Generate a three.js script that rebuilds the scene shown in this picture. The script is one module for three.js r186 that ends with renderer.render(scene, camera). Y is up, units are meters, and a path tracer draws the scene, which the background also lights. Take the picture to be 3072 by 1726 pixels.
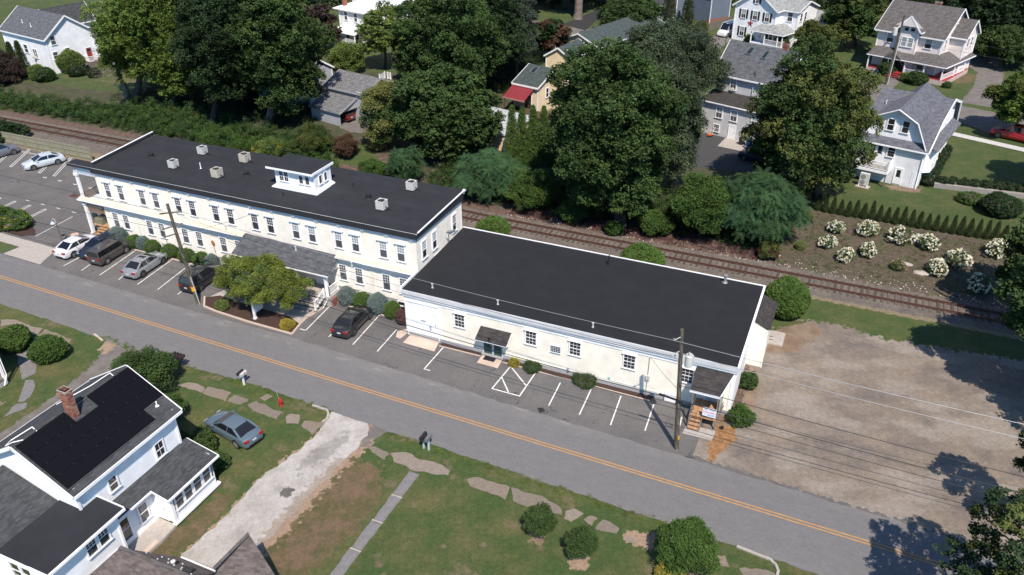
import * as THREE from 'three';
import { Sky } from 'three/addons/objects/Sky.js';
import { toCreasedNormals, mergeGeometries } from 'three/addons/utils/BufferGeometryUtils.js';

// ---------------------------------------------------------------- camera, sky, sun, exposure
const scene = new THREE.Scene();
const camera = new THREE.PerspectiveCamera(39.27, 1024 / 575, 0.5, 1500);
{
  const yaw = 0.4171, pitch = 0.5369, roll = -0.0061;
  const f = new THREE.Vector3(-Math.sin(yaw) * Math.cos(pitch), -Math.sin(pitch), -Math.cos(yaw) * Math.cos(pitch));
  const r = new THREE.Vector3().crossVectors(f, new THREE.Vector3(0, 1, 0)).normalize();
  const u = new THREE.Vector3().crossVectors(r, f);
  const r2 = r.clone().multiplyScalar(Math.cos(roll)).addScaledVector(u, Math.sin(roll));
  const u2 = u.clone().multiplyScalar(Math.cos(roll)).addScaledVector(r, -Math.sin(roll));
  camera.position.set(67.69, 39.15, 51.92);
  camera.quaternion.setFromRotationMatrix(new THREE.Matrix4().makeBasis(r2, u2, f.clone().negate()));
}
const SUN = new THREE.Vector3(0.335, 0.809, 0.482).normalize();
const sky = new Sky(); sky.name = 'sky'; sky.scale.setScalar(1200); sky.userData.kind = 'structure';
sky.material.uniforms.sunPosition.value.copy(SUN);
sky.material.uniforms.turbidity.value = 4; sky.material.uniforms.rayleigh.value = 1.5; sky.material.uniforms.mieCoefficient.value = 0.004;
scene.add(sky);
scene.environmentIntensity = 0.1;
const sun = new THREE.DirectionalLight(0xfff2e3, 5.0); sun.name = 'sun';
sun.position.set(40, 0, -10).addScaledVector(SUN, 200); sun.target.position.set(40, 0, -10);
sun.castShadow = true; sun.shadow.mapSize.set(4096, 4096); sun.shadow.radius = 1;
Object.assign(sun.shadow.camera, { left: -160, right: 160, top: 160, bottom: -160, near: 1, far: 500 });
scene.add(sun, sun.target);
const renderer = new THREE.WebGLRenderer({ antialias: true });
renderer.toneMapping = THREE.LinearToneMapping; renderer.toneMappingExposure = 1.12;
renderer.shadowMap.enabled = true; renderer.setSize(1024, 575);

// ---------------------------------------------------------------- helpers
const V3 = (x, y, z) => new THREE.Vector3(x, y, z);
let seed = 12345;
function rs(s) { seed = s >>> 0; }
function rnd() { seed = (seed + 0x6D2B79F5) | 0; let t = Math.imul(seed ^ (seed >>> 15), 1 | seed); t = (t + Math.imul(t ^ (t >>> 7), 61 | t)) ^ t; return ((t ^ (t >>> 14)) >>> 0) / 4294967296; }
const rr = (a, b) => a + (b - a) * rnd();
const DEG = Math.PI / 180;
const clamp = (x, a, b) => Math.min(b, Math.max(a, x));
const ss = (a, b, x) => { const t = clamp((x - a) / (b - a), 0, 1); return t * t * (3 - 2 * t); };
function gx(x) { return 0.0195 * clamp(36 - x, 0, 54); }
function H(x, z) { return gx(x) + (1 + 0.6 * ss(50, 66, x)) * ss(-24, -34, z); }
const used = {};
function nm(n) { used[n] = (used[n] || 0) + 1; return used[n] === 1 ? n : n + '_' + String(used[n] - 1).padStart(3, '0'); }
function thing(name, label, cat, x = 0, y = 0, z = 0, deg = 0, group) {
  const o = new THREE.Group(); o.name = nm(name); o.position.set(x, y, z); o.rotation.y = -deg * DEG; scene.add(o);
  o.userData = { label, category: cat }; if (group) o.userData.group = group; return o;
}
function mesh(name, geo, mat, parent, label) {
  const m = new THREE.Mesh(geo, mat); m.name = parent ? name : nm(name); (parent || scene).add(m); if (label) m.userData.label = label; return m;
}
function tag(o, label, cat, group) { o.userData.label = label; o.userData.category = cat; if (group) o.userData.group = group; return o; }
function struct(name, geo, mat) { const m = mesh(name, geo, mat); m.userData.kind = 'structure'; return m; }
function copyOf(o, name, label, x, y, z, deg) { const r = o.clone(); r.name = nm(name); r.userData = { ...o.userData, label }; scene.add(r); r.position.set(x, y, z); r.rotation.y = -deg * DEG; return r; }

class GB { // collects faces, uv in metres along each face
  constructor() { this.p = []; this.u = []; this.i = []; this.T = null; }
  vert(p, n) {
    let ux, uy, uz; const h = Math.hypot(n[0], n[2]);
    if (h < 0.05) { ux = 1; uy = 0; uz = 0; } else { ux = n[2] / h; uy = 0; uz = -n[0] / h; }
    const vx = n[1] * uz - n[2] * uy, vy = n[2] * ux - n[0] * uz, vz = n[0] * uy - n[1] * ux;
    this.p.push(p[0], p[1], p[2]); this.u.push(p[0] * ux + p[1] * uy + p[2] * uz, p[0] * vx + p[1] * vy + p[2] * vz);
  }
  poly(pts) { // planar, counter-clockwise from outside
    let n = [0, 0, 0];
    for (let k = 0; k < pts.length; k++) { const a = pts[k], b = pts[(k + 1) % pts.length]; n[0] += (a[1] - b[1]) * (a[2] + b[2]); n[1] += (a[2] - b[2]) * (a[0] + b[0]); n[2] += (a[0] - b[0]) * (a[1] + b[1]); }
    const l = Math.hypot(...n) || 1; n = n.map(v => v / l); const s = this.p.length / 3;
    for (const p of pts) this.vert(p, n);
    for (let k = 1; k < pts.length - 1; k++) this.i.push(s, s + k, s + k + 1);
    return this;
  }
  hexa(c) { // 8 corners: bottom 4 (ccw seen from above), top 4
    const q = (a, b, d, e) => this.poly([c[a], c[b], c[d], c[e]]);
    q(3, 2, 1, 0); q(4, 5, 6, 7); q(0, 1, 5, 4); q(1, 2, 6, 5); q(2, 3, 7, 6); q(3, 0, 4, 7); return this;
  }
  box(x0, y0, z0, x1, y1, z1) { return this.hexa([[x0, y0, z1], [x1, y0, z1], [x1, y0, z0], [x0, y0, z0], [x0, y1, z1], [x1, y1, z1], [x1, y1, z0], [x0, y1, z0]]); }
  bar(a, b, w, h) { // box from a to b, width w (horizontal), height h
    const d = V3(b[0] - a[0], b[1] - a[1], b[2] - a[2]).normalize(); let s = V3(0, 1, 0).cross(d); if (s.length() < 0.01) s = V3(1, 0, 0); s.normalize().multiplyScalar(w / 2);
    const t = d.clone().cross(s).normalize().multiplyScalar(h / 2); const P = (o, i, j) => [o[0] + s.x * i + t.x * j, o[1] + s.y * i + t.y * j, o[2] + s.z * i + t.z * j];
    return this.hexa([P(a, 1, -1), P(b, 1, -1), P(b, -1, -1), P(a, -1, -1), P(a, 1, 1), P(b, 1, 1), P(b, -1, 1), P(a, -1, 1)]);
  }
  tube(a, b, r0, r1, n = 8, caps = true) {
    const A = V3(...a), B = V3(...b), d = B.clone().sub(A).normalize(); let s = Math.abs(d.y) > 0.95 ? V3(1, 0, 0) : V3(0, 1, 0); s = s.cross(d).normalize(); const t = d.clone().cross(s);
    const st = this.p.length / 3, L = A.distanceTo(B);
    for (let k = 0; k <= n; k++) { const c = Math.cos(k / n * 2 * Math.PI), q = Math.sin(k / n * 2 * Math.PI); const e = s.clone().multiplyScalar(c).addScaledVector(t, q);
      this.p.push(A.x + e.x * r0, A.y + e.y * r0, A.z + e.z * r0, B.x + e.x * r1, B.y + e.y * r1, B.z + e.z * r1); this.u.push(k / n * 6.28 * r0, 0, k / n * 6.28 * r0, L); }
    for (let k = 0; k < n; k++) { const q = st + 2 * k; this.i.push(q, q + 2, q + 1, q + 1, q + 2, q + 3); }
    if (caps) { const ra = [], rb = []; for (let k = 0; k < n; k++) { const e = s.clone().multiplyScalar(Math.cos(k / n * 6.2832)).addScaledVector(t, Math.sin(k / n * 6.2832)); ra.unshift([A.x + e.x * r0, A.y + e.y * r0, A.z + e.z * r0]); rb.push([B.x + e.x * r1, B.y + e.y * r1, B.z + e.z * r1]); } if (r0 > 1e-3) this.poly(ra); if (r1 > 1e-3) this.poly(rb); }
    return this;
  }
  path(pts, r, n = 6) { for (let k = 0; k < pts.length - 1; k++) this.tube(pts[k], pts[k + 1], r, r, n, true); return this; }
  prism(poly, y0, y1) { // poly [[x,z]] any order
    let a = 0; for (let k = 0; k < poly.length; k++) { const p = poly[k], q = poly[(k + 1) % poly.length]; a += p[0] * q[1] - q[0] * p[1]; }
    const P = a < 0 ? poly : poly.slice().reverse(); // clockwise in xz = ccw seen from above
    const Y = y => (typeof y === 'function' ? y : () => y), t = Y(y1), b = Y(y0);
    this.poly(P.map(p => [p[0], t(p[0], p[1]), p[1]])); this.poly(P.slice().reverse().map(p => [p[0], b(p[0], p[1]), p[1]]));
    for (let k = 0; k < P.length; k++) { const p = P[k], q = P[(k + 1) % P.length]; this.poly([[p[0], b(...p), p[1]], [q[0], b(...q), q[1]], [q[0], t(...q), q[1]], [p[0], t(...p), p[1]]]); }
    return this;
  }
  slab(pts, th) { // thin plate under a planar polygon (pts ccw from above)
    const B = pts.map(p => [p[0], p[1] - th, p[2]]); this.poly(pts); this.poly(B.slice().reverse());
    for (let k = 0; k < pts.length; k++) { const j = (k + 1) % pts.length; this.poly([B[k], B[j], pts[j], pts[k]]); } return this;
  }
  siding(poly, o, ud, nd, pitch = 0.115, out = 0.016) { // lapped boards filling a convex [u,y] polygon; ud, nd = unit u and outward dirs [x,z]
    const ys = poly.map(p => p[1]), y0 = Math.min(...ys), y1 = Math.max(...ys), n = Math.max(1, Math.round((y1 - y0) / pitch)), ph = (y1 - y0) / n;
    const span = y => { let lo = 1e9, hi = -1e9; for (let k = 0; k < poly.length; k++) { const a = poly[k], b = poly[(k + 1) % poly.length]; if ((a[1] - y) * (b[1] - y) <= 0) { if (Math.abs(a[1] - b[1]) < 1e-9) { lo = Math.min(lo, a[0], b[0]); hi = Math.max(hi, a[0], b[0]); } else { const u = a[0] + (b[0] - a[0]) * (y - a[1]) / (b[1] - a[1]); lo = Math.min(lo, u); hi = Math.max(hi, u); } } } return [lo, hi]; };
    const P = (u, y, d) => [o[0] + ud[0] * u + nd[0] * d, o[1] + y, o[2] + ud[1] * u + nd[1] * d];
    for (let k = 0; k < n; k++) { const a = y0 + k * ph, b = a + ph, [l0, h0] = span(a + 1e-4), [l1, h1] = span(b - 1e-4);
      this.poly([P(l0, a, out), P(h0, a, out), P(h1, b, 0), P(l1, b, 0)]); this.poly([P(l0, a, 0), P(h0, a, 0), P(h0, a, out), P(l0, a, out)]); }
    return this;
  }
  build() {
    const g = new THREE.BufferGeometry(); g.setAttribute('position', new THREE.Float32BufferAttribute(this.p, 3)); g.setAttribute('uv', new THREE.Float32BufferAttribute(this.u, 2)); g.setIndex(this.i); g.computeVertexNormals(); return g;
  }
  crease(a = 0.7) { const g = this.build(); return toCreasedNormals(g.toNonIndexed(), a); }
}
const gb = () => new GB();

// ---------------------------------------------------------------- noise and textures
const NT = 512, NZ = new Float32Array(NT * NT), NF = new Float32Array(NT * NT);
{
  const hash = (x, y, s) => { let h = Math.imul(x, 374761393) + Math.imul(y, 668265263) + Math.imul(s, 1442695041); h = Math.imul(h ^ (h >>> 13), 1274126177); return ((h ^ (h >>> 16)) >>> 0) / 4294967296; };
  for (let o = 0, per = 8, amp = 0.5; o < 6; o++, per *= 2, amp *= 0.55) for (let y = 0; y < NT; y++) for (let x = 0; x < NT; x++) {
    const fx = x / NT * per, fy = y / NT * per, ix = Math.floor(fx), iy = Math.floor(fy); let tx = fx - ix, ty = fy - iy; tx = tx * tx * (3 - 2 * tx); ty = ty * ty * (3 - 2 * ty);
    const q = (a, b) => hash((ix + a) % per, (iy + b) % per, o + 1);
    NZ[y * NT + x] += amp * ((q(0, 0) * (1 - tx) + q(1, 0) * tx) * (1 - ty) + (q(0, 1) * (1 - tx) + q(1, 1) * tx) * ty - 0.5);
  }
  for (let k = 0; k < NT * NT; k++) NF[k] = hash(k % NT, (k / NT) | 0, 99) - 0.5;
}
// broad noise about -0.5..0.5; s = metres of one texture period
function N(x, z, s, o = 0) {
  let fx = (x / s + o * 0.37) * NT, fz = (z / s + o * 0.61) * NT; const ix = Math.floor(fx), iz = Math.floor(fz); fx -= ix; fz -= iz;
  const a = ix & 511, b = (ix + 1) & 511, c = (iz & 511) * NT, d = ((iz + 1) & 511) * NT;
  return (NZ[c + a] * (1 - fx) + NZ[c + b] * fx) * (1 - fz) + (NZ[d + a] * (1 - fx) + NZ[d + b] * fx) * fz;
}
function dtex(w, h, data, srgb, rep) {
  const t = new THREE.DataTexture(data, w, h, THREE.RGBAFormat); t.wrapS = t.wrapT = THREE.RepeatWrapping; t.magFilter = THREE.LinearFilter; t.minFilter = THREE.LinearMipmapLinearFilter; t.generateMipmaps = true;
  if (srgb) t.colorSpace = THREE.SRGBColorSpace; if (rep) t.repeat.set(rep, rep); t.needsUpdate = true; return t;
}
const enc = new Uint8Array(4097); for (let k = 0; k <= 4096; k++) { const l = k / 4096; enc[k] = Math.round(255 * (l <= 0.0031308 ? 12.92 * l : 1.055 * Math.pow(l, 1 / 2.4) - 0.055)); }
const E8 = l => enc[(clamp(l, 0, 1) * 4096) | 0];
function greyTex(size, metres, fn, srgb = true) { // fn(u,v in 0..1) -> linear grey
  const d = new Uint8Array(size * size * 4);
  for (let y = 0; y < size; y++) for (let x = 0; x < size; x++) { const v = fn(x / size, y / size), k = (y * size + x) * 4; const q = srgb ? E8(v) : clamp(v * 255, 0, 255); d[k] = d[k + 1] = d[k + 2] = q; d[k + 3] = 255; }
  return dtex(size, size, d, srgb, 1 / metres);
}
const fr = x => x - Math.floor(x);
const hs = (a, b) => fr(Math.sin(a * 127.1 + b * 311.7) * 43758.5453);
// shingles: courses 0.14 m, tabs 0.3 m, 2.8 m tile
const shinV = (u, v) => { const row = Math.floor(v * 20), off = (row % 2) * 0.5 + (row % 3) * 0.17, tab = Math.floor(fr(u + off / 9) * 9), e = fr(v * 20); return { t: hs(tab + 3, row + 7), e, g: fr((u + off / 9) * 9) }; };
const T_shin = greyTex(512, 2.8, (u, v) => { const s = shinV(u, v); return (0.55 + 0.4 * s.t + 0.3 * N(u, v, 1) + 0.25 * NF[(((v * 512) | 0) * 512 + ((u * 512) | 0)) & 262143]) * (s.g < 0.05 ? 0.75 : 1); });
const T_shinB = greyTex(512, 2.8, (u, v) => { const s = shinV(u, v); return 1 - s.e * 0.8 - (s.g < 0.05 ? 0.2 : 0); }, false);
const T_memb = greyTex(512, 7, (u, v) => 0.72 + 0.34 * N(u, v, 1) + 0.28 * NF[(((v * 512) | 0) * 512 + ((u * 512) | 0)) & 262143]);
const T_grit = greyTex(512, 1.3, (u, v) => 0.7 + 0.25 * N(u, v, 1) + 0.45 * NF[(((v * 512) | 0) * 512 + ((u * 512) | 0)) & 262143]);
const T_gritB = greyTex(512, 1.3, (u, v) => 0.5 + 0.5 * N(u, v, 0.5) + 0.5 * NF[(((v * 512) | 0) * 512 + ((u * 512) | 0)) & 262143], false);
const T_wood = greyTex(512, 1.2, (u, v) => 0.65 + 0.5 * N(u, v * 0.08, 1, 2) + 0.3 * N(u * 3, v * 0.3, 1, 5));
const T_soft = greyTex(512, 5, (u, v) => 0.86 + 0.22 * N(u, v, 1) + 0.08 * NF[(((v * 512) | 0) * 512 + ((u * 512) | 0)) & 262143]);
const T_bark = greyTex(256, 1.2, (u, v) => 0.55 + 0.9 * N(u * 3, v * 0.5, 1, 1) + 0.3 * NF[(((v * 256) | 0) * 512 + ((u * 256) | 0)) & 262143]);
const T_corr = greyTex(256, 1.0, (u) => 0.5 + 0.5 * Math.sin(u * 6.2832 * 5), false);
function std(r, g, b, rough = 0.85, o = {}) { return new THREE.MeshStandardMaterial({ color: new THREE.Color().setRGB(r, g, b), roughness: rough, ...o }); }
const tx = (r, g, b, map, o = {}) => std(r / 0.72, g / 0.72, b / 0.72, o.roughness ?? 0.92, { map, ...o });
const shin = (r, g, b) => tx(r, g, b, T_shin, { bumpMap: T_shinB, bumpScale: 0.012, roughness: 0.97 });
const M = {
  cream: tx(0.74, 0.69, 0.6, T_soft), creamB: tx(0.76, 0.715, 0.61, T_soft), white: tx(0.74, 0.75, 0.76, T_soft), whiteTrim: tx(0.78, 0.78, 0.78, T_soft, { roughness: 0.6 }), frieze: tx(0.56, 0.6, 0.65, T_soft), greyTrim: tx(0.5, 0.54, 0.58, T_soft),
  paleSide: tx(0.62, 0.63, 0.64, T_soft), greySide: tx(0.47, 0.47, 0.47, T_soft), blueSide: tx(0.12, 0.15, 0.19, T_soft), vicSide: tx(0.66, 0.6, 0.56, T_soft), yellowSide: tx(0.66, 0.53, 0.35, T_soft), barnSide: tx(0.3, 0.31, 0.33, T_soft),
  memb: tx(0.02, 0.0215, 0.026, T_memb, { bumpMap: T_gritB, bumpScale: 0.002, roughness: 0.9 }), memb2: tx(0.0225, 0.024, 0.0285, T_memb, { bumpMap: T_gritB, bumpScale: 0.002, roughness: 0.9 }), membB: tx(0.0125, 0.0135, 0.0165, T_memb, { bumpMap: T_gritB, bumpScale: 0.002, roughness: 0.9 }),
  shGrey: shin(0.1, 0.105, 0.115), shDark: shin(0.055, 0.058, 0.062), shBlue: shin(0.12, 0.125, 0.145), shBrown: shin(0.12, 0.1, 0.092), shBlack: shin(0.045, 0.04, 0.038), shGreen: shin(0.055, 0.072, 0.07), shPale: shin(0.28, 0.29, 0.28), shPorch: shin(0.085, 0.088, 0.098), shVic: shin(0.11, 0.1, 0.095), shBarn: shin(0.15, 0.15, 0.155),
  concrete: tx(0.42, 0.38, 0.34, T_grit, { bumpMap: T_gritB, bumpScale: 0.002 }), stone: tx(0.3, 0.28, 0.26, T_grit, { bumpMap: T_gritB, bumpScale: 0.006 }), tan: tx(0.47, 0.37, 0.3, T_soft), found: tx(0.4, 0.4, 0.4, T_grit),
  asphaltDark: tx(0.03, 0.031, 0.034, T_grit, { bumpMap: T_gritB, bumpScale: 0.003 }), asphalt: tx(0.115, 0.113, 0.112, T_grit, { bumpMap: T_gritB, bumpScale: 0.003 }),
  mulch: tx(0.06, 0.034, 0.024, T_grit, { bumpMap: T_gritB, bumpScale: 0.02 }), brick: tx(0.3, 0.115, 0.075, T_grit), mortar: tx(0.45, 0.4, 0.35, T_grit), redPaint: tx(0.3, 0.03, 0.03, T_soft, { roughness: 0.6 }),
  wood: tx(0.26, 0.17, 0.1, T_wood), deckWood: tx(0.45, 0.26, 0.14, T_wood), darkWood: tx(0.06, 0.035, 0.025, T_wood), greyWood: tx(0.2, 0.17, 0.14, T_wood), pole: tx(0.13, 0.115, 0.085, T_bark), fence: tx(0.3, 0.29, 0.2, T_wood), tie: tx(0.11, 0.085, 0.07, T_wood), bark: tx(0.12, 0.095, 0.075, T_bark, { bumpMap: T_bark, bumpScale: 0.02 }), barkDark: tx(0.05, 0.04, 0.033, T_bark), barkPale: tx(0.27, 0.22, 0.18, T_bark),
  rust: tx(0.1, 0.045, 0.03, T_grit, { roughness: 0.7 }), steel: std(0.5, 0.5, 0.5, 0.4, { metalness: 0.6 }), acGrey: tx(0.5, 0.5, 0.47, T_soft, { roughness: 0.5 }), acTan: tx(0.45, 0.42, 0.35, T_soft, { roughness: 0.5 }), acDark: std(0.03, 0.03, 0.03, 0.7), black: std(0.018, 0.018, 0.02, 0.6), rubber: std(0.02, 0.02, 0.02, 0.9), wire: std(0.03, 0.03, 0.03, 0.6), wirePale: std(0.4, 0.41, 0.42, 0.4, { metalness: 0.5 }),
  glass: new THREE.MeshPhysicalMaterial({ color: new THREE.Color().setRGB(0.022, 0.025, 0.028), roughness: 0.06, clearcoat: 1, clearcoatRoughness: 0.03 }), blind: new THREE.MeshPhysicalMaterial({ color: new THREE.Color().setRGB(0.33, 0.37, 0.38), roughness: 0.35, clearcoat: 1, clearcoatRoughness: 0.05 }), greyGlass: new THREE.MeshPhysicalMaterial({ color: new THREE.Color().setRGB(0.085, 0.09, 0.095), roughness: 0.2, clearcoat: 1, clearcoatRoughness: 0.05 }),
  yellow: std(0.7, 0.36, 0.02, 0.6), lineWhite: tx(0.72, 0.71, 0.68, T_grit), lineYellow: tx(0.46, 0.26, 0.1, T_grit), red: std(0.42, 0.025, 0.02, 0.45), orange: std(0.7, 0.12, 0.03, 0.5), blue: std(0.01, 0.09, 0.38, 0.45), teal: std(0.25, 0.55, 0.5, 0.6), greenDoor: tx(0.035, 0.07, 0.06, T_soft), solar: new THREE.MeshPhysicalMaterial({ color: new THREE.Color().setRGB(0.005, 0.005, 0.008), roughness: 0.45, specularIntensity: 0.35 }), lattice: std(0.7, 0.7, 0.7, 0.7),
};
for (const k of ['white', 'cream']) M[k].side = THREE.DoubleSide;
// ---------------------------------------------------------------- ground
function pip(P, x, z) { let c = false; for (let i = 0, j = P.length - 1; i < P.length; j = i++) { const a = P[i], b = P[j]; if ((a[1] > z) !== (b[1] > z) && x < (b[0] - a[0]) * (z - a[1]) / (b[1] - a[1]) + a[0]) c = !c; } return c; }
const fine = (x, z) => NF[((Math.floor(z * 27) & 511) * NT) + (Math.floor(x * 27) & 511)];
const mix = (a, b, t) => [a[0] + (b[0] - a[0]) * t, a[1] + (b[1] - a[1]) * t, a[2] + (b[2] - a[2]) * t];
const sc = (a, k) => [a[0] * k, a[1] * k, a[2] * k];
const G = {
  lawn: (x, z) => { const d = clamp(0.36 + 1.5 * N(x, z, 17) + 0.9 * N(x, z, 5, 3), 0, 1); let c = mix([0.058, 0.098, 0.022], [0.135, 0.128, 0.046], d); const b = clamp((N(x, z, 9, 5) - 0.2) * 6, 0, 1); c = mix(c, [0.2, 0.15, 0.095], b * 0.8); return sc(c, 0.92 + 0.4 * fine(x, z) + 0.5 * N(x, z, 1.1, 1)); },
  lush: (x, z) => sc(mix([0.055, 0.09, 0.02], [0.1, 0.11, 0.036], clamp(0.3 + N(x, z, 9, 2) * 1.6, 0, 1)), 0.95 + 0.35 * fine(x, z) + 0.4 * N(x, z, 1.3, 1)),
  brown: (x, z) => { const d = clamp(0.5 + 1.6 * N(x, z, 6, 7) + 1.2 * N(x, z, 1.6, 3), 0, 1); return sc(mix([0.1, 0.095, 0.035], [0.19, 0.125, 0.075], d), 0.95 + 0.4 * fine(x, z)); },
  gravelWhite: (x, z) => { const d = clamp(0.25 + 1.8 * N(x, z, 8, 9), 0, 1); return sc(mix([0.66, 0.62, 0.57], [0.46, 0.42, 0.37], d), 0.95 + 0.22 * fine(x, z) + 0.3 * N(x, z, 1.4, 2)); },
  tanEdge: (x, z) => sc([0.37, 0.26, 0.18], 0.95 + 0.3 * fine(x, z) + 0.5 * N(x, z, 1.5, 4)),
  lot: (x, z) => { const d = clamp(0.45 + 1.5 * N(x, z, 14, 4) + 0.8 * N(x, z, 4, 1), 0, 1), e = clamp((N(x * 0.55 + z * 0.3, z, 12, 8) + 0.05) * 4, 0, 1); return sc(mix(mix([0.265, 0.215, 0.165], [0.17, 0.145, 0.125], d), [0.33, 0.29, 0.245], e * 0.7), 0.95 + 0.35 * fine(x, z) + 0.4 * N(x, z, 1.2, 2)); },
  dirt: (x, z) => sc(mix([0.2, 0.135, 0.085], [0.27, 0.2, 0.14], clamp(0.5 + 2 * N(x, z, 5, 3), 0, 1)), 0.95 + 0.4 * fine(x, z)),
  straw: (x, z) => sc([0.34, 0.175, 0.075], 0.9 + 0.5 * fine(x, z) + 0.8 * N(x, z, 1.2, 4)),
  ballast: (x, z) => sc(mix([0.15, 0.128, 0.112], [0.22, 0.19, 0.155], clamp(0.5 + 1.6 * N(x, z, 6, 5), 0, 1)), 0.85 + 0.8 * fine(x, z)),
  tanGrass: (x, z) => sc([0.25, 0.2, 0.125], 0.9 + 0.5 * fine(x, z) + 0.5 * N(x, z, 1.2, 2)),
  pink: (x, z) => sc(mix([0.2, 0.125, 0.095], [0.13, 0.1, 0.075], clamp(0.4 + 2 * N(x, z, 3, 6), 0, 1)), 0.75 + 1.1 * fine(x, z) + 0.6 * N(x, z, 0.9, 2)),
  bank: (x, z) => { const g = clamp(0.25 + 2 * N(x, z, 6, 4) + N(x, z, 1.5, 3), 0, 1); return sc(mix([0.12, 0.092, 0.066], [0.085, 0.088, 0.042], g), 0.9 + 0.7 * fine(x, z)); },
  shade: (x, z) => sc(mix([0.055, 0.07, 0.028], [0.11, 0.085, 0.055], clamp(0.4 + 2 * N(x, z, 5, 4), 0, 1)), 0.9 + 0.6 * fine(x, z)),  // soil and thin grass beneath the trees, in their own colour
  drive: (x, z) => sc([0.19, 0.172, 0.155], 0.95 + 0.3 * fine(x, z) + 0.5 * N(x, z, 4, 2)),
  tar: (x, z) => sc([0.035, 0.035, 0.036], 0.95 + 0.3 * fine(x, z)),
  slab: (x, z) => sc([0.3, 0.26, 0.225], 0.95 + 0.3 * fine(x, z) + 0.6 * N(x, z, 1.6, 2)),
  asphalt: (x, z) => { const d = clamp(0.5 + 1.6 * N(x, z, 11, 4), 0, 1); let c = mix([0.155, 0.147, 0.14], [0.122, 0.117, 0.114], d); const v = Math.abs(N(x, z, 26, 6)); if (v < 0.0035 && N(x, z, 7, 2) > -0.02) c = [0.05, 0.05, 0.05]; return sc(c, 0.95 + 0.28 * fine(x, z) + 0.12 * N(x, z, 1.4, 2)); },
  road: (x, z) => { const s = Math.abs(z - 10.6 - 0.015 * x), e = clamp((s - 2.3) / 1.2, 0, 1); let c = mix([0.168, 0.165, 0.165], [0.2, 0.19, 0.178], e * clamp(0.5 + 2 * N(x, z * 3, 12, 4), 0, 1)); const q = clamp((N(x, z * 4, 16, 9) - 0.12) * 8, 0, 1) * clamp(1 - Math.abs(z - 7.9) / 0.6, 0, 1); c = mix(c, [0.3, 0.285, 0.26], q * 0.6); return sc(c, 0.97 + 0.25 * fine(x, z) + 0.16 * N(x, z * 2.5, 5, 2)); },
};
function paint(x0, x1, z0, z1, w, h, base, layers) {
  const d = new Uint8Array(w * h * 4);
  const L = layers.map(([P, c, amp = 0.3, sz = 2.2]) => ({ P, c, amp, sz, bx: Math.min(...P.map(p => p[0])) - amp, Bx: Math.max(...P.map(p => p[0])) + amp, bz: Math.min(...P.map(p => p[1])) - amp, Bz: Math.max(...P.map(p => p[1])) + amp }));
  for (let j = 0; j < h; j++) for (let i = 0; i < w; i++) {
    const x = x0 + (i + 0.5) / w * (x1 - x0), z = z0 + (j + 0.5) / h * (z1 - z0); let f = base;
    const a = N(x, z, 2.2, 1), b = N(x, z, 2.2, 6), e = fine(x, z) * 0.2;
    for (const l of L) { if (x < l.bx || x > l.Bx || z < l.bz || z > l.Bz) continue; if (pip(l.P, x + (a * 1.6 + e) * l.amp, z + (b * 1.6 + e) * l.amp)) f = l.c; }
    const c = f(x, z), k = (j * w + i) * 4; d[k] = E8(c[0]); d[k + 1] = E8(c[1]); d[k + 2] = E8(c[2]); d[k + 3] = 255;
  }
  const t = dtex(w, h, d, true); t.wrapS = t.wrapT = THREE.ClampToEdgeWrapping; return t;
}
const T_gb2 = T_gritB.clone(); T_gb2.repeat.set(60, 60); T_gb2.needsUpdate = true;
function tile(name, x0, x1, z0, z1, cell, w, h, base, layers, bs = 0.02) {
  const nx = Math.ceil((x1 - x0) / cell), nz = Math.ceil((z1 - z0) / cell), p = [], u = [], id = [];
  for (let j = 0; j <= nz; j++) for (let i = 0; i <= nx; i++) { const x = x0 + i / nx * (x1 - x0), z = z0 + j / nz * (z1 - z0); p.push(x, H(x, z), z); u.push(i / nx, j / nz); }
  for (let j = 0; j < nz; j++) for (let i = 0; i < nx; i++) { const a = j * (nx + 1) + i; id.push(a, a + nx + 1, a + 1, a + 1, a + nx + 1, a + nx + 2); }
  const g = new THREE.BufferGeometry(); g.setAttribute('position', new THREE.Float32BufferAttribute(p, 3)); g.setAttribute('uv', new THREE.Float32BufferAttribute(u, 2)); g.setIndex(id); g.computeVertexNormals();
  return struct(name, g, new THREE.MeshStandardMaterial({ map: paint(x0, x1, z0, z1, w, h, base, layers), roughness: 0.95, bumpMap: T_gb2, bumpScale: bs }));
}
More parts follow.
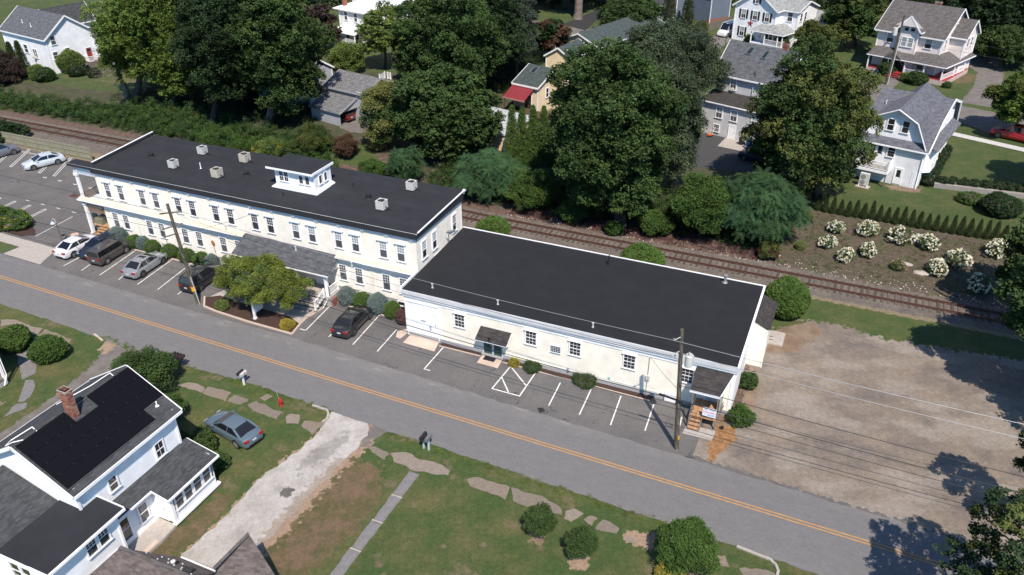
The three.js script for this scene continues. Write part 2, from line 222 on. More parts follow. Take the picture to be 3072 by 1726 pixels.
// a sheet lying dy above the ground, cut into small triangles so that it follows it
function sheetGeo(P, dy, amp = 0, maxL = 1.5, s0 = 1) {
  let pts = P;
  if (amp) { pts = []; for (let k = 0; k < P.length; k++) { const a = P[k], b = P[(k + 1) % P.length], L = Math.hypot(b[0] - a[0], b[1] - a[1]), n = Math.max(1, Math.round(L / 0.35)); for (let i = 0; i < n; i++) { const x = a[0] + (b[0] - a[0]) * i / n, z = a[1] + (b[1] - a[1]) * i / n; pts.push([x + amp * (N(x, z, 1.7, s0) + N(x, z, 6, s0 + 2)) * 2, z + amp * (N(x, z, 1.7, s0 + 4) + N(x, z, 6, s0 + 1)) * 2]); } } }
  const c = pts.map(p => new THREE.Vector2(p[0], p[1])), tr = THREE.ShapeUtils.triangulateShape(c, []);
  const p = [], u = [];
  const put = (a, b, q) => {
    const l = [[a, b, q], [b, q, a], [q, a, b]].map(t => [Math.hypot(t[0][0] - t[1][0], t[0][1] - t[1][1]), t]).sort((m, n) => n[0] - m[0])[0];
    if (l[0] > maxL) { const [A, B, C] = l[1], m = [(A[0] + B[0]) / 2, (A[1] + B[1]) / 2]; put(A, m, C); put(m, B, C); return; }
    const s = (b[0] - a[0]) * (q[1] - a[1]) - (b[1] - a[1]) * (q[0] - a[0]);
    for (const v of s < 0 ? [a, b, q] : [a, q, b]) { p.push(v[0], H(v[0], v[1]) + dy, v[1]); u.push(v[0], v[1]); }
  };
  for (const t of tr) put(pts[t[0]], pts[t[1]], pts[t[2]]);
  const g = new THREE.BufferGeometry(); g.setAttribute('position', new THREE.Float32BufferAttribute(p, 3)); g.setAttribute('uv', new THREE.Float32BufferAttribute(u, 2)); g.computeVertexNormals(); return g;
}
const sheet = (name, P, dy, mat, amp = 0) => struct(name, sheetGeo(P, dy, amp), mat);
const R4 = (x0, z0, x1, z1) => [[x0, z0], [x1, z0], [x1, z1], [x0, z1]];
const line = (a, b, w) => { const L = Math.hypot(b[0] - a[0], b[1] - a[1]), nx = -(b[1] - a[1]) / L * w / 2, nz = (b[0] - a[0]) / L * w / 2; return [[a[0] + nx, a[1] + nz], [b[0] + nx, b[1] + nz], [b[0] - nx, b[1] - nz], [a[0] - nx, a[1] - nz]]; };

struct('ground', (() => { const g = new THREE.PlaneGeometry(1400, 1400, 1, 1); g.rotateX(-Math.PI / 2); g.translate(20, -1.6, -60); return g; })(), tx(0.05, 0.065, 0.025, T_grit));
// front lawns on the near side of the street
tile('front_lawn', -12, 100, 13.2, 52, 2, 2048, 1024, G.lawn, [
  [[[35.8, 13], [36.2, 15.2], [36.3, 16.7], [35.9, 19.4], [35.4, 22.1], [35.6, 25.3], [35.3, 29.2], [34.5, 36], [41, 36], [40.6, 30], [40.2, 26.9], [40.3, 24.5], [40.5, 21.5], [40.6, 18], [40.6, 15.2], [39.6, 13]], G.tanEdge, 0.5],
  [[[40.3, 17.6], [42.2, 17.4], [44.0, 20.2], [44.0, 22.9], [43.6, 25.7], [42.7, 28.5], [39.9, 29.7], [40.2, 23.8]], G.brown, 0.8],
  [[[33.9, 24.2], [35, 23.6], [35.3, 27.5], [34.4, 30.5], [33.5, 29.5]], G.brown, 0.5],
  [[[13.1, 13], [13.8, 15.1], [14.7, 16.6], [15.1, 18.3], [15.3, 20.1], [15.6, 23], [15, 38], [17.6, 38], [16.8, 22.6], [16.9, 17.8], [17.2, 16.4], [18.6, 14.9], [20, 13]], G.drive, 0.4],
  [[[13.1, 14], [14.4, 13.6], [14.8, 15.5], [13.9, 15.6]], G.tanEdge, 0.5],
  [[[39.2, 13], [41.2, 13], [40.6, 15.4], [40, 16.6]], G.drive, 0.5],
  [[[72, 13], [100, 13], [100, 16.2], [72, 16.2]], G.drive, 0.5],
  [[[56, 25], [60, 23], [64, 27], [58, 30]], G.brown, 1.2], [[[57.0, 19.3], [58.4, 19.2], [58.3, 20.3], [57.2, 20.4]], G.tanEdge, 0.5], [[[54.2, 18.8], [55.2, 18.6], [55.3, 19.5], [54.4, 19.6]], G.dirt, 0.4], [[[62.6, 17.4], [64.6, 17.2], [65, 18.6], [63, 18.8]], G.dirt, 0.4],
  [[[59.5, 16.2], [61.5, 15.9], [63, 16.4], [61.5, 17.3], [59.8, 17.3]], G.tanEdge, 0.5],
  [[[4, 22.4], [13, 23.5], [11, 26], [0, 26]], G.dirt, 0.4],
], 0.03);
// gravel lot to the right of the warehouse
tile('gravel_lot', 62, 104, -14.4, 13.2, 2, 1024, 1024, G.lot, [
  [[[60, -20], [110, -20], [110, -14], [84, -13.9], [82, -13.8], [79.3, -13.4], [77, -13.3], [74, -12.8], [71.8, -13.3], [70, -13.7], [67.4, -13.4], [65.6, -11.4], [64.8, -9.7], [62, -9]], G.lush, 0.9],
  [[[63.5, -9.6], [65.6, -11.4], [67.3, -13.2], [69, -12.2], [67, -8], [64.5, -6.6]], G.dirt, 0.9],
  [[[61.5, -4], [64.8, -4], [65, 2], [63, 4], [61.5, 4]], G.dirt, 0.5], [[[62.9, 3.9], [64.3, 3.7], [64.5, 4.9], [63.9, 6.4], [63.2, 8.5], [62.7, 6.5]], G.straw, 0.4],
  [[[61, 7.6], [62.9, 8], [67.2, 8.2], [71.3, 8.4], [104, 9.4], [104, 13.3], [61, 13.3]], G.asphalt, 0.5],
  [[[63.1, -4.5], [63.9, -4.5], [64.2, 1.5], [63.1, 2.6]], G.pink, 0.2],
]);
tile('railway_bed', -76, 104, -24, -14.4, 1.2, 2048, 256, G.ballast, [
  [[[62, -14], [62, -17.2], [66.8, -17.6], [71, -17.6], [75, -17.2], [78, -17.7], [84.6, -17.2], [104, -17], [104, -14]], G.lush, 0.4],
  [[[30, -16.4], [62, -16.6], [62, -18.2], [30, -18]], G.tanGrass, 0.5], [[[62, -17.3], [85, -17.3], [85, -17.9], [62, -17.9]], G.tanGrass, 0.3], [[[-76, -16.4], [30, -16.4], [30, -14], [-76, -14]], G.tanGrass, 0.6],
  [[[-76, -22.4], [20, -22.3], [50, -22.2], [63, -22.8], [63, -25], [-76, -25]], G.pink, 0.7], [[[63, -22.6], [72, -22.4], [78, -22.2], [104, -23], [104, -25], [63, -25]], G.bank, 0.8],
]);
// asphalt of the car park and the roadside bays
tile('car_park', -76, 62, -14.4, 13.2, 2, 2048, 512, G.asphalt, [
  [[[-76, -15], [62, -15], [62, -8.6], [-4, -8.6], [-8, -14.0], [-76, -14.0]], G.tanGrass, 0.3],
], 0.01);
// hillside with the houses behind
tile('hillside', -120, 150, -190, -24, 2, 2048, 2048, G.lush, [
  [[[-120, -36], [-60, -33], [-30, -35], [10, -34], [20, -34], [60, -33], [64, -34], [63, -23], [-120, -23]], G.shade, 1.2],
  [[[8, -30], [17, -31], [17, -24], [9, -24]], G.pink, 0.8], [[[33, -25.6], [46, -25.4], [62, -26], [62, -23], [33, -23]], G.pink, 0.8],
  [[[63, -33.6], [88, -33.2], [88, -23], [63, -23]], G.bank, 0.8], [[[-52, -37], [-40, -38], [-33, -42], [-36, -50], [-50, -48]], G.lawn, 1],
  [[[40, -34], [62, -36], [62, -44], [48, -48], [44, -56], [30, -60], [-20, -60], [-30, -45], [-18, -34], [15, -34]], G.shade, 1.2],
  [[[-2, -31], [12, -32], [14, -27], [2, -25.6]], G.lush, 0.9], [[[1.5, -41], [8, -41], [9, -35.4], [5.5, -34.8], [3.2, -35.6]], G.drive, 0.3], [[[9.5, -48], [15, -58], [12.4, -59], [8, -49]], G.drive, 0.3],
  [[[43.6, -58], [48.4, -55.2], [57, -52], [62, -50], [62.5, -44], [58, -42.4], [50.4, -42.3], [44.5, -43.5]], G.tar, 0.3], [[[43.6, -58], [48.4, -55.2], [57, -52], [62, -50], [62.5, -44], [58, -42.4], [50.4, -42.3], [44.5, -43.5]], (x, z) => sc(G.tar(x, z), 2.0), 0.1],
  [[[34, -102], [38, -101], [41.3, -95], [60, -90], [79.6, -79.6], [110, -68], [110, -60.6], [84.5, -67.4], [79.8, -72.2], [66, -78], [58, -80], [41, -86], [22, -92], [0, -100], [-20, -106], [-20, -112], [10, -104]], G.drive, 0.25],
  [[[36.5, -104], [40, -110.5], [43, -109.5], [42.4, -101], [41.4, -95]], G.drive, 0.2], [[[9.5, -105], [15.5, -102.4], [14, -121], [11.8, -121]], G.tar, 0.2],
  [[[83.4, -113], [82.2, -104.4], [84.4, -98.9], [83.4, -89.6], [81.3, -80.5], [86, -79.5], [88, -95.8], [88.6, -102.5], [87.7, -108.6], [86, -114]], G.drive, 0.3],
  [[[80.5, -96], [84, -97.5], [83, -91], [80.8, -91]], G.brown, 0.6], [[[71.4, -91], [73.3, -90.1], [72, -84], [70, -84]], G.drive, 0.1],
  [[[72, -44], [76.2, -44.2], [77.2, -52], [78.8, -58], [76.8, -54], [76, -43], [73, -42.6]], G.dirt, 0.5], [[[66.2, -42], [68.6, -46], [66, -47], [63.5, -41]], G.bank, 0.5], [[[82, -41.5], [85, -39], [83.5, -42.5]], G.dirt, 0.5],
  [[[40, -125], [70, -130], [70, -118], [38, -122]], G.tar, 0.3],
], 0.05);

// the street with its double line
{
  const g = sheetGeo([[-80, 7.2], [-8, 7.35], [5, 7.4], [16, 7.5], [27, 7.2], [40, 7.5], [48, 7.9], [58, 8.2], [67, 8.5], [104, 9.7], [104, 16.4], [68.4, 15.0], [62, 14.75], [51, 14.4], [43.6, 14.2], [41, 14.2], [35.6, 13.95], [28.5, 13.75], [22, 14.1], [19.3, 14.4], [12.6, 14.1], [6.4, 13.9], [-80, 13.8]], 0.03, 0.1, 1.2);
  const u = g.attributes.uv; for (let k = 0; k < u.count; k++) u.setXY(k, (u.getX(k) + 80) / 184, (u.getY(k) - 6) / 11);
  struct('road', g, new THREE.MeshStandardMaterial({ map: paint(-80, 104, 6, 17, 2048, 512, G.road, []), roughness: 0.93, bumpMap: T_gb2, bumpScale: 0.006 }));
  const cz = x => 10.52 + 0.0055 * Math.max(0, x) + 0.012 * Math.max(0, x - 36);
  for (const d of [-0.13, 0.13]) { const P = []; for (let x = -76; x <= 102; x += 2) P.push([x, cz(x) + d - 0.055]); for (let x = 102; x >= -76; x -= 2) P.push([x, cz(x) + d + 0.055]); sheet('road_marking', P, 0.042, M.lineYellow); }
}
// parking bay lines
const bays = [[[-0.6, 4.6], [-0.6, 6.5]], [[1.4, 4.5], [1.7, 6.4]], [[3.3, 1.0], [4.0, 6.3]], [[6.0, 5.0], [6.3, 6.2]], [[8.0, 0.9], [8.6, 6.1]], [[10.3, 0.9], [11.0, 6.0]], [[12.9, 1.2], [13.3, 5.9]], [[27.2, 1.4], [27.6, 5.8]], [[29.6, 0.8], [30.0, 5.8]], [[32.1, 0.8], [32.5, 5.9]], [[34.7, 2.4], [34.9, 5.9]], [[39.7, 3.2], [39.7, 6.5]], [[50.5, 3.8], [50.7, 6.8]], [[53.0, 3.5], [53.2, 6.9]], [[55.4, 3.5], [55.7, 7.1]], [[58.0, 3.5], [58.2, 6.7]], [[60.3, 4.1], [60.5, 6.3]]];
for (const [a, b] of bays) sheet('parking_line', line(a, b, 0.1), 0.02, M.lineWhite);
sheet('parking_line', R4(27.0, 5.78, 27.55, 5.88), 0.024, M.lineWhite); sheet('parking_line', R4(39.76, 6.42, 40.25, 6.52), 0.02, M.lineWhite);
for (const [a, b] of [[[46.0, 3.3], [45.85, 6.6]], [[48.2, 3.4], [48.2, 6.6]], [[45.8, 6.62], [48.25, 6.62]], [[46.05, 3.4], [48.15, 5.2]], [[45.95, 5.0], [47.2, 6.5]]]) sheet('hatch_line', line(a, b, 0.11), 0.02 + 0.004 * hs(a[0], b[1]), M.lineWhite);
for (let k = 0; k < 10; k++) { const x = -42.6 + k * 2.5; for (const e of [0, 0.34]) sheet('parking_line', line([x + e, -8.9], [x + e - 3.1, -14.1], 0.09), 0.02, M.lineWhite); sheet('parking_line', line([x - 0.05, -8.88], [x + 0.39, -8.88], 0.09), 0.026, M.lineWhite); }
for (let k = 0; k < 7; k++) { const x = -25.1 + k * 2.4; for (const e of k < 6 ? [0, 0.3] : [1.95]) sheet('parking_line', line([x + e, -1.8], [x + e + 0.35, 3.2], 0.09), 0.02, M.lineWhite); if (k < 6) sheet('parking_line', line([x - 0.05, -1.82], [x + 0.35, -1.82], 0.09), 0.026, M.lineWhite); }
for (let k = 0; k < 5; k++) { sheet('bay_mark', line([-20.9 + k * 2.5, -8.1], [-20.2 + k * 2.5, -8.1], 0.1), 0.02, M.lineWhite); sheet('bay_mark', line([-20.5 + k * 2.5, -8.35], [-20.5 + k * 2.5, -7.9], 0.09), 0.026, M.lineWhite); if (k < 4) { sheet('bay_mark', line([-17.0 + k * 2.4, -2.6], [-16.4 + k * 2.4, -2.6], 0.1), 0.02, M.lineWhite); } }
// pavement pieces
sheet('concrete_apron', [[36.2, 2.56], [39.0, 2.56], [39.3, 4.0], [36.2, 3.9]], 0.03, M.tan); sheet('concrete_apron', [[43.2, 2.56], [45.0, 2.56], [45.15, 4.05], [43.25, 4.0]], 0.03, M.tan); sheet('concrete_apron', [[60.85, 4.75], [62.95, 4.75], [62.9, 5.85], [60.75, 5.9]], 0.03, M.concrete); sheet('concrete_apron', [[34.9, 2.6], [35.7, 1.6], [35.85, 2.5], [35.7, 3.5], [35.2, 3.4]], 0.03, M.tan);
struct('step_slab', gb().box(63.6, 0, -10.3, 65.9, 0.12, -8.2).build(), M.concrete);
sheet('pavement', [[-40, 3.9], [-12.4, 4.2], [-4.1, 4.2], [-2.9, 7.25], [-8.1, 7.2], [-7.8, 5.5], [-40, 5.4]], 0.024, M.concrete, 0.05); sheet('verge', [[-40, 5.5], [-7.9, 5.6], [-8.2, 7.15], [-40, 7.1]], 0.03, tx(0.07, 0.1, 0.03, T_grit), 0.1);
{
  const walk = new THREE.Group(); walk.name = 'sidewalk'; walk.userData.kind = 'structure'; scene.add(walk);
  const S = [[[29.9, 14.9], [30.1, 14.3], [30.7, 14.4], [30.6, 15.1]], [[30.0, 15.4], [32.6, 15.5], [32.6, 16.4], [30.8, 16.4], [29.6, 16.0]], [[23.0, 16.3], [23.7, 15.6], [25.2, 15.6], [25.3, 16.3]], [[25.4, 15.5], [27.5, 15.3], [27.8, 16.3], [25.6, 16.3]], [[27.9, 15.4], [29.3, 15.3], [29.2, 16.2], [28.0, 16.2]], [[33.0, 15.9], [33.2, 15.4], [33.9, 15.3], [34.6, 16.2], [33.6, 16.4]], [[34.7, 16.3], [34.8, 15.7], [36.2, 15.2], [36.1, 16.7]], [[40.3, 16.1], [41.4, 16.0], [42.3, 16.2], [42.4, 16.9], [41.2, 16.6]], [[42.4, 16.2], [43.4, 15.6], [45.2, 15.8], [46.2, 15.7], [47.0, 16.0], [47.2, 16.5], [44.7, 17.0], [43.1, 16.7]], [[48.5, 16.4], [48.8, 15.9], [49.5, 15.8], [51.4, 15.8], [51.7, 16.9], [49.8, 16.8], [49.0, 16.9]], [[51.6, 15.8], [54.0, 15.8], [55.3, 16.2], [55.5, 16.7], [54.6, 17.0], [52.1, 16.9]], [[55.6, 16.4], [56.1, 15.9], [56.9, 16.1], [56.4, 17.0], [55.8, 16.9]], [[57.0, 16.6], [57.1, 16.1], [57.75, 16.1], [57.6, 16.8]], [[57.9, 16.3], [58.1, 16.0], [59.2, 16.2], [59.3, 16.9], [57.9, 17.0]], [[59.9, 17.1], [60.0, 16.7], [60.4, 16.8], [60.4, 17.15]], [[64.6, 16.3], [65.8, 15.9], [66.2, 16.6], [65, 16.9]], [[66.8, 16.5], [68.3, 15.9], [69.2, 16.2], [68.8, 17.1], [67.1, 16.9]], [[2.3, 15.6], [3.8, 15.1], [5.7, 15.2], [6.9, 15.1], [7.2, 15.9], [6.5, 16.4], [4.2, 15.6], [3.3, 16.4]], [[7.1, 15.1], [10.5, 15.2], [10.9, 16.0], [9.2, 15.6], [7.4, 16.0]], [[-12, 15.3], [2, 15.3], [2, 16.3], [-12, 16.3]]];
  const mats = [tx(0.22, 0.18, 0.14, T_grit, { bumpMap: T_gritB, bumpScale: 0.004 }), tx(0.2, 0.17, 0.135, T_grit, { bumpMap: T_gritB, bumpScale: 0.004 }), tx(0.25, 0.21, 0.17, T_grit, { bumpMap: T_gritB, bumpScale: 0.004 })];
  S.forEach((P, k) => mesh('slab', sheetGeo(P, 0.015, 0.16, 0.8, k), mats[k % 3], walk));
  const path = new THREE.Group(); path.name = 'garden_path'; path.userData.kind = 'structure'; scene.add(path);
  const pm = tx(0.2, 0.19, 0.19, T_grit, { bumpMap: T_gritB, bumpScale: 0.004 }), jm = M.concrete, zs = [17.1, 19.55, 21.95, 24.45, 27.2, 30, 33];
  for (let k = 0; k < 6; k++) { mesh('slab', sheetGeo([[44.5, zs[k] + 0.07], [45.3, zs[k] + 0.07], [45.25, zs[k + 1] - 0.07], [44.55, zs[k + 1] - 0.07]], 0.02, 0.05, 1, k), pm, path); if (k) mesh('joint', sheetGeo(R4(44.5, zs[k] - 0.06, 45.3, zs[k] + 0.06), 0.02, 0.01), jm, path); }
  for (const P of [[[7.6, 18.3], [7.7, 16.8], [7.5, 16.2], [7.9, 16.0], [8.7, 17.0], [10.4, 18.6], [11.7, 19.8], [11.6, 20.9]], [[11.8, 20.8], [12.3, 20.5], [13.2, 21.1], [13.9, 22.0], [14.0, 22.7], [13.6, 22.9]], [[13.7, 23.2], [14.3, 22.7], [14.8, 23.2], [14.2, 24.6]]]) mesh('slab', sheetGeo(P, 0.02, 0.08, 1, 3), pm, path);
}
// white gravel driveway with worn patches
{
  const P = [[35.9, 14.0], [36.3, 15.2], [36.4, 16.7], [36.0, 19.4], [35.5, 22.1], [35.7, 25.3], [35.4, 29.2], [34.6, 36], [40.4, 36], [40, 30], [39.3, 26.9], [39.5, 24.5], [39.6, 21.5], [39.9, 17.3], [39.9, 15.2], [39.1, 13.95]];
  const g = sheetGeo(P, 0.022, 0.2, 1.2); const u = g.attributes.uv; for (let k = 0; k < u.count; k++) u.setXY(k, (u.getX(k) - 33) / 9, (u.getY(k) - 13) / 24);
  struct('gravel_driveway', g, new THREE.MeshStandardMaterial({ map: paint(33, 42, 13, 37, 512, 1024, G.gravelWhite, [[[[38.3, 15.5], [38.9, 15.6], [38.5, 18.5], [37.6, 20.5], [37.0, 20.2], [37.2, 17.6]], (x, z) => sc(G.gravelWhite(x, z), 0.72), 0.7], [[[37.6, 21.8], [38.4, 21.8], [38.3, 22.5], [37.7, 22.5]], (x, z) => sc(G.drive(x, z), 1.0), 0.3], [[[39.2, 18], [40.5, 18], [40.5, 30], [39, 30], [38.9, 23]], (x, z) => mix(G.gravelWhite(x, z), G.tanEdge(x, z), 0.6), 0.7]]), roughness: 0.97, bumpMap: T_gb2, bumpScale: 0.05 }));
}
// kerbs
function kerb(pts, mat = M.concrete, w = 0.16, h = 0.11) { const B = gb(); for (let k = 0; k < pts.length - 1; k++) { const a = pts[k], b = pts[k + 1]; B.bar([a[0], H(...a) + h / 2 - 0.03, a[1]], [b[0], H(...b) + h / 2 - 0.03, b[1]], w, h + 0.06); } struct('kerb', B.build(), mat); }
kerb([[34.2, 14.0], [35.5, 14.0], [35.85, 14.3], [36.1, 14.8], [36.0, 15.3]]); kerb([[11.6, 13.9], [13.0, 14.3]], M.tan); kerb([[66.3, 14.9], [67.6, 15.05], [68.3, 15.1], [68.7, 15.4], [68.9, 15.8], [68.9, 16.3]]);
kerb([[1.0, 1.0], [3.5, 1.05], [6.4, 0.95], [12.7, 0.9], [16.5, 1.2]], M.tan, 0.12, 0.08); kerb([[26.5, 1.3], [27.2, 0.95], [29.7, 0.95], [32.8, 0.95], [34.6, 0.95]], M.tan, 0.12, 0.08); kerb([[39.3, 3.1], [43.15, 3.05]], M.tan, 0.08, 0.06); kerb([[45.2, 3.1], [57.6, 3.2]], M.tan, 0.08, 0.06);
kerb([[15.9, 5.2], [17.0, 6.5], [18.5, 6.7], [22.5, 6.85], [26.9, 6.8], [26.6, 5.2], [26.4, 2.2]], M.tan, 0.16, 0.12); kerb([[-33, -13.0], [-22, -13.1]], M.concrete, 0.14, 0.1);
sheet('mulch_bed', [[16.0, 5.2], [17.0, 6.4], [18.5, 6.6], [22.5, 6.75], [26.8, 6.7], [26.5, 5.2], [25, 4.6], [20, 4.6], [17, 4.4]], 0.035, M.mulch); sheet('mulch_bed', [[-0.6, 0.04], [17.2, 0.04], [17.2, 1.1], [12.7, 0.85], [6.4, 0.9], [0, 0.95]], 0.035, M.mulch); sheet('mulch_bed', [[27.9, 0.04], [35.4, 0.04], [35.4, 1.2], [32.8, 0.9], [27.9, 0.9]], 0.035, M.mulch); sheet('mulch_bed', [[39.3, 2.6], [43.1, 2.6], [43.1, 3.05], [39.3, 3.1]], 0.02, M.mulch); sheet('mulch_bed', [[45.2, 2.6], [57.8, 2.6], [57.6, 3.15], [45.3, 3.05]], 0.02, M.mulch);
sheet('pavement', [[17, 2.1], [27, 2.1], [26.4, 5.2], [16.2, 5.2]], 0.028, M.concrete, 0.04); sheet('mulch_bed', [[-17, 0.9], [-11.2, 1.2], [-8.6, 3.0], [-9.8, 3.85], [-17, 3.8]], 0.03, M.mulch, 0.1);
sheet('pavement', [[79.2, -66.4], [100, -58.8], [100, -57.2], [79.0, -64.9]], 0.05, tx(0.55, 0.54, 0.52, T_grit)); sheet('concrete_pad', [[52.3, -53.8], [51.9, -50.2], [55, -49.3], [58.6, -49.4], [58, -51.9]], 0.05, M.concrete);
sheet('drain_cover', R4(-13.5, -6.2, -12.6, -5.4), 0.02, M.rust); sheet('manhole_cover', [[37.5, 5.2], [37.9, 5.0], [38.2, 5.3], [37.9, 5.7]].map(p => [p[0] + 12.5, p[1] + 2.2]), 0.02, M.black);
struct('terrain_wall', gb().bar([77.4, H(77, -45.6) + 0.2, -45.4], [96, H(90, -46) + 0.2, -46.6], 0.5, 0.6).build(), M.stone);
// ---------------------------------------------------------------- building pieces
const winCache = {};
function winGeo(w, h, cols, rows, dbl, trim, sill) {
  const key = [w, h, cols, rows, dbl, trim, sill].join(); if (winCache[key]) return winCache[key];
  const f = gb(), t = trim, d = 0.075;
  f.box(-w / 2 - t, 0, 0, -w / 2, h, d).box(w / 2, 0, 0, w / 2 + t, h, d).box(-w / 2 - t, h, 0, w / 2 + t, h + t, d + 0.004).box(-w / 2 - t - 0.03, -sill, 0, w / 2 + t + 0.03, 0, d + 0.05);
  if (dbl) f.box(-w / 2, h / 2 - 0.025, 0.01, w / 2, h / 2 + 0.025, 0.055);
  const m = gb(), mh = dbl ? h / 2 : h, n = dbl ? 2 : 1; let any = false;
  for (let s = 0; s < n; s++) { const rows2 = Array.isArray(rows) ? rows[s] : rows; if (!rows2 || !cols) continue; any = true;
    for (let k = 1; k < cols; k++) m.box(-w / 2 + w * k / cols - 0.011, s * mh + 0.02, 0.012, -w / 2 + w * k / cols + 0.011, s * mh + mh - 0.02, 0.04);
    for (let k = 1; k < rows2; k++) m.box(-w / 2, s * mh + mh * k / rows2 - 0.011, 0.012, w / 2, s * mh + mh * k / rows2 + 0.011, 0.037); }
  const lo = gb().box(-w / 2, 0, 0.004, w / 2, dbl ? h / 2 - 0.025 : h, 0.024).build(), up = dbl ? gb().box(-w / 2, h / 2 + 0.025, 0.004, w / 2, h, 0.03).build() : null;
  return winCache[key] = { f: f.build(), m: any ? m.build() : null, lo, up };
}
// window centred at o (middle of the sill), turned ry degrees (0 faces +z, 90 faces +x)
function win(par, o, ry, w, h, { cols = 3, rows = 2, dbl = true, trim = 0.1, sill = 0.07, mat = M.whiteTrim, g = M.glass, g2, lintel = 0, lm = M.greyTrim, name = 'window' } = {}) {
  const G0 = winGeo(w, h, cols, rows, dbl, trim, sill), f = mesh(name, G0.f, mat, par); f.position.set(...o); f.rotation.y = ry * DEG;
  mesh('pane', G0.lo, g, f); if (G0.up) mesh('pane', G0.up, g2 || g, f); if (G0.m) mesh('muntin', G0.m, mat, f);
  if (lintel) mesh('lintel', gb().hexa([[-w / 2 - lintel, h + trim, 0.19], [w / 2 + lintel, h + trim, 0.19], [w / 2 + lintel, h + trim, 0], [-w / 2 - lintel, h + trim, 0], [-w / 2 - lintel, h + trim + 0.07, 0.16], [w / 2 + lintel, h + trim + 0.07, 0.16], [w / 2 + lintel, h + trim + 0.13, 0], [-w / 2 - lintel, h + trim + 0.13, 0]]).build(), lm, f);
  return f;
}
function door(par, o, ry, w, h, mat, glassH = 0, trim = M.whiteTrim) {
  const d = mesh('door', gb().box(-w / 2, 0, 0.01, w / 2, h, 0.05).build(), mat, par); d.position.set(...o); d.rotation.y = ry * DEG;
  mesh('door_frame', gb().box(-w / 2 - 0.1, 0, 0, -w / 2, h, 0.07).box(w / 2, 0, 0, w / 2 + 0.1, h, 0.07).box(-w / 2 - 0.1, h, 0, w / 2 + 0.1, h + 0.1, 0.074).build(), trim, d);
  if (glassH) mesh('pane', gb().box(-w * 0.32, h - 0.15 - glassH, 0.05, w * 0.32, h - 0.15, 0.058).build(), M.glass, d);
  mesh('handle', gb().box(w * 0.36, h * 0.45, 0.05, w * 0.42, h * 0.52, 0.09).build(), M.steel, d); return d;
}
// railing from a to b with balusters
function railing(B, a, b, h = 0.95, step = 0.14, r = 0.02, posts = true) {
  const L = Math.hypot(b[0] - a[0], b[2] - a[2]), n = Math.max(2, Math.round(L / step)), up = (p, y) => [p[0], p[1] + y, p[2]];
  B.bar(up(a, h), up(b, h), 0.08, 0.06); B.bar(up(a, 0.12), up(b, 0.12), 0.06, 0.05);
  for (let k = 1; k < n; k++) { const q = [0, 1, 2].map(i => a[i] + (b[i] - a[i]) * k / n); B.box(q[0] - r, q[1] + 0.12, q[2] - r, q[0] + r, q[1] + h, q[2] + r); }
  if (posts) for (const q of [a, b]) B.box(q[0] - 0.06, q[1], q[2] - 0.06, q[0] + 0.06, q[1] + h + 0.12, q[2] + 0.06);
  return B;
}
function steps(B, x0, x1, z0, y0, y1, n, run, dir = 1) { for (let k = 0; k < n; k++) { const h = y0 + (y1 - y0) * (k + 1) / n; B.box(x0, h - 0.06, z0 + dir * (n - 1 - k) * run - 0.03, x1, h, z0 + dir * (n - k) * run); } return B; }
function downpipe(par, pts, mat = M.whiteTrim, r = 0.045) { return mesh('downpipe', gb().path(pts, r, 6).build(), mat, par); }
// gable roof plane helper: plate through ridge and eave, ccw from above
const plate = (pts, th = 0.12) => gb().slab(pts, th).build();

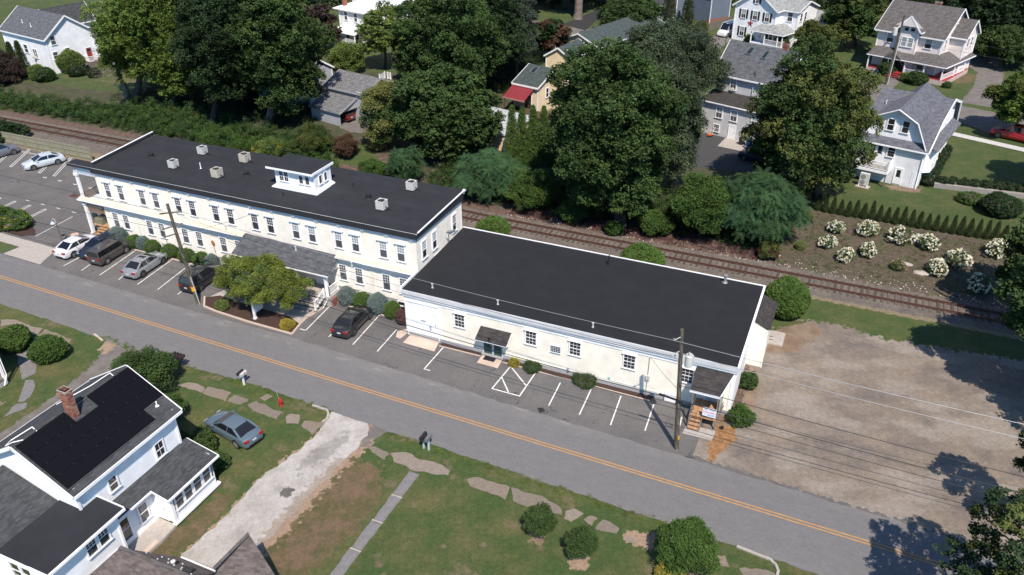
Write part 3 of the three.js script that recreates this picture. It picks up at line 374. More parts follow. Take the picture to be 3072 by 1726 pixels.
// ---------------------------------------------------------------- the long two-storey building
{
  const A = thing('office_building', 'long cream two-storey clapboard building with flat black roof and white cupola', 'building');
  const xl = -1.0, xr = 35.86, zr = -8.4, f0 = x => H(x, 0) - 0.1;
  const wl = gb(); wl.siding([[xl, 1.5], [xr, 1.5], [xr, 7.9], [xl, 7.9]], [0, 0, 0], [1, 0], [0, 1]); mesh('wall', wl.build(), M.cream, A, 'cream clapboard street wall');
  mesh('wall', gb().siding([[0, 1.4], [8.4, 1.4], [8.4, 8.05], [0, 7.9]], [xr, 0, 0], [0, -1], [1, 0]).build(), M.cream, A, 'cream clapboard end wall above the warehouse roof');
  mesh('wall', gb().siding([[0, 1.4], [8.4, 1.4], [8.4, 8.2], [0, 8.2]], [xl, 0, -8.4], [0, 1], [-1, 0]).siding([[-xr, 1.4], [-xl, 1.4], [-xl, 8.2], [-xr, 8.2]], [0, 0, zr], [-1, 0], [0, -1]).build(), M.cream, A);
  mesh('foundation', gb().box(xl, -0.2, zr + 0.02, xr - 0.02, 1.52, -0.03).build(), M.found, A);
  mesh('corner_board', gb().box(xl - 0.02, 1.4, -0.1, xl + 0.12, 7.9, 0.035).box(xr - 0.12, 4.2, -0.1, xr + 0.03, 7.95, 0.035).box(xr - 0.1, 4.2, zr - 0.02, xr + 0.03, 8.1, zr + 0.12).build(), M.cream, A);
  // windows of the street front
  const right = i => i >= 10;
  for (let i = 0; i < 16; i++) win(A, [((i / 2) | 0) * 4.6 + (i % 2) * 1.765 + 0.3425, 5.58, 0.016], 0, 0.685, 1.54, { lintel: 0.24, rows: [0, 3], cols: 3, trim: 0.12, g2: right(i) ? M.blind : undefined, g: right(i) ? M.greyGlass : i < 4 ? M.greyGlass : M.glass });
  for (const x of [0.36, 1.78, 4.96, 6.55, 9.56, 11.32, 14.3, 16.15, 27.98, 29.7, 32.55, 34.3]) win(A, [x, 2.29, 0.016], 0, 0.685, 1.54, { rows: [0, 3], cols: 3, trim: 0.12, g: M.greyGlass });
  for (const x of [1.15, 5.5, 10.1, 14.2, 29.9, 33.9]) win(A, [x, 0.95, -0.03], 0, 0.7, 0.38, { dbl: false, cols: 0, trim: 0.06, name: 'basement_window' });
  for (const z of [-1.2, -3.03, -6.82]) win(A, [xr + 0.016, 5.66, z], 90, 0.68, 1.6, { rows: [0, 3], cols: 3, trim: 0.12, g2: z > -6 ? M.blind : undefined });
  // cornice
  mesh('frieze', gb().box(-3.75, 7.76, 0.0, xr + 0.06, 8.44, 0.09).build(), M.frieze, A, 'pale grey frieze board under the front eave');
  mesh('frieze', gb().hexa([[xr, 7.85, 0.09], [xr + 0.06, 7.85, 0.09], [xr + 0.06, 8.0, zr], [xr, 8.0, zr], [xr, 8.45, 0.09], [xr + 0.06, 8.45, 0.09], [xr + 0.06, 8.8, zr], [xr, 8.8, zr]]).build(), M.greyTrim, A);
  mesh('cornice', gb().box(-4.1, 8.44, 0, xr + 0.16, 8.5, 0.16).box(-4.15, 8.5, 0.0, xr + 0.2, 8.56, 0.2).build(), M.greyTrim, A);
  mesh('gutter', gb().box(-4.2, 8.57, 0.2, xr + 0.26, 8.65, 0.28).build(), M.whiteTrim, A, 'white gutter along the front eave');
  for (let k = 0; k < 17; k++) { const x = -3.3 + k * 2.42; mesh('bracket', gb().box(x - 0.09, 7.8, 0.09, x - 0.02, 8.38, 0.2).box(x + 0.09, 7.8, 0.09, x + 0.16, 8.38, 0.2).box(x - 0.09, 8.2, 0.2, x - 0.02, 8.4, 0.26).box(x + 0.09, 8.2, 0.2, x + 0.16, 8.4, 0.26).build(), M.greyTrim, A); }
  // belt roof between the storeys
  for (const [a, b, end] of [[-4.0, 17.3], [27.6, 35.84]]) {
    mesh('belt_roof', gb().slab([[a, 4.78, 0.52], [b, 4.78, 0.52], [b, 4.96, 0.0], [a, 4.96, 0.0]], 0.04).build(), tx(0.55, 0.46, 0.36, T_soft), A, 'narrow tan belt roof between the storeys');
    mesh('belt_gutter', gb().box(a, 4.7, 0.5, b, 4.77, 0.57).build(), M.whiteTrim, A); mesh('belt_soffit', gb().box(a, 4.4, 0.0, b, 4.68, 0.06).box(a, 4.6, 0.06, b, 4.68, 0.45).build(), M.frieze, A);
  }
  for (const x of [3.4, 8.05, 12.75, 31.1]) mesh('pilaster', gb().box(x - 0.2, 1.5, 0, x + 0.2, 4.5, 0.06).box(x - 0.28, 4.42, 0, x + 0.28, 4.56, 0.1).build(), M.cream, A);
  // roof in overlapping felt strips
  const ry = z => 8.64 + 0.32 * (0.4 - z) / 8.8, nS = 9, dz = 8.95 / nS;
  for (let k = 0; k < nS; k++) { const z0 = 0.28 - k * dz, z1 = z0 - dz - 0.08, a = k === 0 ? -4.15 : -1.15, b = xr + 0.25; for (const [p, q] of [[a, b]]) mesh('roof_strip', gb().slab([[p, ry(z0) + 0.03, z0], [q, ry(z0) + 0.03, z0], [q, ry(z1) + 0.02, z1], [p, ry(z1) + 0.02, z1]], 0.03).build(), k % 3 === 1 ? M.memb2 : M.memb, A); }
  mesh('roof_deck', gb().hexa([[-1.1, 8.1, 0.3], [xr + 0.2, 8.1, 0.3], [xr + 0.2, 8.1, zr - 0.1], [-1.1, 8.1, zr - 0.1], [-1.1, ry(0.3) - 0.03, 0.3], [xr + 0.2, ry(0.3) - 0.03, 0.3], [xr + 0.2, ry(zr) - 0.03, zr - 0.1], [-1.1, ry(zr) - 0.03, zr - 0.1]]).build(), M.memb, A);
  mesh('parapet', gb().bar([-1.25, 8.75, -0.3], [-1.25, 9.22, -8.5], 0.2, 0.36).build(), M.memb, A); mesh('coping', gb().bar([-1.3, 8.95, -0.3], [-1.3, 9.42, -8.55], 0.16, 0.05).build(), M.whiteTrim, A, 'white coping on the left parapet');
  mesh('coping', gb().bar([xr + 0.28, 8.68, 0.1], [xr + 0.28, 9.02, zr - 0.1], 0.1, 0.1).box(xr + 0.2, 9.0, zr - 0.22, xr + 0.44, 9.14, zr - 0.02).build(), M.whiteTrim, A);
  mesh('eave_board', gb().box(-1.2, 8.7, zr - 0.2, xr + 0.3, 8.95, zr - 0.08).build(), M.greyTrim, A);
  // two-storey porch at the left end
  const po = mesh('end_porch', gb().box(-3.9, 4.3, -2.6, -1.0, 4.55, 0.12).box(-3.9, 7.55, -0.1, -1, 7.82, 0.09).build(), M.greyTrim, A, 'two-storey porch at the left end');
  mesh('column', gb().box(-3.72, 0.5, -0.05, -3.42, 4.3, 0.22).box(-3.66, 4.55, -0.03, -3.42, 7.55, 0.2).box(-3.8, 0.5, -0.12, -3.34, 0.85, 0.3).box(-3.78, 4.12, -0.1, -3.36, 4.3, 0.28).box(-3.76, 7.36, -0.1, -3.34, 7.6, 0.28).build(), M.whiteTrim, po);
  mesh('rear_column', gb().box(-3.7, 0.4, -2.5, -3.55, 7.9, -2.35).build(), M.darkWood, po);
  mesh('deck_boards', gb().box(-3.85, 4.24, -2.6, -1.05, 4.32, -0.02).box(-3.85, 1.7, -2.6, -1.05, 1.78, -0.1).build(), M.deckWood, po);
  mesh('railing', railing(railing(gb(), [-3.5, 3.35, 0.02], [-1.1, 3.35, 0.02], 0.85, 0.16), [-3.6, 4.5, -2.45], [-3.6, 4.5, -0.2], 0.85, 0.2).build(), M.wood, po);
  mesh('steps', steps(gb(), -2.3, -1.1, 0.1, 0.55, 1.75, 6, 0.26).box(-2.34, 0.5, 0.1, -2.28, 1.5, 1.5).build(), M.deckWood, po); mesh('porch_wall', gb().box(-3.4, 0.5, -2.6, -2.3, 2.4, -0.3).box(-4.9, 0.5, -1.5, -4.3, 2.2, -1.3).build(), tx(0.16, 0.16, 0.11, T_soft), po);
  mesh('porch_roof', gb().slab([[-4.15, 8.62, 0.42], [-1.0, 8.62, 0.42], [-1.0, 8.68, -0.75], [-4.05, 8.68, -0.75]], 0.18).build(), M.memb, po);
  const lt = mesh('side_wing', gb().box(-4.6, 0.4, -8.3, -1.05, 4.2, -3.4).build(), M.cream, A, 'low side wing behind the end porch'); mesh('wing_roof', gb().slab([[-4.9, 4.0, -3.0], [-1.02, 5.6, -3.0], [-1.02, 5.6, -8.6], [-4.9, 4.0, -8.6]], 0.12).build(), M.shPorch, lt);
  // entrance porch with pent roof
  const ep = mesh('entry_porch', gb().box(17.5, 0.2, 0.02, 27.5, 1.2, 1.75).build(), M.concrete, A, 'entrance porch with grey shingled pent roof');
  mesh('pent_roof', gb().slab([[17.1, 3.72, 2.1], [27.8, 3.72, 2.1], [27.75, 4.72, 0.02], [17.3, 4.9, 0.02]], 0.1).build(), M.shPorch, ep); mesh('eave_trim', gb().box(17.1, 3.55, 2.06, 27.8, 3.66, 2.14).box(17.2, 3.35, 1.6, 27.6, 3.55, 1.72).build(), M.whiteTrim, ep);
  mesh('gable_infill', gb().prism([[27.4, 0.03], [27.5, 0.03], [27.5, 1.9], [27.4, 1.9]], 3.5, (x, z) => 4.62 - z * 0.47).build(), M.cream, ep);
  for (const x of [17.6, 20.6, 24.0, 27.25]) mesh('post', gb().box(x - 0.11, 1.2, 1.55, x + 0.11, 3.4, 1.77).build(), M.whiteTrim, ep);
  mesh('railing', railing(railing(gb(), [27.3, 1.2, 0.2], [27.3, 1.2, 1.6], 0.9, 0.15), [17.6, 1.2, 1.66], [24, 1.2, 1.66], 0.9, 0.15).build(), M.whiteTrim, ep);
  mesh('stair_railing', railing(gb(), [26.9, 1.1, 1.8], [26.6, 0.35, 2.9], 0.85, 0.16).build(), M.whiteTrim, ep); mesh('steps', steps(gb(), 24.5, 26.8, 1.75, 0.2, 1.2, 5, 0.28).build(), M.concrete, ep);
  for (const x of [19.2, 22.2]) win(ep, [x, 2.0, 0.03], 0, 0.8, 1.3, { cols: 0 }); door(ep, [25.4, 1.2, 0.03], 0, 0.95, 2.05, M.whiteTrim, 0.9);
  downpipe(ep, [[27.2, 3.5, 1.9], [27.2, 0.9, 1.85], [26.9, 0.25, 2.2]]);
  mesh('porch_skirt', gb().box(27.5, 0.1, 0.1, 27.62, 0.95, 1.6).build(), M.brick, ep);
  // cupola
  const cu = mesh('cupola', gb().siding([[19.3, 9.05], [23.75, 9.05], [23.75, 10.75], [19.3, 10.75]], [0, 0, -3.05], [1, 0], [0, 1], 0.4, 0.004).siding([[0, 9.05], [2.5, 9.05], [2.5, 10.75], [0, 10.75]], [23.75, 0, -3.05], [0, -1], [1, 0], 0.4, 0.004).siding([[0, 9], [2.5, 9], [2.5, 10.75], [0, 10.75]], [19.3, 0, -5.55], [0, 1], [-1, 0], 0.4, 0.004).siding([[-23.75, 9], [-19.3, 9], [-19.3, 10.75], [-23.75, 10.75]], [0, 0, -5.55], [-1, 0], [0, -1], 0.4, 0.004).build(), M.whiteTrim, A, 'white rooftop cupola');
  mesh('cupola_roof', gb().slab([[18.75, 10.86, -2.62], [23.85, 10.86, -2.62], [23.85, 10.95, -5.9], [18.75, 10.95, -5.9]], 0.07).build(), M.memb, cu); mesh('fascia', gb().box(18.7, 10.66, -2.66, 23.9, 10.85, -2.58).box(23.84, 10.68, -5.9, 23.92, 10.9, -2.66).box(18.8, 10.66, -5.85, 23.84, 10.74, -2.66).build(), M.whiteTrim, cu);
  mesh('skirt', gb().prism([[18.95, -2.72], [24.05, -2.72], [24.05, -5.75], [18.95, -5.75]], 8.7, 8.86).hexa([[18.98, 8.88, -2.7], [24.02, 8.88, -2.7], [24.02, 8.88, -5.74], [18.98, 8.88, -5.74], [19.3, 9.1, -3.04], [23.76, 9.1, -3.04], [23.76, 9.1, -5.6], [19.3, 9.1, -5.6]]).build(), M.whiteTrim, cu);
  for (const x of [20.05, 20.6]) win(cu, [x, 9.5, -3.044], 0, 0.42, 0.95, { cols: 2, rows: 1, trim: 0.05, sill: 0.05 });
  for (const x of [22.25, 22.95]) win(cu, [x, 9.55, -3.044], 0, 0.42, 0.78, { dbl: false, cols: 0, trim: 0.05, sill: 0.05, g: M.greyGlass }); for (const z of [-3.85, -4.65]) win(cu, [23.756, 9.5, z], 90, 0.42, 0.8, { dbl: false, cols: 0, trim: 0.05, sill: 0.05, g: M.greyGlass });
}
// ---------------------------------------------------------------- the long low warehouse
{
  const B = thing('warehouse', 'long low cream warehouse with wide flat black roof and white roller door', 'building');
  const xl = 35.88, xr = 63.5, zf = 2.54, zr = -8.45;
  mesh('wall', gb().siding([[xl, 0.35], [xr, 0.35], [xr, 4.0], [xl, 4.0]], [0, 0, zf], [1, 0], [0, 1], 1.8, 0.004).build(), M.creamB, B, 'cream boarded street wall');
  mesh('wall', gb().prism([[xl, zf - 0.02], [xr, zf - 0.02], [xr, zr], [xl, zr]], -0.1, (x, z) => 4.55 + 0.5 * (zf - z) / 11).build(), M.creamB, B);
  mesh('foundation', gb().box(xl - 0.02, -0.1, zf - 0.5, xr + 0.02, 0.37, zf + 0.05).build(), M.found, B); mesh('base_board', gb().box(45.2, 0.37, zf, xr, 0.55, zf + 0.03).build(), M.creamB, B);
  mesh('corner_board', gb().box(xl - 0.02, 0.3, zf - 0.3, xl + 0.28, 3.7, zf + 0.04).box(xr - 0.25, 0.3, zf - 0.3, xr + 0.04, 3.7, zf + 0.045).box(39.05, 0, zf, 39.35, 3.6, zf + 0.035).build(), M.whiteTrim, B);
  mesh('side_boarding', gb().box(xr, 0.3, -4.4, xr + 0.03, 4.5, zf).build(), M.whiteTrim, B);
  mesh('cornice', gb().box(xl - 0.05, 3.62, zf, xr + 0.1, 4.0, zf + 0.06).box(xl - 0.08, 4.0, zf, xr + 0.14, 4.2, zf + 0.2).hexa([[xl - 0.1, 4.2, zf + 0.28], [xr + 0.16, 4.2, zf + 0.28], [xr + 0.16, 4.2, zf], [xl - 0.1, 4.2, zf], [xl - 0.1, 4.7, zf + 0.4], [xr + 0.16, 4.7, zf + 0.4], [xr + 0.16, 4.7, zf], [xl - 0.1, 4.7, zf]]).build(), M.whiteTrim, B, 'wide white front cornice');
  const ry = z => 4.72 + 0.48 * (2.9 - z) / 11.4, nS = 7, dz = 11.45 / nS;
  for (let k = 0; k < nS; k++) { const z0 = 2.9 - k * dz, z1 = z0 - dz - 0.06; for (const [p, q] of [[xl + 0.05, xr + 0.1]]) mesh('roof_strip', gb().slab([[p, ry(z0) + 0.03, z0], [q, ry(z0) + 0.03, z0], [q, ry(z1) + 0.022, z1], [p, ry(z1) + 0.022, z1]], 0.03).build(), M.membB, B); }
  mesh('roof_deck', gb().prism([[xl + 0.05, 2.85], [xr + 0.08, 2.85], [xr + 0.08, -8.5], [xl + 0.05, -8.5]], 4.4, (x, z) => ry(z) - 0.03).build(), M.membB, B);
  mesh('edge_strip', gb().bar([xr + 0.14, ry(2.9) + 0.0, 2.92], [xr + 0.14, ry(-8.5), -8.5], 0.16, 0.22).box(xl, ry(-8.5) - 0.1, -8.62, xr + 0.2, ry(-8.5) + 0.08, -8.52).bar([xl - 0.04, ry(2.9) + 0.05, 2.92], [xl - 0.04, ry(0.1) + 0.05, 0.1], 0.14, 0.3).build(), M.whiteTrim, B, 'white metal roof edge');
  for (const x of [41.07, 47.46, 51.2, 55.6, 60.04]) win(B, [x, 2.1, zf + 0.006], 0, 0.86, 1.24, { cols: 3, rows: 2, trim: 0.09, lintel: 0.14, lm: M.whiteTrim });
  win(B, [49.58, 1.9, zf + 0.006], 0, 0.78, 0.6, { cols: 4, rows: 4, dbl: false, trim: 0.03, sill: 0.03, mat: M.greyTrim, g: M.glass });
  const gd = mesh('garage_door', gb().box(36.0, 0, zf, 36.12, 3.6, zf + 0.06).box(39.0, 0, zf, 39.1, 3.6, zf + 0.06).box(36.0, 3.45, zf, 39.1, 3.6, zf + 0.1).build(), M.whiteTrim, B, 'wide white roller door');
  for (let k = 0; k < 8; k++) mesh('door_panel', gb().box(36.12, 0.03 + k * 0.43, zf, 39.0, 0.03 + k * 0.43 + 0.415, zf + 0.035).build(), M.whiteTrim, gd); mesh('handle', gb().box(38.75, 1.5, zf + 0.035, 38.8, 1.75, zf + 0.07).build(), M.steel, gd);
  mesh('door_notice', gb().box(37.35, 1.72, zf + 0.036, 37.85, 1.86, zf + 0.042).build(), std(0.35, 0.35, 0.35), gd);
  // door with shingled hood
  const dh = mesh('door_hood', gb().slab([[42.9, 2.0, 3.5], [45.72, 2.0, 3.5], [45.75, 2.72, 2.56], [43.0, 2.72, 2.56]], 0.07).build(), M.shBlack, B, 'dark shingled hood over the green double door');
  mesh('hood_trim', gb().bar([45.72, 1.92, 3.5], [45.74, 2.64, 2.56], 0.05, 0.12).bar([42.93, 1.9, 3.46], [45.7, 1.9, 3.46], 0.05, 0.1).bar([43.1, 1.9, 3.35], [43.1, 1.3, 2.58], 0.06, 0.06).bar([45.5, 1.9, 3.35], [45.5, 1.3, 2.58], 0.06, 0.06).build(), M.whiteTrim, dh);
  for (const x of [43.66, 44.49]) door(B, [x, 0.14, zf + 0.006], 0, 0.8, 1.95, M.greenDoor, 0.35, M.greyTrim); mesh('threshold', gb().box(43.1, 0, zf, 45.0, 0.13, zf + 0.3).build(), M.found, B);
  // side porch at the right end
  const rp = mesh('corner_porch', gb().box(60.95, 0.82, zf + 0.06, 62.85, 0.95, 4.65).build(), M.deckWood, B, 'small timber corner porch with dark shingled roof');
  mesh('porch_roof', gb().slab([[60.72, 3.05, 4.62], [62.85, 3.05, 4.62], [63.4, 3.84, 2.58], [60.7, 3.84, 2.58]], 0.08).build(), M.shBlack, rp); mesh('eave_trim', gb().bar([60.7, 2.98, 4.64], [62.88, 2.98, 4.64], 0.05, 0.16).bar([62.88, 2.98, 4.64], [63.42, 3.77, 2.6], 0.06, 0.14).build(), M.whiteTrim, rp);
  for (const [x, z] of [[60.98, 4.55], [62.78, 4.55]]) mesh('post', gb().box(x - 0.05, 0, z - 0.05, x + 0.05, 3.0, z + 0.05).build(), M.greyWood, rp);
  for (let k = 0; k < 5; k++) mesh('step', gb().box(60.98, 0.17 * k + 0.11, 5.0 - 0.24 * k, 61.78, 0.17 * k + 0.17, 5.28 - 0.24 * k).build(), M.deckWood, rp);
  mesh('stringer', gb().bar([60.96, 0.05, 5.2], [60.96, 0.85, 4.05], 0.05, 0.24).bar([61.8, 0.05, 5.2], [61.8, 0.85, 4.05], 0.05, 0.24).build(), M.greyWood, rp);
  mesh('railing', gb().bar([60.96, 0.95, 5.1], [60.96, 1.75, 4.2], 0.05, 0.06).bar([60.96, 1.75, 4.2], [60.96, 1.75, 2.7], 0.05, 0.06).box(60.92, 0, 5.06, 61.0, 1.0, 5.14).bar([61.8, 1.15, 4.6], [62.8, 1.15, 4.6], 0.08, 0.05).box(61.76, 0, 4.56, 61.84, 1.2, 4.64).bar([62.8, 1.2, 4.6], [62.95, 1.2, 2.7], 0.05, 0.1).bar([62.85, 0.9, 4.6], [63.0, 0.9, 2.7], 0.05, 0.22).build(), M.greyWood, rp);
  mesh('screen', gb().box(62.82, 0.9, 2.6, 62.88, 2.9, 3.9).build(), tx(0.36, 0.4, 0.35, T_soft), rp);
  const lt = gb(); for (let k = -6; k < 12; k++) { lt.bar([60.94, 0.05 + Math.max(0, -k * 0.0), 2.7 + k * 0.16 + (k < 0 ? 0.96 : 0)], [60.94, 0.8, 3.4 + k * 0.16 > 4.6 ? 4.6 : 3.4 + k * 0.16], 0.02, 0.03); } mesh('lattice', lt.build(), M.darkWood, rp);
  door(rp, [62.0, 0.95, zf + 0.01], 0, 0.8, 1.9, M.greyTrim, 0.6);
  // lean-to on the right end
  const sh = mesh('lean_to', gb().prism([[63.52, -4.6], [64.7, -4.6], [64.7, -8.7], [63.52, -8.7]], 0, (x) => 4.2 - (x - 63.5) * 0.5).build(), M.creamB, B, 'cream lean-to on the right end'); mesh('lean_to_roof', gb().slab([[63.5, 4.36, -4.5], [64.9, 3.72, -4.5], [64.9, 3.72, -8.9], [63.5, 4.36, -8.9]], 0.07).build(), M.shBlack, sh); mesh('corner_trim', gb().box(64.66, 0, -4.66, 64.76, 3.55, -4.54).build(), M.whiteTrim, sh); mesh('steps', steps(gb(), 64.7, 65.1, -9.2, 0.05, 0.45, 3, 0.3).build(), M.concrete, sh);
  mesh('wall_panel', gb().box(58.6, 0.05, zf + 0.05, 59.45, 0.75, zf + 0.22).build(), M.whiteTrim, B, 'white access panel by the corner porch');
  mesh('meter', gb().box(57.0, 1.5, zf, 57.3, 1.9, zf + 0.18).tube([57.15, 1.9, zf + 0.08], [57.15, 3.6, zf + 0.08], 0.025, 0.025).tube([57.1, 0.5, zf + 0.05], [57.15, 1.5, zf + 0.08], 0.02, 0.02).build(), M.acGrey, B); mesh('wall_vent', gb().box(54.0, 0.62, zf, 54.2, 0.8, zf + 0.06).build(), M.teal, B);
}
// ---------------------------------------------------------------- houses
// block of walls with an optional gable; ridge 'x' or 'z'; adds parts wall, roof, fascia to par
function block(par, x0, x1, z0, z1, yb, ye, yr, ridge, wm, rm, { over = 0.35, pitch = 0.14, fm = M.whiteTrim, corner = true, foundation = 0, faces = 'frlb', roof = true, wl } = {}) {
  const w = x1 - x0, d = z0 - z1, hz = w / 2, hd = d / 2;
  const W = gb(), gx_ = ridge === 'z' && yr > ye, gz_ = ridge === 'x' && yr > ye;
  const fp = gx_ ? [[0, yb], [w, yb], [w, ye], [hz, yr], [0, ye]] : [[0, yb], [w, yb], [w, ye], [0, ye]], sp = gz_ ? [[0, yb], [d, yb], [d, ye], [hd, yr], [0, ye]] : [[0, yb], [d, yb], [d, ye], [0, ye]];
  if (faces.includes('f')) W.siding(fp, [x0, 0, z0], [1, 0], [0, 1], pitch); if (faces.includes('b')) W.siding(fp, [x1, 0, z1], [-1, 0], [0, -1], pitch);
  if (faces.includes('r')) W.siding(sp, [x1, 0, z0], [0, -1], [1, 0], pitch); if (faces.includes('l')) W.siding(sp, [x0, 0, z1], [0, 1], [-1, 0], pitch);
  const wall = mesh('wall', W.build(), wm, par, wl);
  if (corner) { const C = gb(); for (const [x, z] of [[x0, z0], [x1, z0], [x1, z1], [x0, z1]]) C.box(x - 0.07, yb, z - 0.07, x + 0.07, ye - 0.02, z + 0.07); mesh('corner_board', C.build(), fm, par); }
  if (foundation) mesh('foundation', gb().box(x0 + 0.02, yb - foundation, z1 + 0.02, x1 - 0.02, yb + 0.02, z0 - 0.02).build(), M.found, par);
  if (roof && yr > ye) {
    const o = over, F = gb();
    if (ridge === 'x') { const s = (yr - ye) / hd, e = ye - s * o, zm = (z0 + z1) / 2;
      mesh('roof', plate([[x0 - o, e, z0 + o], [x1 + o, e, z0 + o], [x1 + o, yr + 0.1, zm], [x0 - o, yr + 0.1, zm]]), rm, par); mesh('roof', plate([[x1 + o, e, z1 - o], [x0 - o, e, z1 - o], [x0 - o, yr + 0.1, zm], [x1 + o, yr + 0.1, zm]]), rm, par);
      F.box(x0 - o, e - 0.22, z0 + o - 0.02, x1 + o, e - 0.02, z0 + o + 0.06).box(x0 - o, e - 0.22, z1 - o - 0.06, x1 + o, e - 0.02, z1 - o + 0.02);
      for (const x of [x0 - o - 0.03, x1 + o + 0.03]) F.bar([x, e - 0.06, z0 + o], [x, yr + 0.02, zm], 0.05, 0.24).bar([x, yr + 0.02, zm], [x, e - 0.06, z1 - o], 0.05, 0.24);
    } else { const s = (yr - ye) / hz, e = ye - s * o, xm = (x0 + x1) / 2;
      mesh('roof', plate([[x1 + o, e, z0 + o], [x1 + o, e, z1 - o], [xm, yr + 0.1, z1 - o], [xm, yr + 0.1, z0 + o]]), rm, par); mesh('roof', plate([[x0 - o, e, z1 - o], [x0 - o, e, z0 + o], [xm, yr + 0.1, z0 + o], [xm, yr + 0.1, z1 - o]]), rm, par);
      F.box(x1 + o - 0.02, e - 0.22, z1 - o, x1 + o + 0.06, e - 0.02, z0 + o).box(x0 - o - 0.06, e - 0.22, z1 - o, x0 - o + 0.02, e - 0.02, z0 + o);
      for (const z of [z0 + o + 0.03, z1 - o - 0.03]) F.bar([x1 + o, e - 0.06, z], [xm, yr + 0.02, z], 0.05, 0.24).bar([xm, yr + 0.02, z], [x0 - o, e - 0.06, z], 0.05, 0.24);
    }
    mesh('fascia', F.build(), fm, par);
  }
  return wall;
}
function brickChimney(par, x, y, z, w, d, h, course = 0.085, bl = 0.22) {
  const c = mesh('chimney', gb().box(x - w / 2 + 0.012, y, z - d / 2 + 0.012, x + w / 2 - 0.012, y + h, z + d / 2 - 0.012).build(), M.mortar, par, 'red brick chimney'); rs(77);
  const ms = [M.brick, tx(0.25, 0.095, 0.065, T_grit), tx(0.35, 0.15, 0.1, T_grit), tx(0.4, 0.24, 0.18, T_grit)], cache = {};
  for (let k = 0; k * course < h - 0.1; k++) { const y0 = y + k * course, o = (k % 2) * bl / 2, top = h - k * course < 0.5 ? 0.03 : 0;
    for (const [L, ax, sgn] of [[w, 'x', 1], [d, 'z', 1]]) { const n = Math.max(2, Math.round(L / bl)); for (let i = 0; i < n + (k % 2); i++) { const a = clamp(i * L / n - (k % 2) * L / n / 2, 0, L), b = clamp((i + 1) * L / n - (k % 2) * L / n / 2, 0, L); if (b - a < 0.04) continue;
      const len = b - a - 0.012, key = len.toFixed(3) + ax; const g = cache[key] || (cache[key] = ax === 'x' ? gb().box(0, 0, -0.05, len, course - 0.014, 0).build() : gb().box(-0.05, 0, 0, 0, course - 0.014, len).build());
      const m = mesh('brick', g, ms[(rnd() * 4) | 0], c); if (ax === 'x') m.position.set(x - w / 2 + a + 0.006, y0, z + d / 2 + top + rr(-0.002, 0.003)); else m.position.set(x + w / 2 + top + rr(-0.002, 0.003), y0, z - d / 2 + a + 0.006); } } }
  mesh('chimney_cap', gb().box(x - w / 2 - 0.03, y + h - 0.1, z - d / 2 - 0.03, x + w / 2 + 0.03, y + h, z + d / 2 + 0.03).build(), M.concrete, c);
  mesh('flue', gb().box(x - w * 0.33, y + h, z - 0.12, x - w * 0.05, y + h + 0.06, z + 0.12).box(x + w * 0.05, y + h, z - 0.12, x + w * 0.33, y + h + 0.06, z + 0.12).build(), tx(0.16, 0.06, 0.04, T_grit), c); return c;
}
const ventPipe = (par, x, y, z, h = 0.45, mat = M.whiteTrim) => mesh('vent_pipe', gb().tube([x, y, z], [x, y + h, z], 0.05, 0.05, 8).tube([x, y, z], [x, y + 0.05, z], 0.14, 0.1, 8).build(), mat, par);
function skylight(par, a, b, cc, dd) { // four corners on the roof, ccw from above
  const up = p => [p[0], p[1] + 0.12, p[2]]; const f = mesh('skylight', gb().bar(up(a), up(b), 0.1, 0.14).bar(up(b), up(cc), 0.1, 0.14).bar(up(cc), up(dd), 0.1, 0.14).bar(up(dd), up(a), 0.1, 0.14).build(), tx(0.1, 0.14, 0.14, T_soft), par); mesh('pane', gb().slab([a, b, cc, dd].map(up), 0.05).build(), M.glass, f); }
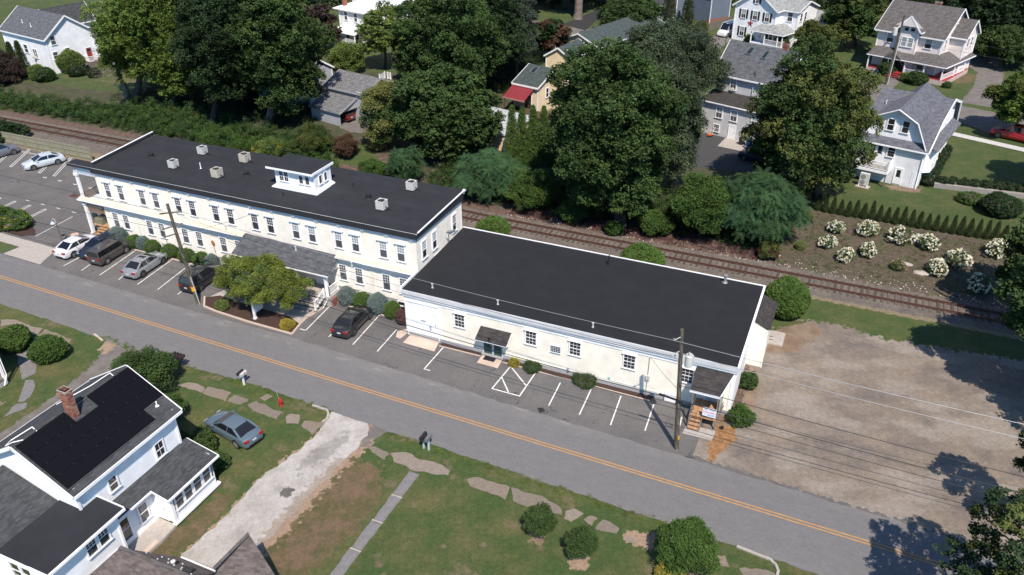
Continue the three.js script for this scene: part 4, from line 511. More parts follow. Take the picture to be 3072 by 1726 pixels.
// grey house beyond the tracks
{
  const h = thing('house', 'pale grey clapboard house with two skylights, lower lean-to block and black driveway', 'house', 48.52, 1.0, -55.07, 18);
  block(h, 0, 10.6, 0, -3.2, -0.2, 4.3, 0, 'x', M.greySide, M.shBlack, { roof: false, foundation: 0.6, wl: 'grey clapboard rear wall' });
  mesh('lean_to_roof', gb().slab([[-0.42, 4.5, 0.36], [10.9, 4.5, 0.36], [10.9, 5.15, -3.1], [-0.3, 5.15, -3.1]], 0.1).build(), M.shBlack, h); mesh('gutter', gb().box(-0.45, 4.36, 0.3, 10.95, 4.5, 0.44).bar([-0.45, 4.42, 0.36], [-0.33, 5.08, -3.1], 0.06, 0.18).build(), M.whiteTrim, h);
  block(h, 0, 9.6, -3.1, -9.6, 4.2, 7.75, 11, 'x', M.greySide, M.shGrey, { over: 0.4 });
  for (const [x, y, w, q] of [[2.55, 2.5, 0.85, 1.42], [4.7, 2.5, 0.85, 1.42], [7.7, 2.45, 0.85, 1.42]]) win(h, [x, y, 0.016], 0, w, q, { cols: 2, rows: [1, 2], g: M.greyGlass, g2: M.blind });
  for (const [x, y] of [[2.42, 0.55], [7.85, 0.65]]) win(h, [x, y, 0.016], 0, 0.75, 0.95, { cols: 3, rows: 2 });
  door(h, [4.7, 0.0, 0.016], 0, 0.85, 1.85, M.whiteTrim); win(h, [2.5, 5.55, -3.084], 0, 0.8, 1.4, { cols: 2, rows: [1, 1], g2: M.blind }); win(h, [4.65, 7.0, -3.084], 0, 1.7, 0.36, { cols: 3, rows: 0, dbl: false }); win(h, [7.95, 6.3, -3.084], 0, 0.9, 1.0, { cols: 3, rows: 2 });
  mesh('window_unit', gb().box(2.3, 5.5, -3.0, 2.75, 5.82, -2.7).build(), M.acGrey, h); downpipe(h, [[0.05, 4.3, 0.1], [0.0, 0.1, 0.1]]); downpipe(h, [[0.1, 7.6, -2.95], [0.1, 5.2, -2.95]]); downpipe(h, [[5.4, 7.6, -2.95], [5.35, 5.2, -2.95]], M.greyTrim);
  const R = (x, t) => [x, 11 - t * 3.3, -6.35 + t * 3.5]; skylight(h, R(2.6, 0.35), R(3.3, 0.35), R(3.5, 0.13), R(2.8, 0.13)); skylight(h, R(4.9, 0.4), R(5.5, 0.4), R(5.7, 0.16), R(5.1, 0.16)); brickChimney(h, 7.4, 10.4, -6.5, 0.75, 0.55, 1.4, 0.2, 0.38); ventPipe(h, 5.2, 8.05, -3.3, 0.5, M.black);
  const g2 = mesh('garage_wing', gb().box(9.2, 0, 0.1, 14.5, 2.6, 3.4).build(), M.white, h, 'white garage wing with deck railing on top'); mesh('deck_railing', railing(railing(gb(), [9.3, 2.6, 3.3], [14.4, 2.6, 3.3], 0.9, 0.16), [9.3, 2.6, 0.2], [9.3, 2.6, 3.3], 0.9, 0.16).build(), M.whiteTrim, g2); mesh('garage_door', gb().box(10.0, 0.05, 3.4, 12.6, 2.1, 3.45).build(), M.whiteTrim, g2);
}
// gambrel house
{
  const h = thing('house', 'white gambrel-roofed house with rear deck and two tall attic windows', 'house', 75.49, 1.6, -43.86, 13.4);
  const wd = -7.1, D = -13.2, ze = 0.1;
  block(h, wd, 0, 0, D, -0.2, 4.55, 0, 'x', M.paleSide, M.shBlue, { roof: false, foundation: 0.8 });
  // main gambrel, ridge along x
  const zs = [0.35, -3.6, -8.2, -12.8, -13.6], ys = [4.45, 7.0, 8.45, 7.0, 4.45];
  const P = (x, k) => [x, ys[k], zs[k]];
  for (let k = 0; k < 4; k++) mesh('roof', plate([P(wd - 0.4, k), P(0.45, k), P(0.45, k + 1), P(wd - 0.4, k + 1)]), M.shBlue, h);
  for (const x of [wd, 0]) { const s = x === 0 ? 1 : -1; mesh('gable_wall', gb().siding([[0, 4.4], [13.2, 4.4], [12.5, 6.85], [8.2, 8.3], [3.9, 6.85], [0.1, 4.5]].map(p => s > 0 ? p : [13.2 - p[0], p[1]]), [x, 0, s > 0 ? 0 : D], s > 0 ? [0, -1] : [0, 1], [s, 0], 0.15).build(), M.white, h); }
  const rk = gb(); for (let k = 0; k < 4; k++) rk.bar([0.5, ys[k] - 0.08, zs[k]], [0.5, ys[k + 1] - 0.08, zs[k + 1]], 0.1, 0.3); mesh('rake_board', rk.build(), M.whiteTrim, h);
  // front cross gambrel dormer
  const gx2 = [-7.05, -5.85, -3.6, -1.35, 0.1], gy = [5.2, 7.65, 8.75, 7.55, 4.75];
  mesh('gable_wall', gb().siding([[-6.7, 5.2], [-0.3, 5.2], [-1.5, 7.4], [-3.6, 8.55], [-5.7, 7.5]], [0, 0, -0.35], [1, 0], [0, 1], 0.16).build(), M.white, h);
  const zb = [-1.2, -5.2, -8.1, -5.2, -1.0];
  for (let k = 0; k < 4; k++) mesh('dormer_roof', gb().slab([[gx2[k], gy[k], 0.12], [gx2[k + 1], gy[k + 1], 0.12], [gx2[k + 1], gy[k + 1] + 0.01, zb[k + 1]], [gx2[k], gy[k] + 0.01, zb[k]]], 0.1).build(), M.shBlue, h);
  const rk2 = gb(); for (let k = 0; k < 4; k++) rk2.bar([gx2[k], gy[k] - 0.1, 0.14], [gx2[k + 1], gy[k + 1] - 0.1, 0.14], 0.28, 0.08); mesh('rake_board', rk2.build(), M.whiteTrim, h);
  mesh('skirt_roof', gb().slab([[wd - 0.35, 4.5, 0.36], [0.4, 4.5, 0.36], [0.1, 5.25, -0.32], [wd + 0.1, 5.25, -0.32]], 0.08).build(), M.shBlue, h); mesh('gutter', gb().box(wd - 0.4, 4.36, 0.34, 0.45, 4.5, 0.46).build(), M.whiteTrim, h);
  for (const x of [-4.2, -2.62]) win(h, [x, 6.05, -0.334], 0, 0.66, 1.3, { cols: 0, trim: 0.12 });
  win(h, [-5.5, 3.3, 0.016], 0, 0.62, 1.3, { cols: 0, trim: 0.12 }); win(h, [-3.4, 3.15, 0.016], 0, 0.72, 1.4, { cols: 0, trim: 0.12 }); door(h, [-4.62, 2.35, 0.016], 0, 0.75, 1.95, M.whiteTrim, 0.9); door(h, [-2.1, 0.15, 0.016], 0, 0.7, 1.85, M.whiteTrim, 0.85);
  mesh('panel_trim', gb().box(-1.75, 0.05, 0.016, -1.68, 2.0, 0.05).box(-0.68, 0.05, 0.016, -0.6, 2.0, 0.05).box(-0.5, 0.05, 0.016, 0, 2.0, 0.04).build(), M.whiteTrim, h);
  const dk = mesh('deck', gb().box(-6.95, 1.75, 0.03, -3.0, 1.92, 1.75).build(), M.greyWood, h, 'raised rear deck with white railing'); mesh('railing', railing(railing(railing(gb(), [-6.9, 1.92, 1.7], [-5.0, 1.92, 1.7], 1.0, 0.13), [-5.0, 1.92, 1.7], [-3.05, 1.92, 1.7], 1.0, 0.13), [-3.05, 1.92, 1.7], [-3.05, 1.92, 0.1], 1.0, 0.13).build(), M.whiteTrim, dk); mesh('railing', railing(gb(), [-6.9, 1.92, 1.7], [-6.9, 1.92, 0.5], 1.0, 0.13).build(), M.whiteTrim, dk);
  mesh('post', gb().box(-3.15, 0, 1.55, -3.03, 1.75, 1.67).box(-6.9, 0, 1.55, -6.78, 1.75, 1.67).build(), M.greyWood, dk); mesh('rim_board', gb().box(-7.0, 1.6, 1.74, -2.96, 1.92, 1.8).box(-3.02, 1.6, 0.05, -2.94, 1.92, 1.78).build(), M.whiteTrim, dk);
  const st = mesh('steps', steps(gb(), -8.7, -7.4, 0.3, 0, 1.2, 6, 0.32).build(), M.concrete, h, 'concrete garden steps beside the deck'); mesh('handrail', gb().path([[-7.45, 0.9, 2.1], [-7.45, 2.0, 0.4], [-7.45, 1.2, 0.4]], 0.025).build(), M.black, st);
  mesh('bay_window', gb().prism([[0.02, -1.2], [0.75, -1.8], [0.75, -4.2], [0.02, -4.8]], 1.6, 4.3).build(), M.white, h); for (const z of [-2.4, -3.6]) win(h, [0.76, 2.7, z], 90, 0.6, 1.3, { cols: 0 }); win(h, [0.02, 5.4, -6.5], 90, 0.6, 1.2, { cols: 0 }); win(h, [0.02, 5.4, -9], 90, 0.6, 1.2, { cols: 0 });
  mesh('side_roof', gb().slab([[0.0, 4.9, -12.9], [0.0, 4.9, -1], [1.1, 4.4, -1], [1.1, 4.4, -12.9]].reverse(), 0.08).build(), M.shBlue, h); downpipe(h, [[-0.02, 4.4, 0.12], [-0.02, 0.1, 0.12]]);
  mesh('rear_roof', gb().poly([[-7, 5, -13.4], [-4.4, 7.6, -16.8], [-4.4, 7.6, -12]]).poly([[-4.4, 7.6, -16.8], [-1.8, 5, -19.6], [-1.8, 5, -13.4], [-4.4, 7.6, -12]]).poly([[-4.4, 7.6, -16.8], [-7, 5, -19.6], [-1.8, 5, -19.6]]).poly([[-7, 5, -13.4], [-7, 5, -19.6], [-4.4, 7.6, -16.8]]).build(), M.shBlue, h); mesh('rear_wing', gb().box(-6.8, 0, -19.3, -2, 5, -13.2).build(), M.white, h); ventPipe(h, -6.2, 7.35, -5, 0.6);
}
// cream Victorian house with wrap-around porch
{
  const h = thing('house', 'cream gabled house with brown roof and wrap-around porch', 'house', 78.69, 1.6, -88.54, 21);
  block(h, -11.9, -1.9, -2, -12, 0, 6.8, 10.2, 'x', M.vicSide, M.shVic, { over: 0.55 });
  block(h, -8.35, -5.4, -1.2, -7, 3.2, 7.6, 9.3, 'z', M.vicSide, M.shVic, { over: 0.5 });
  mesh('pediment', gb().poly([[-9.0, 7.75, -0.68], [-4.7, 7.75, -0.68], [-6.87, 9.3, -0.68]]).build(), M.vicSide, h); block(h, -3.5, 0.3, -5.5, -10.5, 0, 6.6, 8.6, 'x', M.vicSide, M.shVic, { over: 0.4 });
  for (const x of [-9.85, -3.85]) win(h, [x, 4.65, -1.984], 0, 1.0, 1.45, { cols: 0, g2: M.blind }); for (const x of [-7.35, -6.35]) { win(h, [x, 4.55, -1.184], 0, 0.72, 1.4, { cols: 0, g: M.blind, g2: M.blind }); win(h, [x, 7.0, -1.184], 0, 0.65, 0.85, { cols: 0 }); }
  for (const [x, y, z] of [[-1.88, 4.7, -3.6], [0.32, 4.7, -7], [0.32, 4.7, -8.6], [-1.88, 8, -6.6]]) win(h, [x, y, z], 90, 0.7, 1.3, { cols: 0 });
  const pr = mesh('porch', gb().box(-11.9, 0.0, -2, 0.0, 0.7, 0.1).box(-2, 0, -10, 0.6, 0.7, 0).build(), tx(0.5, 0.4, 0.37, T_soft), h, 'wrap-around front porch'); mesh('porch_floor', gb().box(-11.9, 0.7, -2, 0.0, 0.76, 0.1).box(-2, 0.7, -10, 0.6, 0.755, -0.02).build(), M.redPaint, pr);
  mesh('porch_roof', gb().slab([[-12.1, 2.85, 0.35], [0.35, 2.85, 0.35], [-1.95, 4.0, -2], [-11.9, 3.8, -2]], 0.08).slab([[0.35, 2.85, 0.35], [1.0, 2.85, -10.5], [-1.2, 3.9, -10.5], [-1.95, 4.0, -2]], 0.08).build(), M.shVic, pr); mesh('porch_gable', gb().slab([[-6.6, 2.85, 0.5], [-6.6, 3.5, -1.0], [-7.9, 3.75, -1.2], [-7.9, 3.75, 0.5]], 0.06).slab([[-7.9, 3.75, 0.5], [-7.9, 3.75, -1.2], [-9.2, 3.4, -1.0], [-9.2, 2.85, 0.5]], 0.06).poly([[-9.2, 2.85, 0.46], [-6.6, 2.85, 0.46], [-7.9, 3.72, 0.46]]).build(), M.shVic, pr);
  mesh('gutter', gb().box(-12.15, 2.68, 0.3, 0.4, 2.82, 0.42).bar([0.4, 2.75, 0.35], [1.05, 2.75, -10.5], 0.1, 0.14).build(), M.whiteTrim, pr); for (const [x, z] of [[-11.8, 0.05], [-8.6, 0.05], [-5.9, 0.05], [-2.9, 0.05], [-0.1, 0.05], [0.3, -4], [0.5, -8]]) mesh('post', gb().box(x - 0.08, 0.7, z - 0.08, x + 0.08, 2.75, z + 0.08).build(), M.whiteTrim, pr);
  mesh('railing', railing(railing(gb(), [-5.8, 0.7, 0.05], [-3.0, 0.7, 0.05], 0.8, 0.2), [-0.1, 0.7, 0.0], [0.5, 0.7, -8], 0.8, 0.2).build(), M.whiteTrim, pr); mesh('steps', steps(gb(), -8.4, -6.1, 0.1, 0, 0.7, 3, 0.35).build(), M.redPaint, pr); door(h, [-7.3, 0.76, -1.18], 0, 1.3, 2.0, M.darkWood, 0.9, M.wood); for (const x of [-9.8, -4.3]) win(h, [x, 1.3, -1.98], 0, 1.0, 1.3, { cols: 0 }); mesh('lower_bay', gb().box(-8.3, 0.7, -2, -5.4, 3.2, -1.2).build(), M.vicSide, h); brickChimney(h, -5.6, 9.8, -7.4, 0.9, 0.6, 0.9, 0.2, 0.4);
}
// white house with black shutters
{
  const h = thing('house', 'white house with black shutters, red star and grey porch roof', 'house', 42.96, 1.0, -108.27, 21);
  block(h, 0, 8.3, 0, -9, 0, 6.6, 9.4, 'z', M.white, M.shPale, { over: 0.5 }); block(h, 7.6, 11.4, -2.4, -9.4, 0, 6.4, 7.6, 'x', M.white, M.shPale, { over: 0.35 });
  block(h, 9, 13, -10.8, -18, 0, 3.0, 4.4, 'x', M.white, M.shPale, { over: 0.4 });
  const shut = gb(); for (const [x, y, w, q] of [[1.8, 4.2, 0.85, 1.5], [4.2, 4.2, 0.85, 1.5], [6.65, 4.2, 0.85, 1.5], [1.9, 0.95, 0.85, 1.6], [4.2, 7.1, 0.6, 1.0]]) { win(h, [x, y, 0.016], 0, w, q, { cols: 2, rows: [1, 1], g2: M.blind }); for (const s of [-1, 1]) shut.box(x + s * (w / 2 + 0.3) - 0.19, y - 0.05, 0.016, x + s * (w / 2 + 0.3) + 0.19, y + q + 0.05, 0.06); } mesh('shutter', shut.build(), M.black, h);
  for (const [x, y] of [[9.9, 4.4]]) win(h, [x, y, -2.384], 0, 0.9, 1.5, { cols: 2, rows: [1, 1] }); for (const z of [-3.6, -5.2]) win(h, [11.416, 4.4, z], 90, 0.7, 1.4, { cols: 0 });
  const pr = mesh('porch', gb().box(4.8, 0, 0, 11.2, 0.6, 1.9).box(8.4, 0, -6.5, 11.3, 0.6, 0).build(), M.greyTrim, h, 'corner porch with grey shingled roof'); mesh('porch_roof', gb().slab([[4.6, 2.75, 1.9], [11.3, 2.75, 1.9], [8.3, 3.9, 0], [5.6, 3.6, 0]], 0.08).slab([[11.3, 2.75, 1.9], [11.6, 2.75, -6.6], [10, 3.8, -6.6], [8.3, 3.9, 0]], 0.08).build(), M.shPale, pr); mesh('gutter', gb().box(4.55, 2.58, 1.86, 11.35, 2.72, 1.98).bar([11.35, 2.65, 1.9], [11.65, 2.65, -6.6], 0.1, 0.14).build(), M.whiteTrim, pr); for (const [x, z] of [[4.9, 1.75], [7.6, 1.75], [10.2, 1.75], [11.1, 1.7], [11.3, -3]]) mesh('post', gb().box(x - 0.08, 0.6, z - 0.08, x + 0.08, 2.65, z + 0.08).build(), M.whiteTrim, pr); mesh('railing', railing(railing(gb(), [7.6, 0.6, 1.75], [11.1, 0.6, 1.75], 0.9, 0.2), [11.1, 0.6, 1.7], [11.3, 0.6, -3], 0.9, 0.2).build(), M.whiteTrim, pr); door(h, [7.0, 0.6, 0.02], 0, 0.9, 1.95, M.black, 0.8); win(h, [8.0, 1.1, 0.02], 0, 0.8, 1.3, { cols: 0 });
  const pts = []; for (let k = 0; k < 10; k++) { const r = k % 2 ? 0.24 : 0.62, a = Math.PI / 2 + k * Math.PI / 5; pts.push(new THREE.Vector2(3.45 + r * Math.cos(a), 3.45 + r * Math.sin(a))); } const sg = new THREE.ExtrudeGeometry(new THREE.Shape(pts), { depth: 0.06, bevelEnabled: false }); sg.translate(0, 0, 0.03); mesh('star_ornament', sg, M.redPaint, h);
}
// white house at the upper left
{
  const h = thing('house', 'white two-storey gabled house with grey roof at the upper left lawn', 'house', -53.77, 2.05, -38.07, 10);
  block(h, -13.2, 0, 0, -7.9, -0.6, 5.8, 8.6, 'x', M.white, M.shGrey, { over: 0.35 }); block(h, -12.5, -8.5, -6, -13.5, 0, 5.6, 8.0, 'z', M.white, M.shDark, { over: 0.35 });
  win(h, [0.016, 4.55, -1.2], 90, 0.75, 1.3, { cols: 0, g: M.greyGlass }); win(h, [0.016, 2.3, -0.95], 90, 0.75, 1.1, { cols: 0, g: M.greyGlass }); win(h, [0.016, 2.5, -3.1], 90, 0.75, 1.1, { cols: 0, g: M.greyGlass }); for (const x of [-3.9, -4.5]) win(h, [x, 2.1, 0.016], 0, 0.5, 1.4, { cols: 0, trim: 0.06 }); win(h, [-6.8, 2.6, 0.016], 0, 1.1, 1.3, { cols: 0 }); door(h, [0.016, 0.9, -6.6], 90, 0.9, 2.0, M.redPaint, 0.5);
  const pr = mesh('entry_porch', gb().box(0.05, 0, -7.6, 1.4, 0.85, -5.6).build(), M.greyWood, h); mesh('railing', railing(railing(gb(), [1.35, 0.85, -5.65], [1.35, 0.85, -7.55], 0.9, 0.15), [0.1, 0.85, -5.65], [1.35, 0.85, -5.65], 0.9, 0.15).build(), M.whiteTrim, pr); ventPipe(h, -8.6, 6.9, -1.5, 0.6); ventPipe(h, -5.4, 6.7, -1.1, 0.6); mesh('window_unit', gb().box(-4.8, 2.0, 0.03, -4.3, 2.35, 0.4).build(), M.acGrey, h);
}
// white flat-roofed house
{
  const h = thing('house', 'white house with white flat roof and small porch behind the trees', 'house', -16.5, 1.9, -70.5, 14);
  block(h, -6.3, 0.4, -2, -8.5, 0, 6.2, 0, 'x', M.white, M.whiteTrim, { roof: false }); block(h, -9.6, -5, -8.5, -14, 0, 7.4, 0, 'x', M.white, M.whiteTrim, { roof: false }); block(h, -0.5, 4.5, -7.5, -13, 0, 6.6, 0, 'x', M.white, M.whiteTrim, { roof: false });
  const wr = tx(0.78, 0.78, 0.78, T_soft); mesh('roof', gb().slab([[-7.4, 6.25, -1.5], [0.8, 6.25, -1.5], [0.4, 6.7, -9], [-7, 6.7, -9]], 0.18).build(), wr, h, 'bright white membrane roof'); mesh('roof', gb().slab([[-0.9, 6.7, -7], [5.2, 6.7, -7], [5.2, 7, -13.4], [-0.9, 7, -13.4]], 0.18).build(), wr, h); mesh('roof', gb().slab([[-10, 7.5, -8.2], [-4.6, 7.5, -8.2], [-4.6, 7.6, -14.4], [-10, 7.6, -14.4]], 0.2).build(), M.shGrey, h);
  mesh('chimney', gb().box(-6.75, 0, -4.2, -6.3, 7.6, -3.4).build(), M.brick, h); for (const x of [-4.5, -1.95]) win(h, [x, 4.4, -1.984], 0, 0.75, 1.4, { cols: 0, g: M.greyGlass }); for (const x of [-4.5, -1.95]) win(h, [x, 1.2, -1.984], 0, 0.75, 1.3, { cols: 0 }); win(h, [4.516, 4.6, -9], 90, 0.8, 1.4, { cols: 2 });
  const pr = mesh('porch', gb().box(-3.2, 0, -2, -0.1, 0.8, 0.3).build(), M.greyWood, h); mesh('porch_roof', gb().slab([[-6.2, 2.75, 0.45], [-0.1, 2.75, 0.45], [0.2, 3.5, -1.98], [-5.6, 3.5, -1.98]], 0.14).build(), wr, pr); mesh('railing', railing(railing(gb(), [-2.7, 0.8, 0.25], [-0.2, 0.8, 0.25], 0.95, 0.16), [-4.8, -0.1, 0.25], [-2.7, 0.8, 0.25], 0.95, 0.16).build(), M.whiteTrim, pr); for (const x of [-6, -0.25]) mesh('post', gb().box(x - 0.07, 0, 0.2, x + 0.07, 2.7, 0.34).build(), M.whiteTrim, pr);
}
// grey barn with carport
{
  const h = thing('barn', 'grey shingled barn with lower open carport and white door', 'barn', 3.14, 1.64, -36.05, 11);
  block(h, -5.8, 1.6, -3.5, -9.8, -0.3, 4.0, 5.3, 'x', M.barnSide, M.shBarn, { over: 0.3, fm: M.barnSide });
  mesh('carport_wall', gb().siding([[-5.6, -0.1], [-0.05, -0.1], [-0.05, 1.8], [-5.6, 1.9]], [0, 0, 0], [1, 0], [0, 1]).siding([[0, 1.0], [3.5, 1.0], [3.5, 3.1], [0, 1.9]].map(p => p), [-5.6, 0, -3.5], [0, 1], [-1, 0]).build(), M.barnSide, h, 'weathered grey carport wall'); mesh('carport_gable', gb().poly([[0, 1.75, 0.05], [0, 1.75, -3.45], [0, 3.05, -3.45]]).poly([[-0.06, 1.75, 0.05], [-0.06, 3.05, -3.45], [-0.06, 1.75, -3.45]]).box(-0.1, 0, -0.05, 0.02, 1.8, 0.06).build(), M.barnSide, h);
  mesh('carport_roof', gb().slab([[-5.9, 1.9, 0.3], [0.25, 1.85, 0.3], [0.1, 3.15, -3.5], [-6.1, 3.2, -3.5]], 0.1).build(), M.shBarn, h); mesh('rake_board', gb().bar([0.28, 1.8, 0.3], [0.13, 3.1, -3.5], 0.06, 0.2).build(), M.barnSide, h);
  door(h, [1.3, -0.2, -3.48], 0, 0.95, 2.0, M.whiteTrim, 0.7); win(h, [0.65, 3.35, -3.484], 0, 0.8, 0.55, { cols: 0, dbl: false }); win(h, [1.616, 3.4, -6.4], 90, 1.3, 0.7, { cols: 2, rows: 0, dbl: false });
  mesh('roof_deck_rail', railing(railing(gb(), [-1.6, 3.6, -10], [-0.4, 4.2, -9.9], 0.9, 0.16), [0.1, 4.2, -9.9], [0.7, 4.2, -9.9], 0.9, 0.16).build(), M.whiteTrim, h);
}
{
  const h = thing('house', 'pale shaded house wall with one small window beside the grey barn', 'house', -6.86, 1.7, -38.4, -76);
  block(h, 0, 5, 0, -7, -0.4, 3.6, 5.6, 'x', M.barnSide, M.shBrown, { over: 0.3 }); win(h, [2.4, 2.0, 0.016], 0, 0.55, 0.8, { cols: 0, dbl: false });  // pale wall toned down to barn grey, standing in for heavy tree shade
  const r = thing('shed', 'small outbuilding with reddish roof half hidden by trees', 'shed', -9.2, 1.6, -52.2, -68); block(r, -4.6, 0, 0, -4, 0, 3.0, 4.4, 'z', M.barnSide, tx(0.2, 0.12, 0.1, T_shin), { over: 0.3 });
}
// yellow house with red awning, its rear wing and the long green roof
{
  const h = thing('house', 'yellow house with green shingles, red ribbed awning and brown deck', 'house', 26, 1.0, -50, 13.3);
  block(h, -4.5, -0.5, -1.6, -9.5, -1, 4.5, 6.1, 'x', M.yellowSide, M.shGreen, { over: 0.3 });
  const aw = tx(0.21, 0.032, 0.04, T_soft, { roughness: 0.5 }), A = mesh('awning', gb().slab([[-4.7, 2.95, 0.85], [-1.0, 2.95, 0.85], [-1.0, 4.25, -1.75], [-4.8, 4.25, -1.75]], 0.05).build(), aw, h, 'red ribbed metal awning'); const rb = gb(); for (let k = 0; k < 16; k++) rb.bar([-4.65 + k * 0.24, 2.98, 0.85], [-4.72 + k * 0.245, 4.28, -1.75], 0.05, 0.05); mesh('rib', rb.build(), aw, A); mesh('valance', gb().box(-4.72, 2.75, 0.83, -0.98, 2.95, 0.88).build(), tx(0.4, 0.2, 0.18, T_soft), A); mesh('awning_post', gb().box(-1.1, 0, 0.7, -1.02, 2.9, 0.78).box(-4.6, 0, 0.7, -4.52, 2.9, 0.78).build(), M.darkWood, A);
  const dk = mesh('deck', gb().box(-4.5, 0.85, -1.6, 2.2, 1.0, 0.9).build(), M.darkWood, h, 'brown deck with railing'); mesh('railing', railing(railing(gb(), [-1.0, 1.0, 0.85], [2.1, 1.0, 0.85], 0.9, 0.16), [2.1, 1.0, 0.85], [2.1, 1.0, -1.5], 0.9, 0.16).build(), M.wood, dk); mesh('post', gb().box(-0.9, -0.9, 0.7, -0.75, 0.85, 0.85).box(2, -0.9, 0.7, 2.15, 0.85, 0.85).box(-4.4, -0.9, 0.7, -4.25, 0.85, 0.85).build(), M.darkWood, dk);
  const S = (x, t) => [x, 6.15 - t * 1.6, -5.55 + t * 3.9]; skylight(h, S(-3.4, 0.45), S(-2.6, 0.45), S(-2.6, 0.15), S(-3.4, 0.15)); door(h, [-2.2, 1.0, -1.584], 0, 1.4, 2.0, M.darkWood, 1.2); mesh('white_edge', gb().box(-4.85, 4.2, -1.8, -0.2, 4.4, -1.3).build(), M.whiteTrim, h); win(h, [-0.484, 2.4, -4], 90, 0.6, 1.3, { cols: 0, mat: M.whiteTrim });
  const h2 = thing('house', 'small yellow house wing with green hip roof and two pipe vents', 'house', 20, 1.0, -75, 8); block(h2, -0.1, 4.4, 3.6, -3, 0, 3.6, 4.9, 'z', M.yellowSide, M.shGreen, { over: 0.3 }); ventPipe(h2, 1.2, 4.2, 3.0, 0.6); ventPipe(h2, 3.3, 4.2, 2.8, 0.4);
  const h3 = thing('house', 'long dark green gabled roof rising behind the big oak', 'house', 23.7, 1.0, -97, 105); block(h3, -7.6, 14.5, 3, -5.2, 0, 3.0, 4.6, 'x', M.yellowSide, M.shGreen, { over: 0.4 });
  const s = thing('shed', 'yellow shed with pale metal roof beside the tall cypresses', 'shed', 25.5, 1.0, -39.5, 14); block(s, -4.5, 2.2, 1.8, -4.4, -0.4, 2.4, 0, 'x', M.yellowSide, M.steel, { roof: false }); mesh('roof', gb().slab([[-5, 2.55, 2.05], [2.5, 2.55, 2.05], [2.3, 3.1, -4.6], [-5, 3.1, -4.6]], 0.1).build(), tx(0.42, 0.44, 0.46, T_soft, { roughness: 0.5 }), s, 'pale metal roof'); const rb2 = gb(); for (let k = 0; k < 10; k++) rb2.box(-5, 2.56 + k * 0.055, 1.9 - k * 0.66, 2.4, 2.6 + k * 0.055, 1.86 - k * 0.66); mesh('seam', rb2.build(), M.steel, s);
}
// dark blue house far behind
{
  const h = thing('house', 'slate-blue house with white corner boards and front porch at the top', 'house', 29.3, 1.1, -119.3, 33);
  block(h, -7, 0, 0, -9, 0, 6.5, 9, 'x', M.blueSide, M.shDark, { over: 0.4 }); block(h, -0.4, 6.2, -3.5, -9, 0, 6, 8, 'x', M.blueSide, M.shDark, { over: 0.3 });
  const pr = mesh('porch', gb().box(-7, 0, 0, -0.3, 0.5, 2).build(), M.greyTrim, h); mesh('porch_roof', gb().slab([[-7.3, 2.8, 2.3], [-0.1, 2.8, 2.3], [-0.1, 3.7, 0], [-7.3, 3.7, 0]], 0.1).build(), M.shDark, pr); mesh('gutter', gb().box(-7.3, 2.66, 2.26, -0.1, 2.8, 2.38).build(), M.whiteTrim, pr); for (const x of [-6.8, -3.6, -0.5]) mesh('post', gb().box(x - 0.1, 0.5, 1.8, x + 0.1, 2.7, 2).build(), M.whiteTrim, pr); win(h, [-2, 4.3, 0.016], 0, 0.9, 1.4, { cols: 0 }); win(h, [-5, 4.3, 0.016], 0, 0.9, 1.4, { cols: 0 }); win(h, [-3.6, 1.0, 0.016], 0, 0.9, 1.4, { cols: 0 }); win(h, [0.016, 4.3, -1.8], 90, 0.8, 1.4, { cols: 0 }); mesh('brick_base', gb().box(5.4, -0.2, -9.02, 6.24, 0.8, -3.48).build(), M.brick, h);
  const e = thing('house', 'blue-grey house edge cut off at the right edge above the driveway', 'house', 92.0, 1.6, -88.5, 18); block(e, 0, 8, 0, -8, 0, 6, 8.5, 'z', tx(0.2, 0.23, 0.32, T_soft), M.shDark, { over: 0.5 }); win(e, [-0.016, 1.5, -2], -90, 0.9, 1.4, { cols: 0 });
}
function rebase(o, x, y, z) { o.position.set(x, y, z); for (const k of o.children) k.position.add(V3(-x, -y, -z)); return o; }
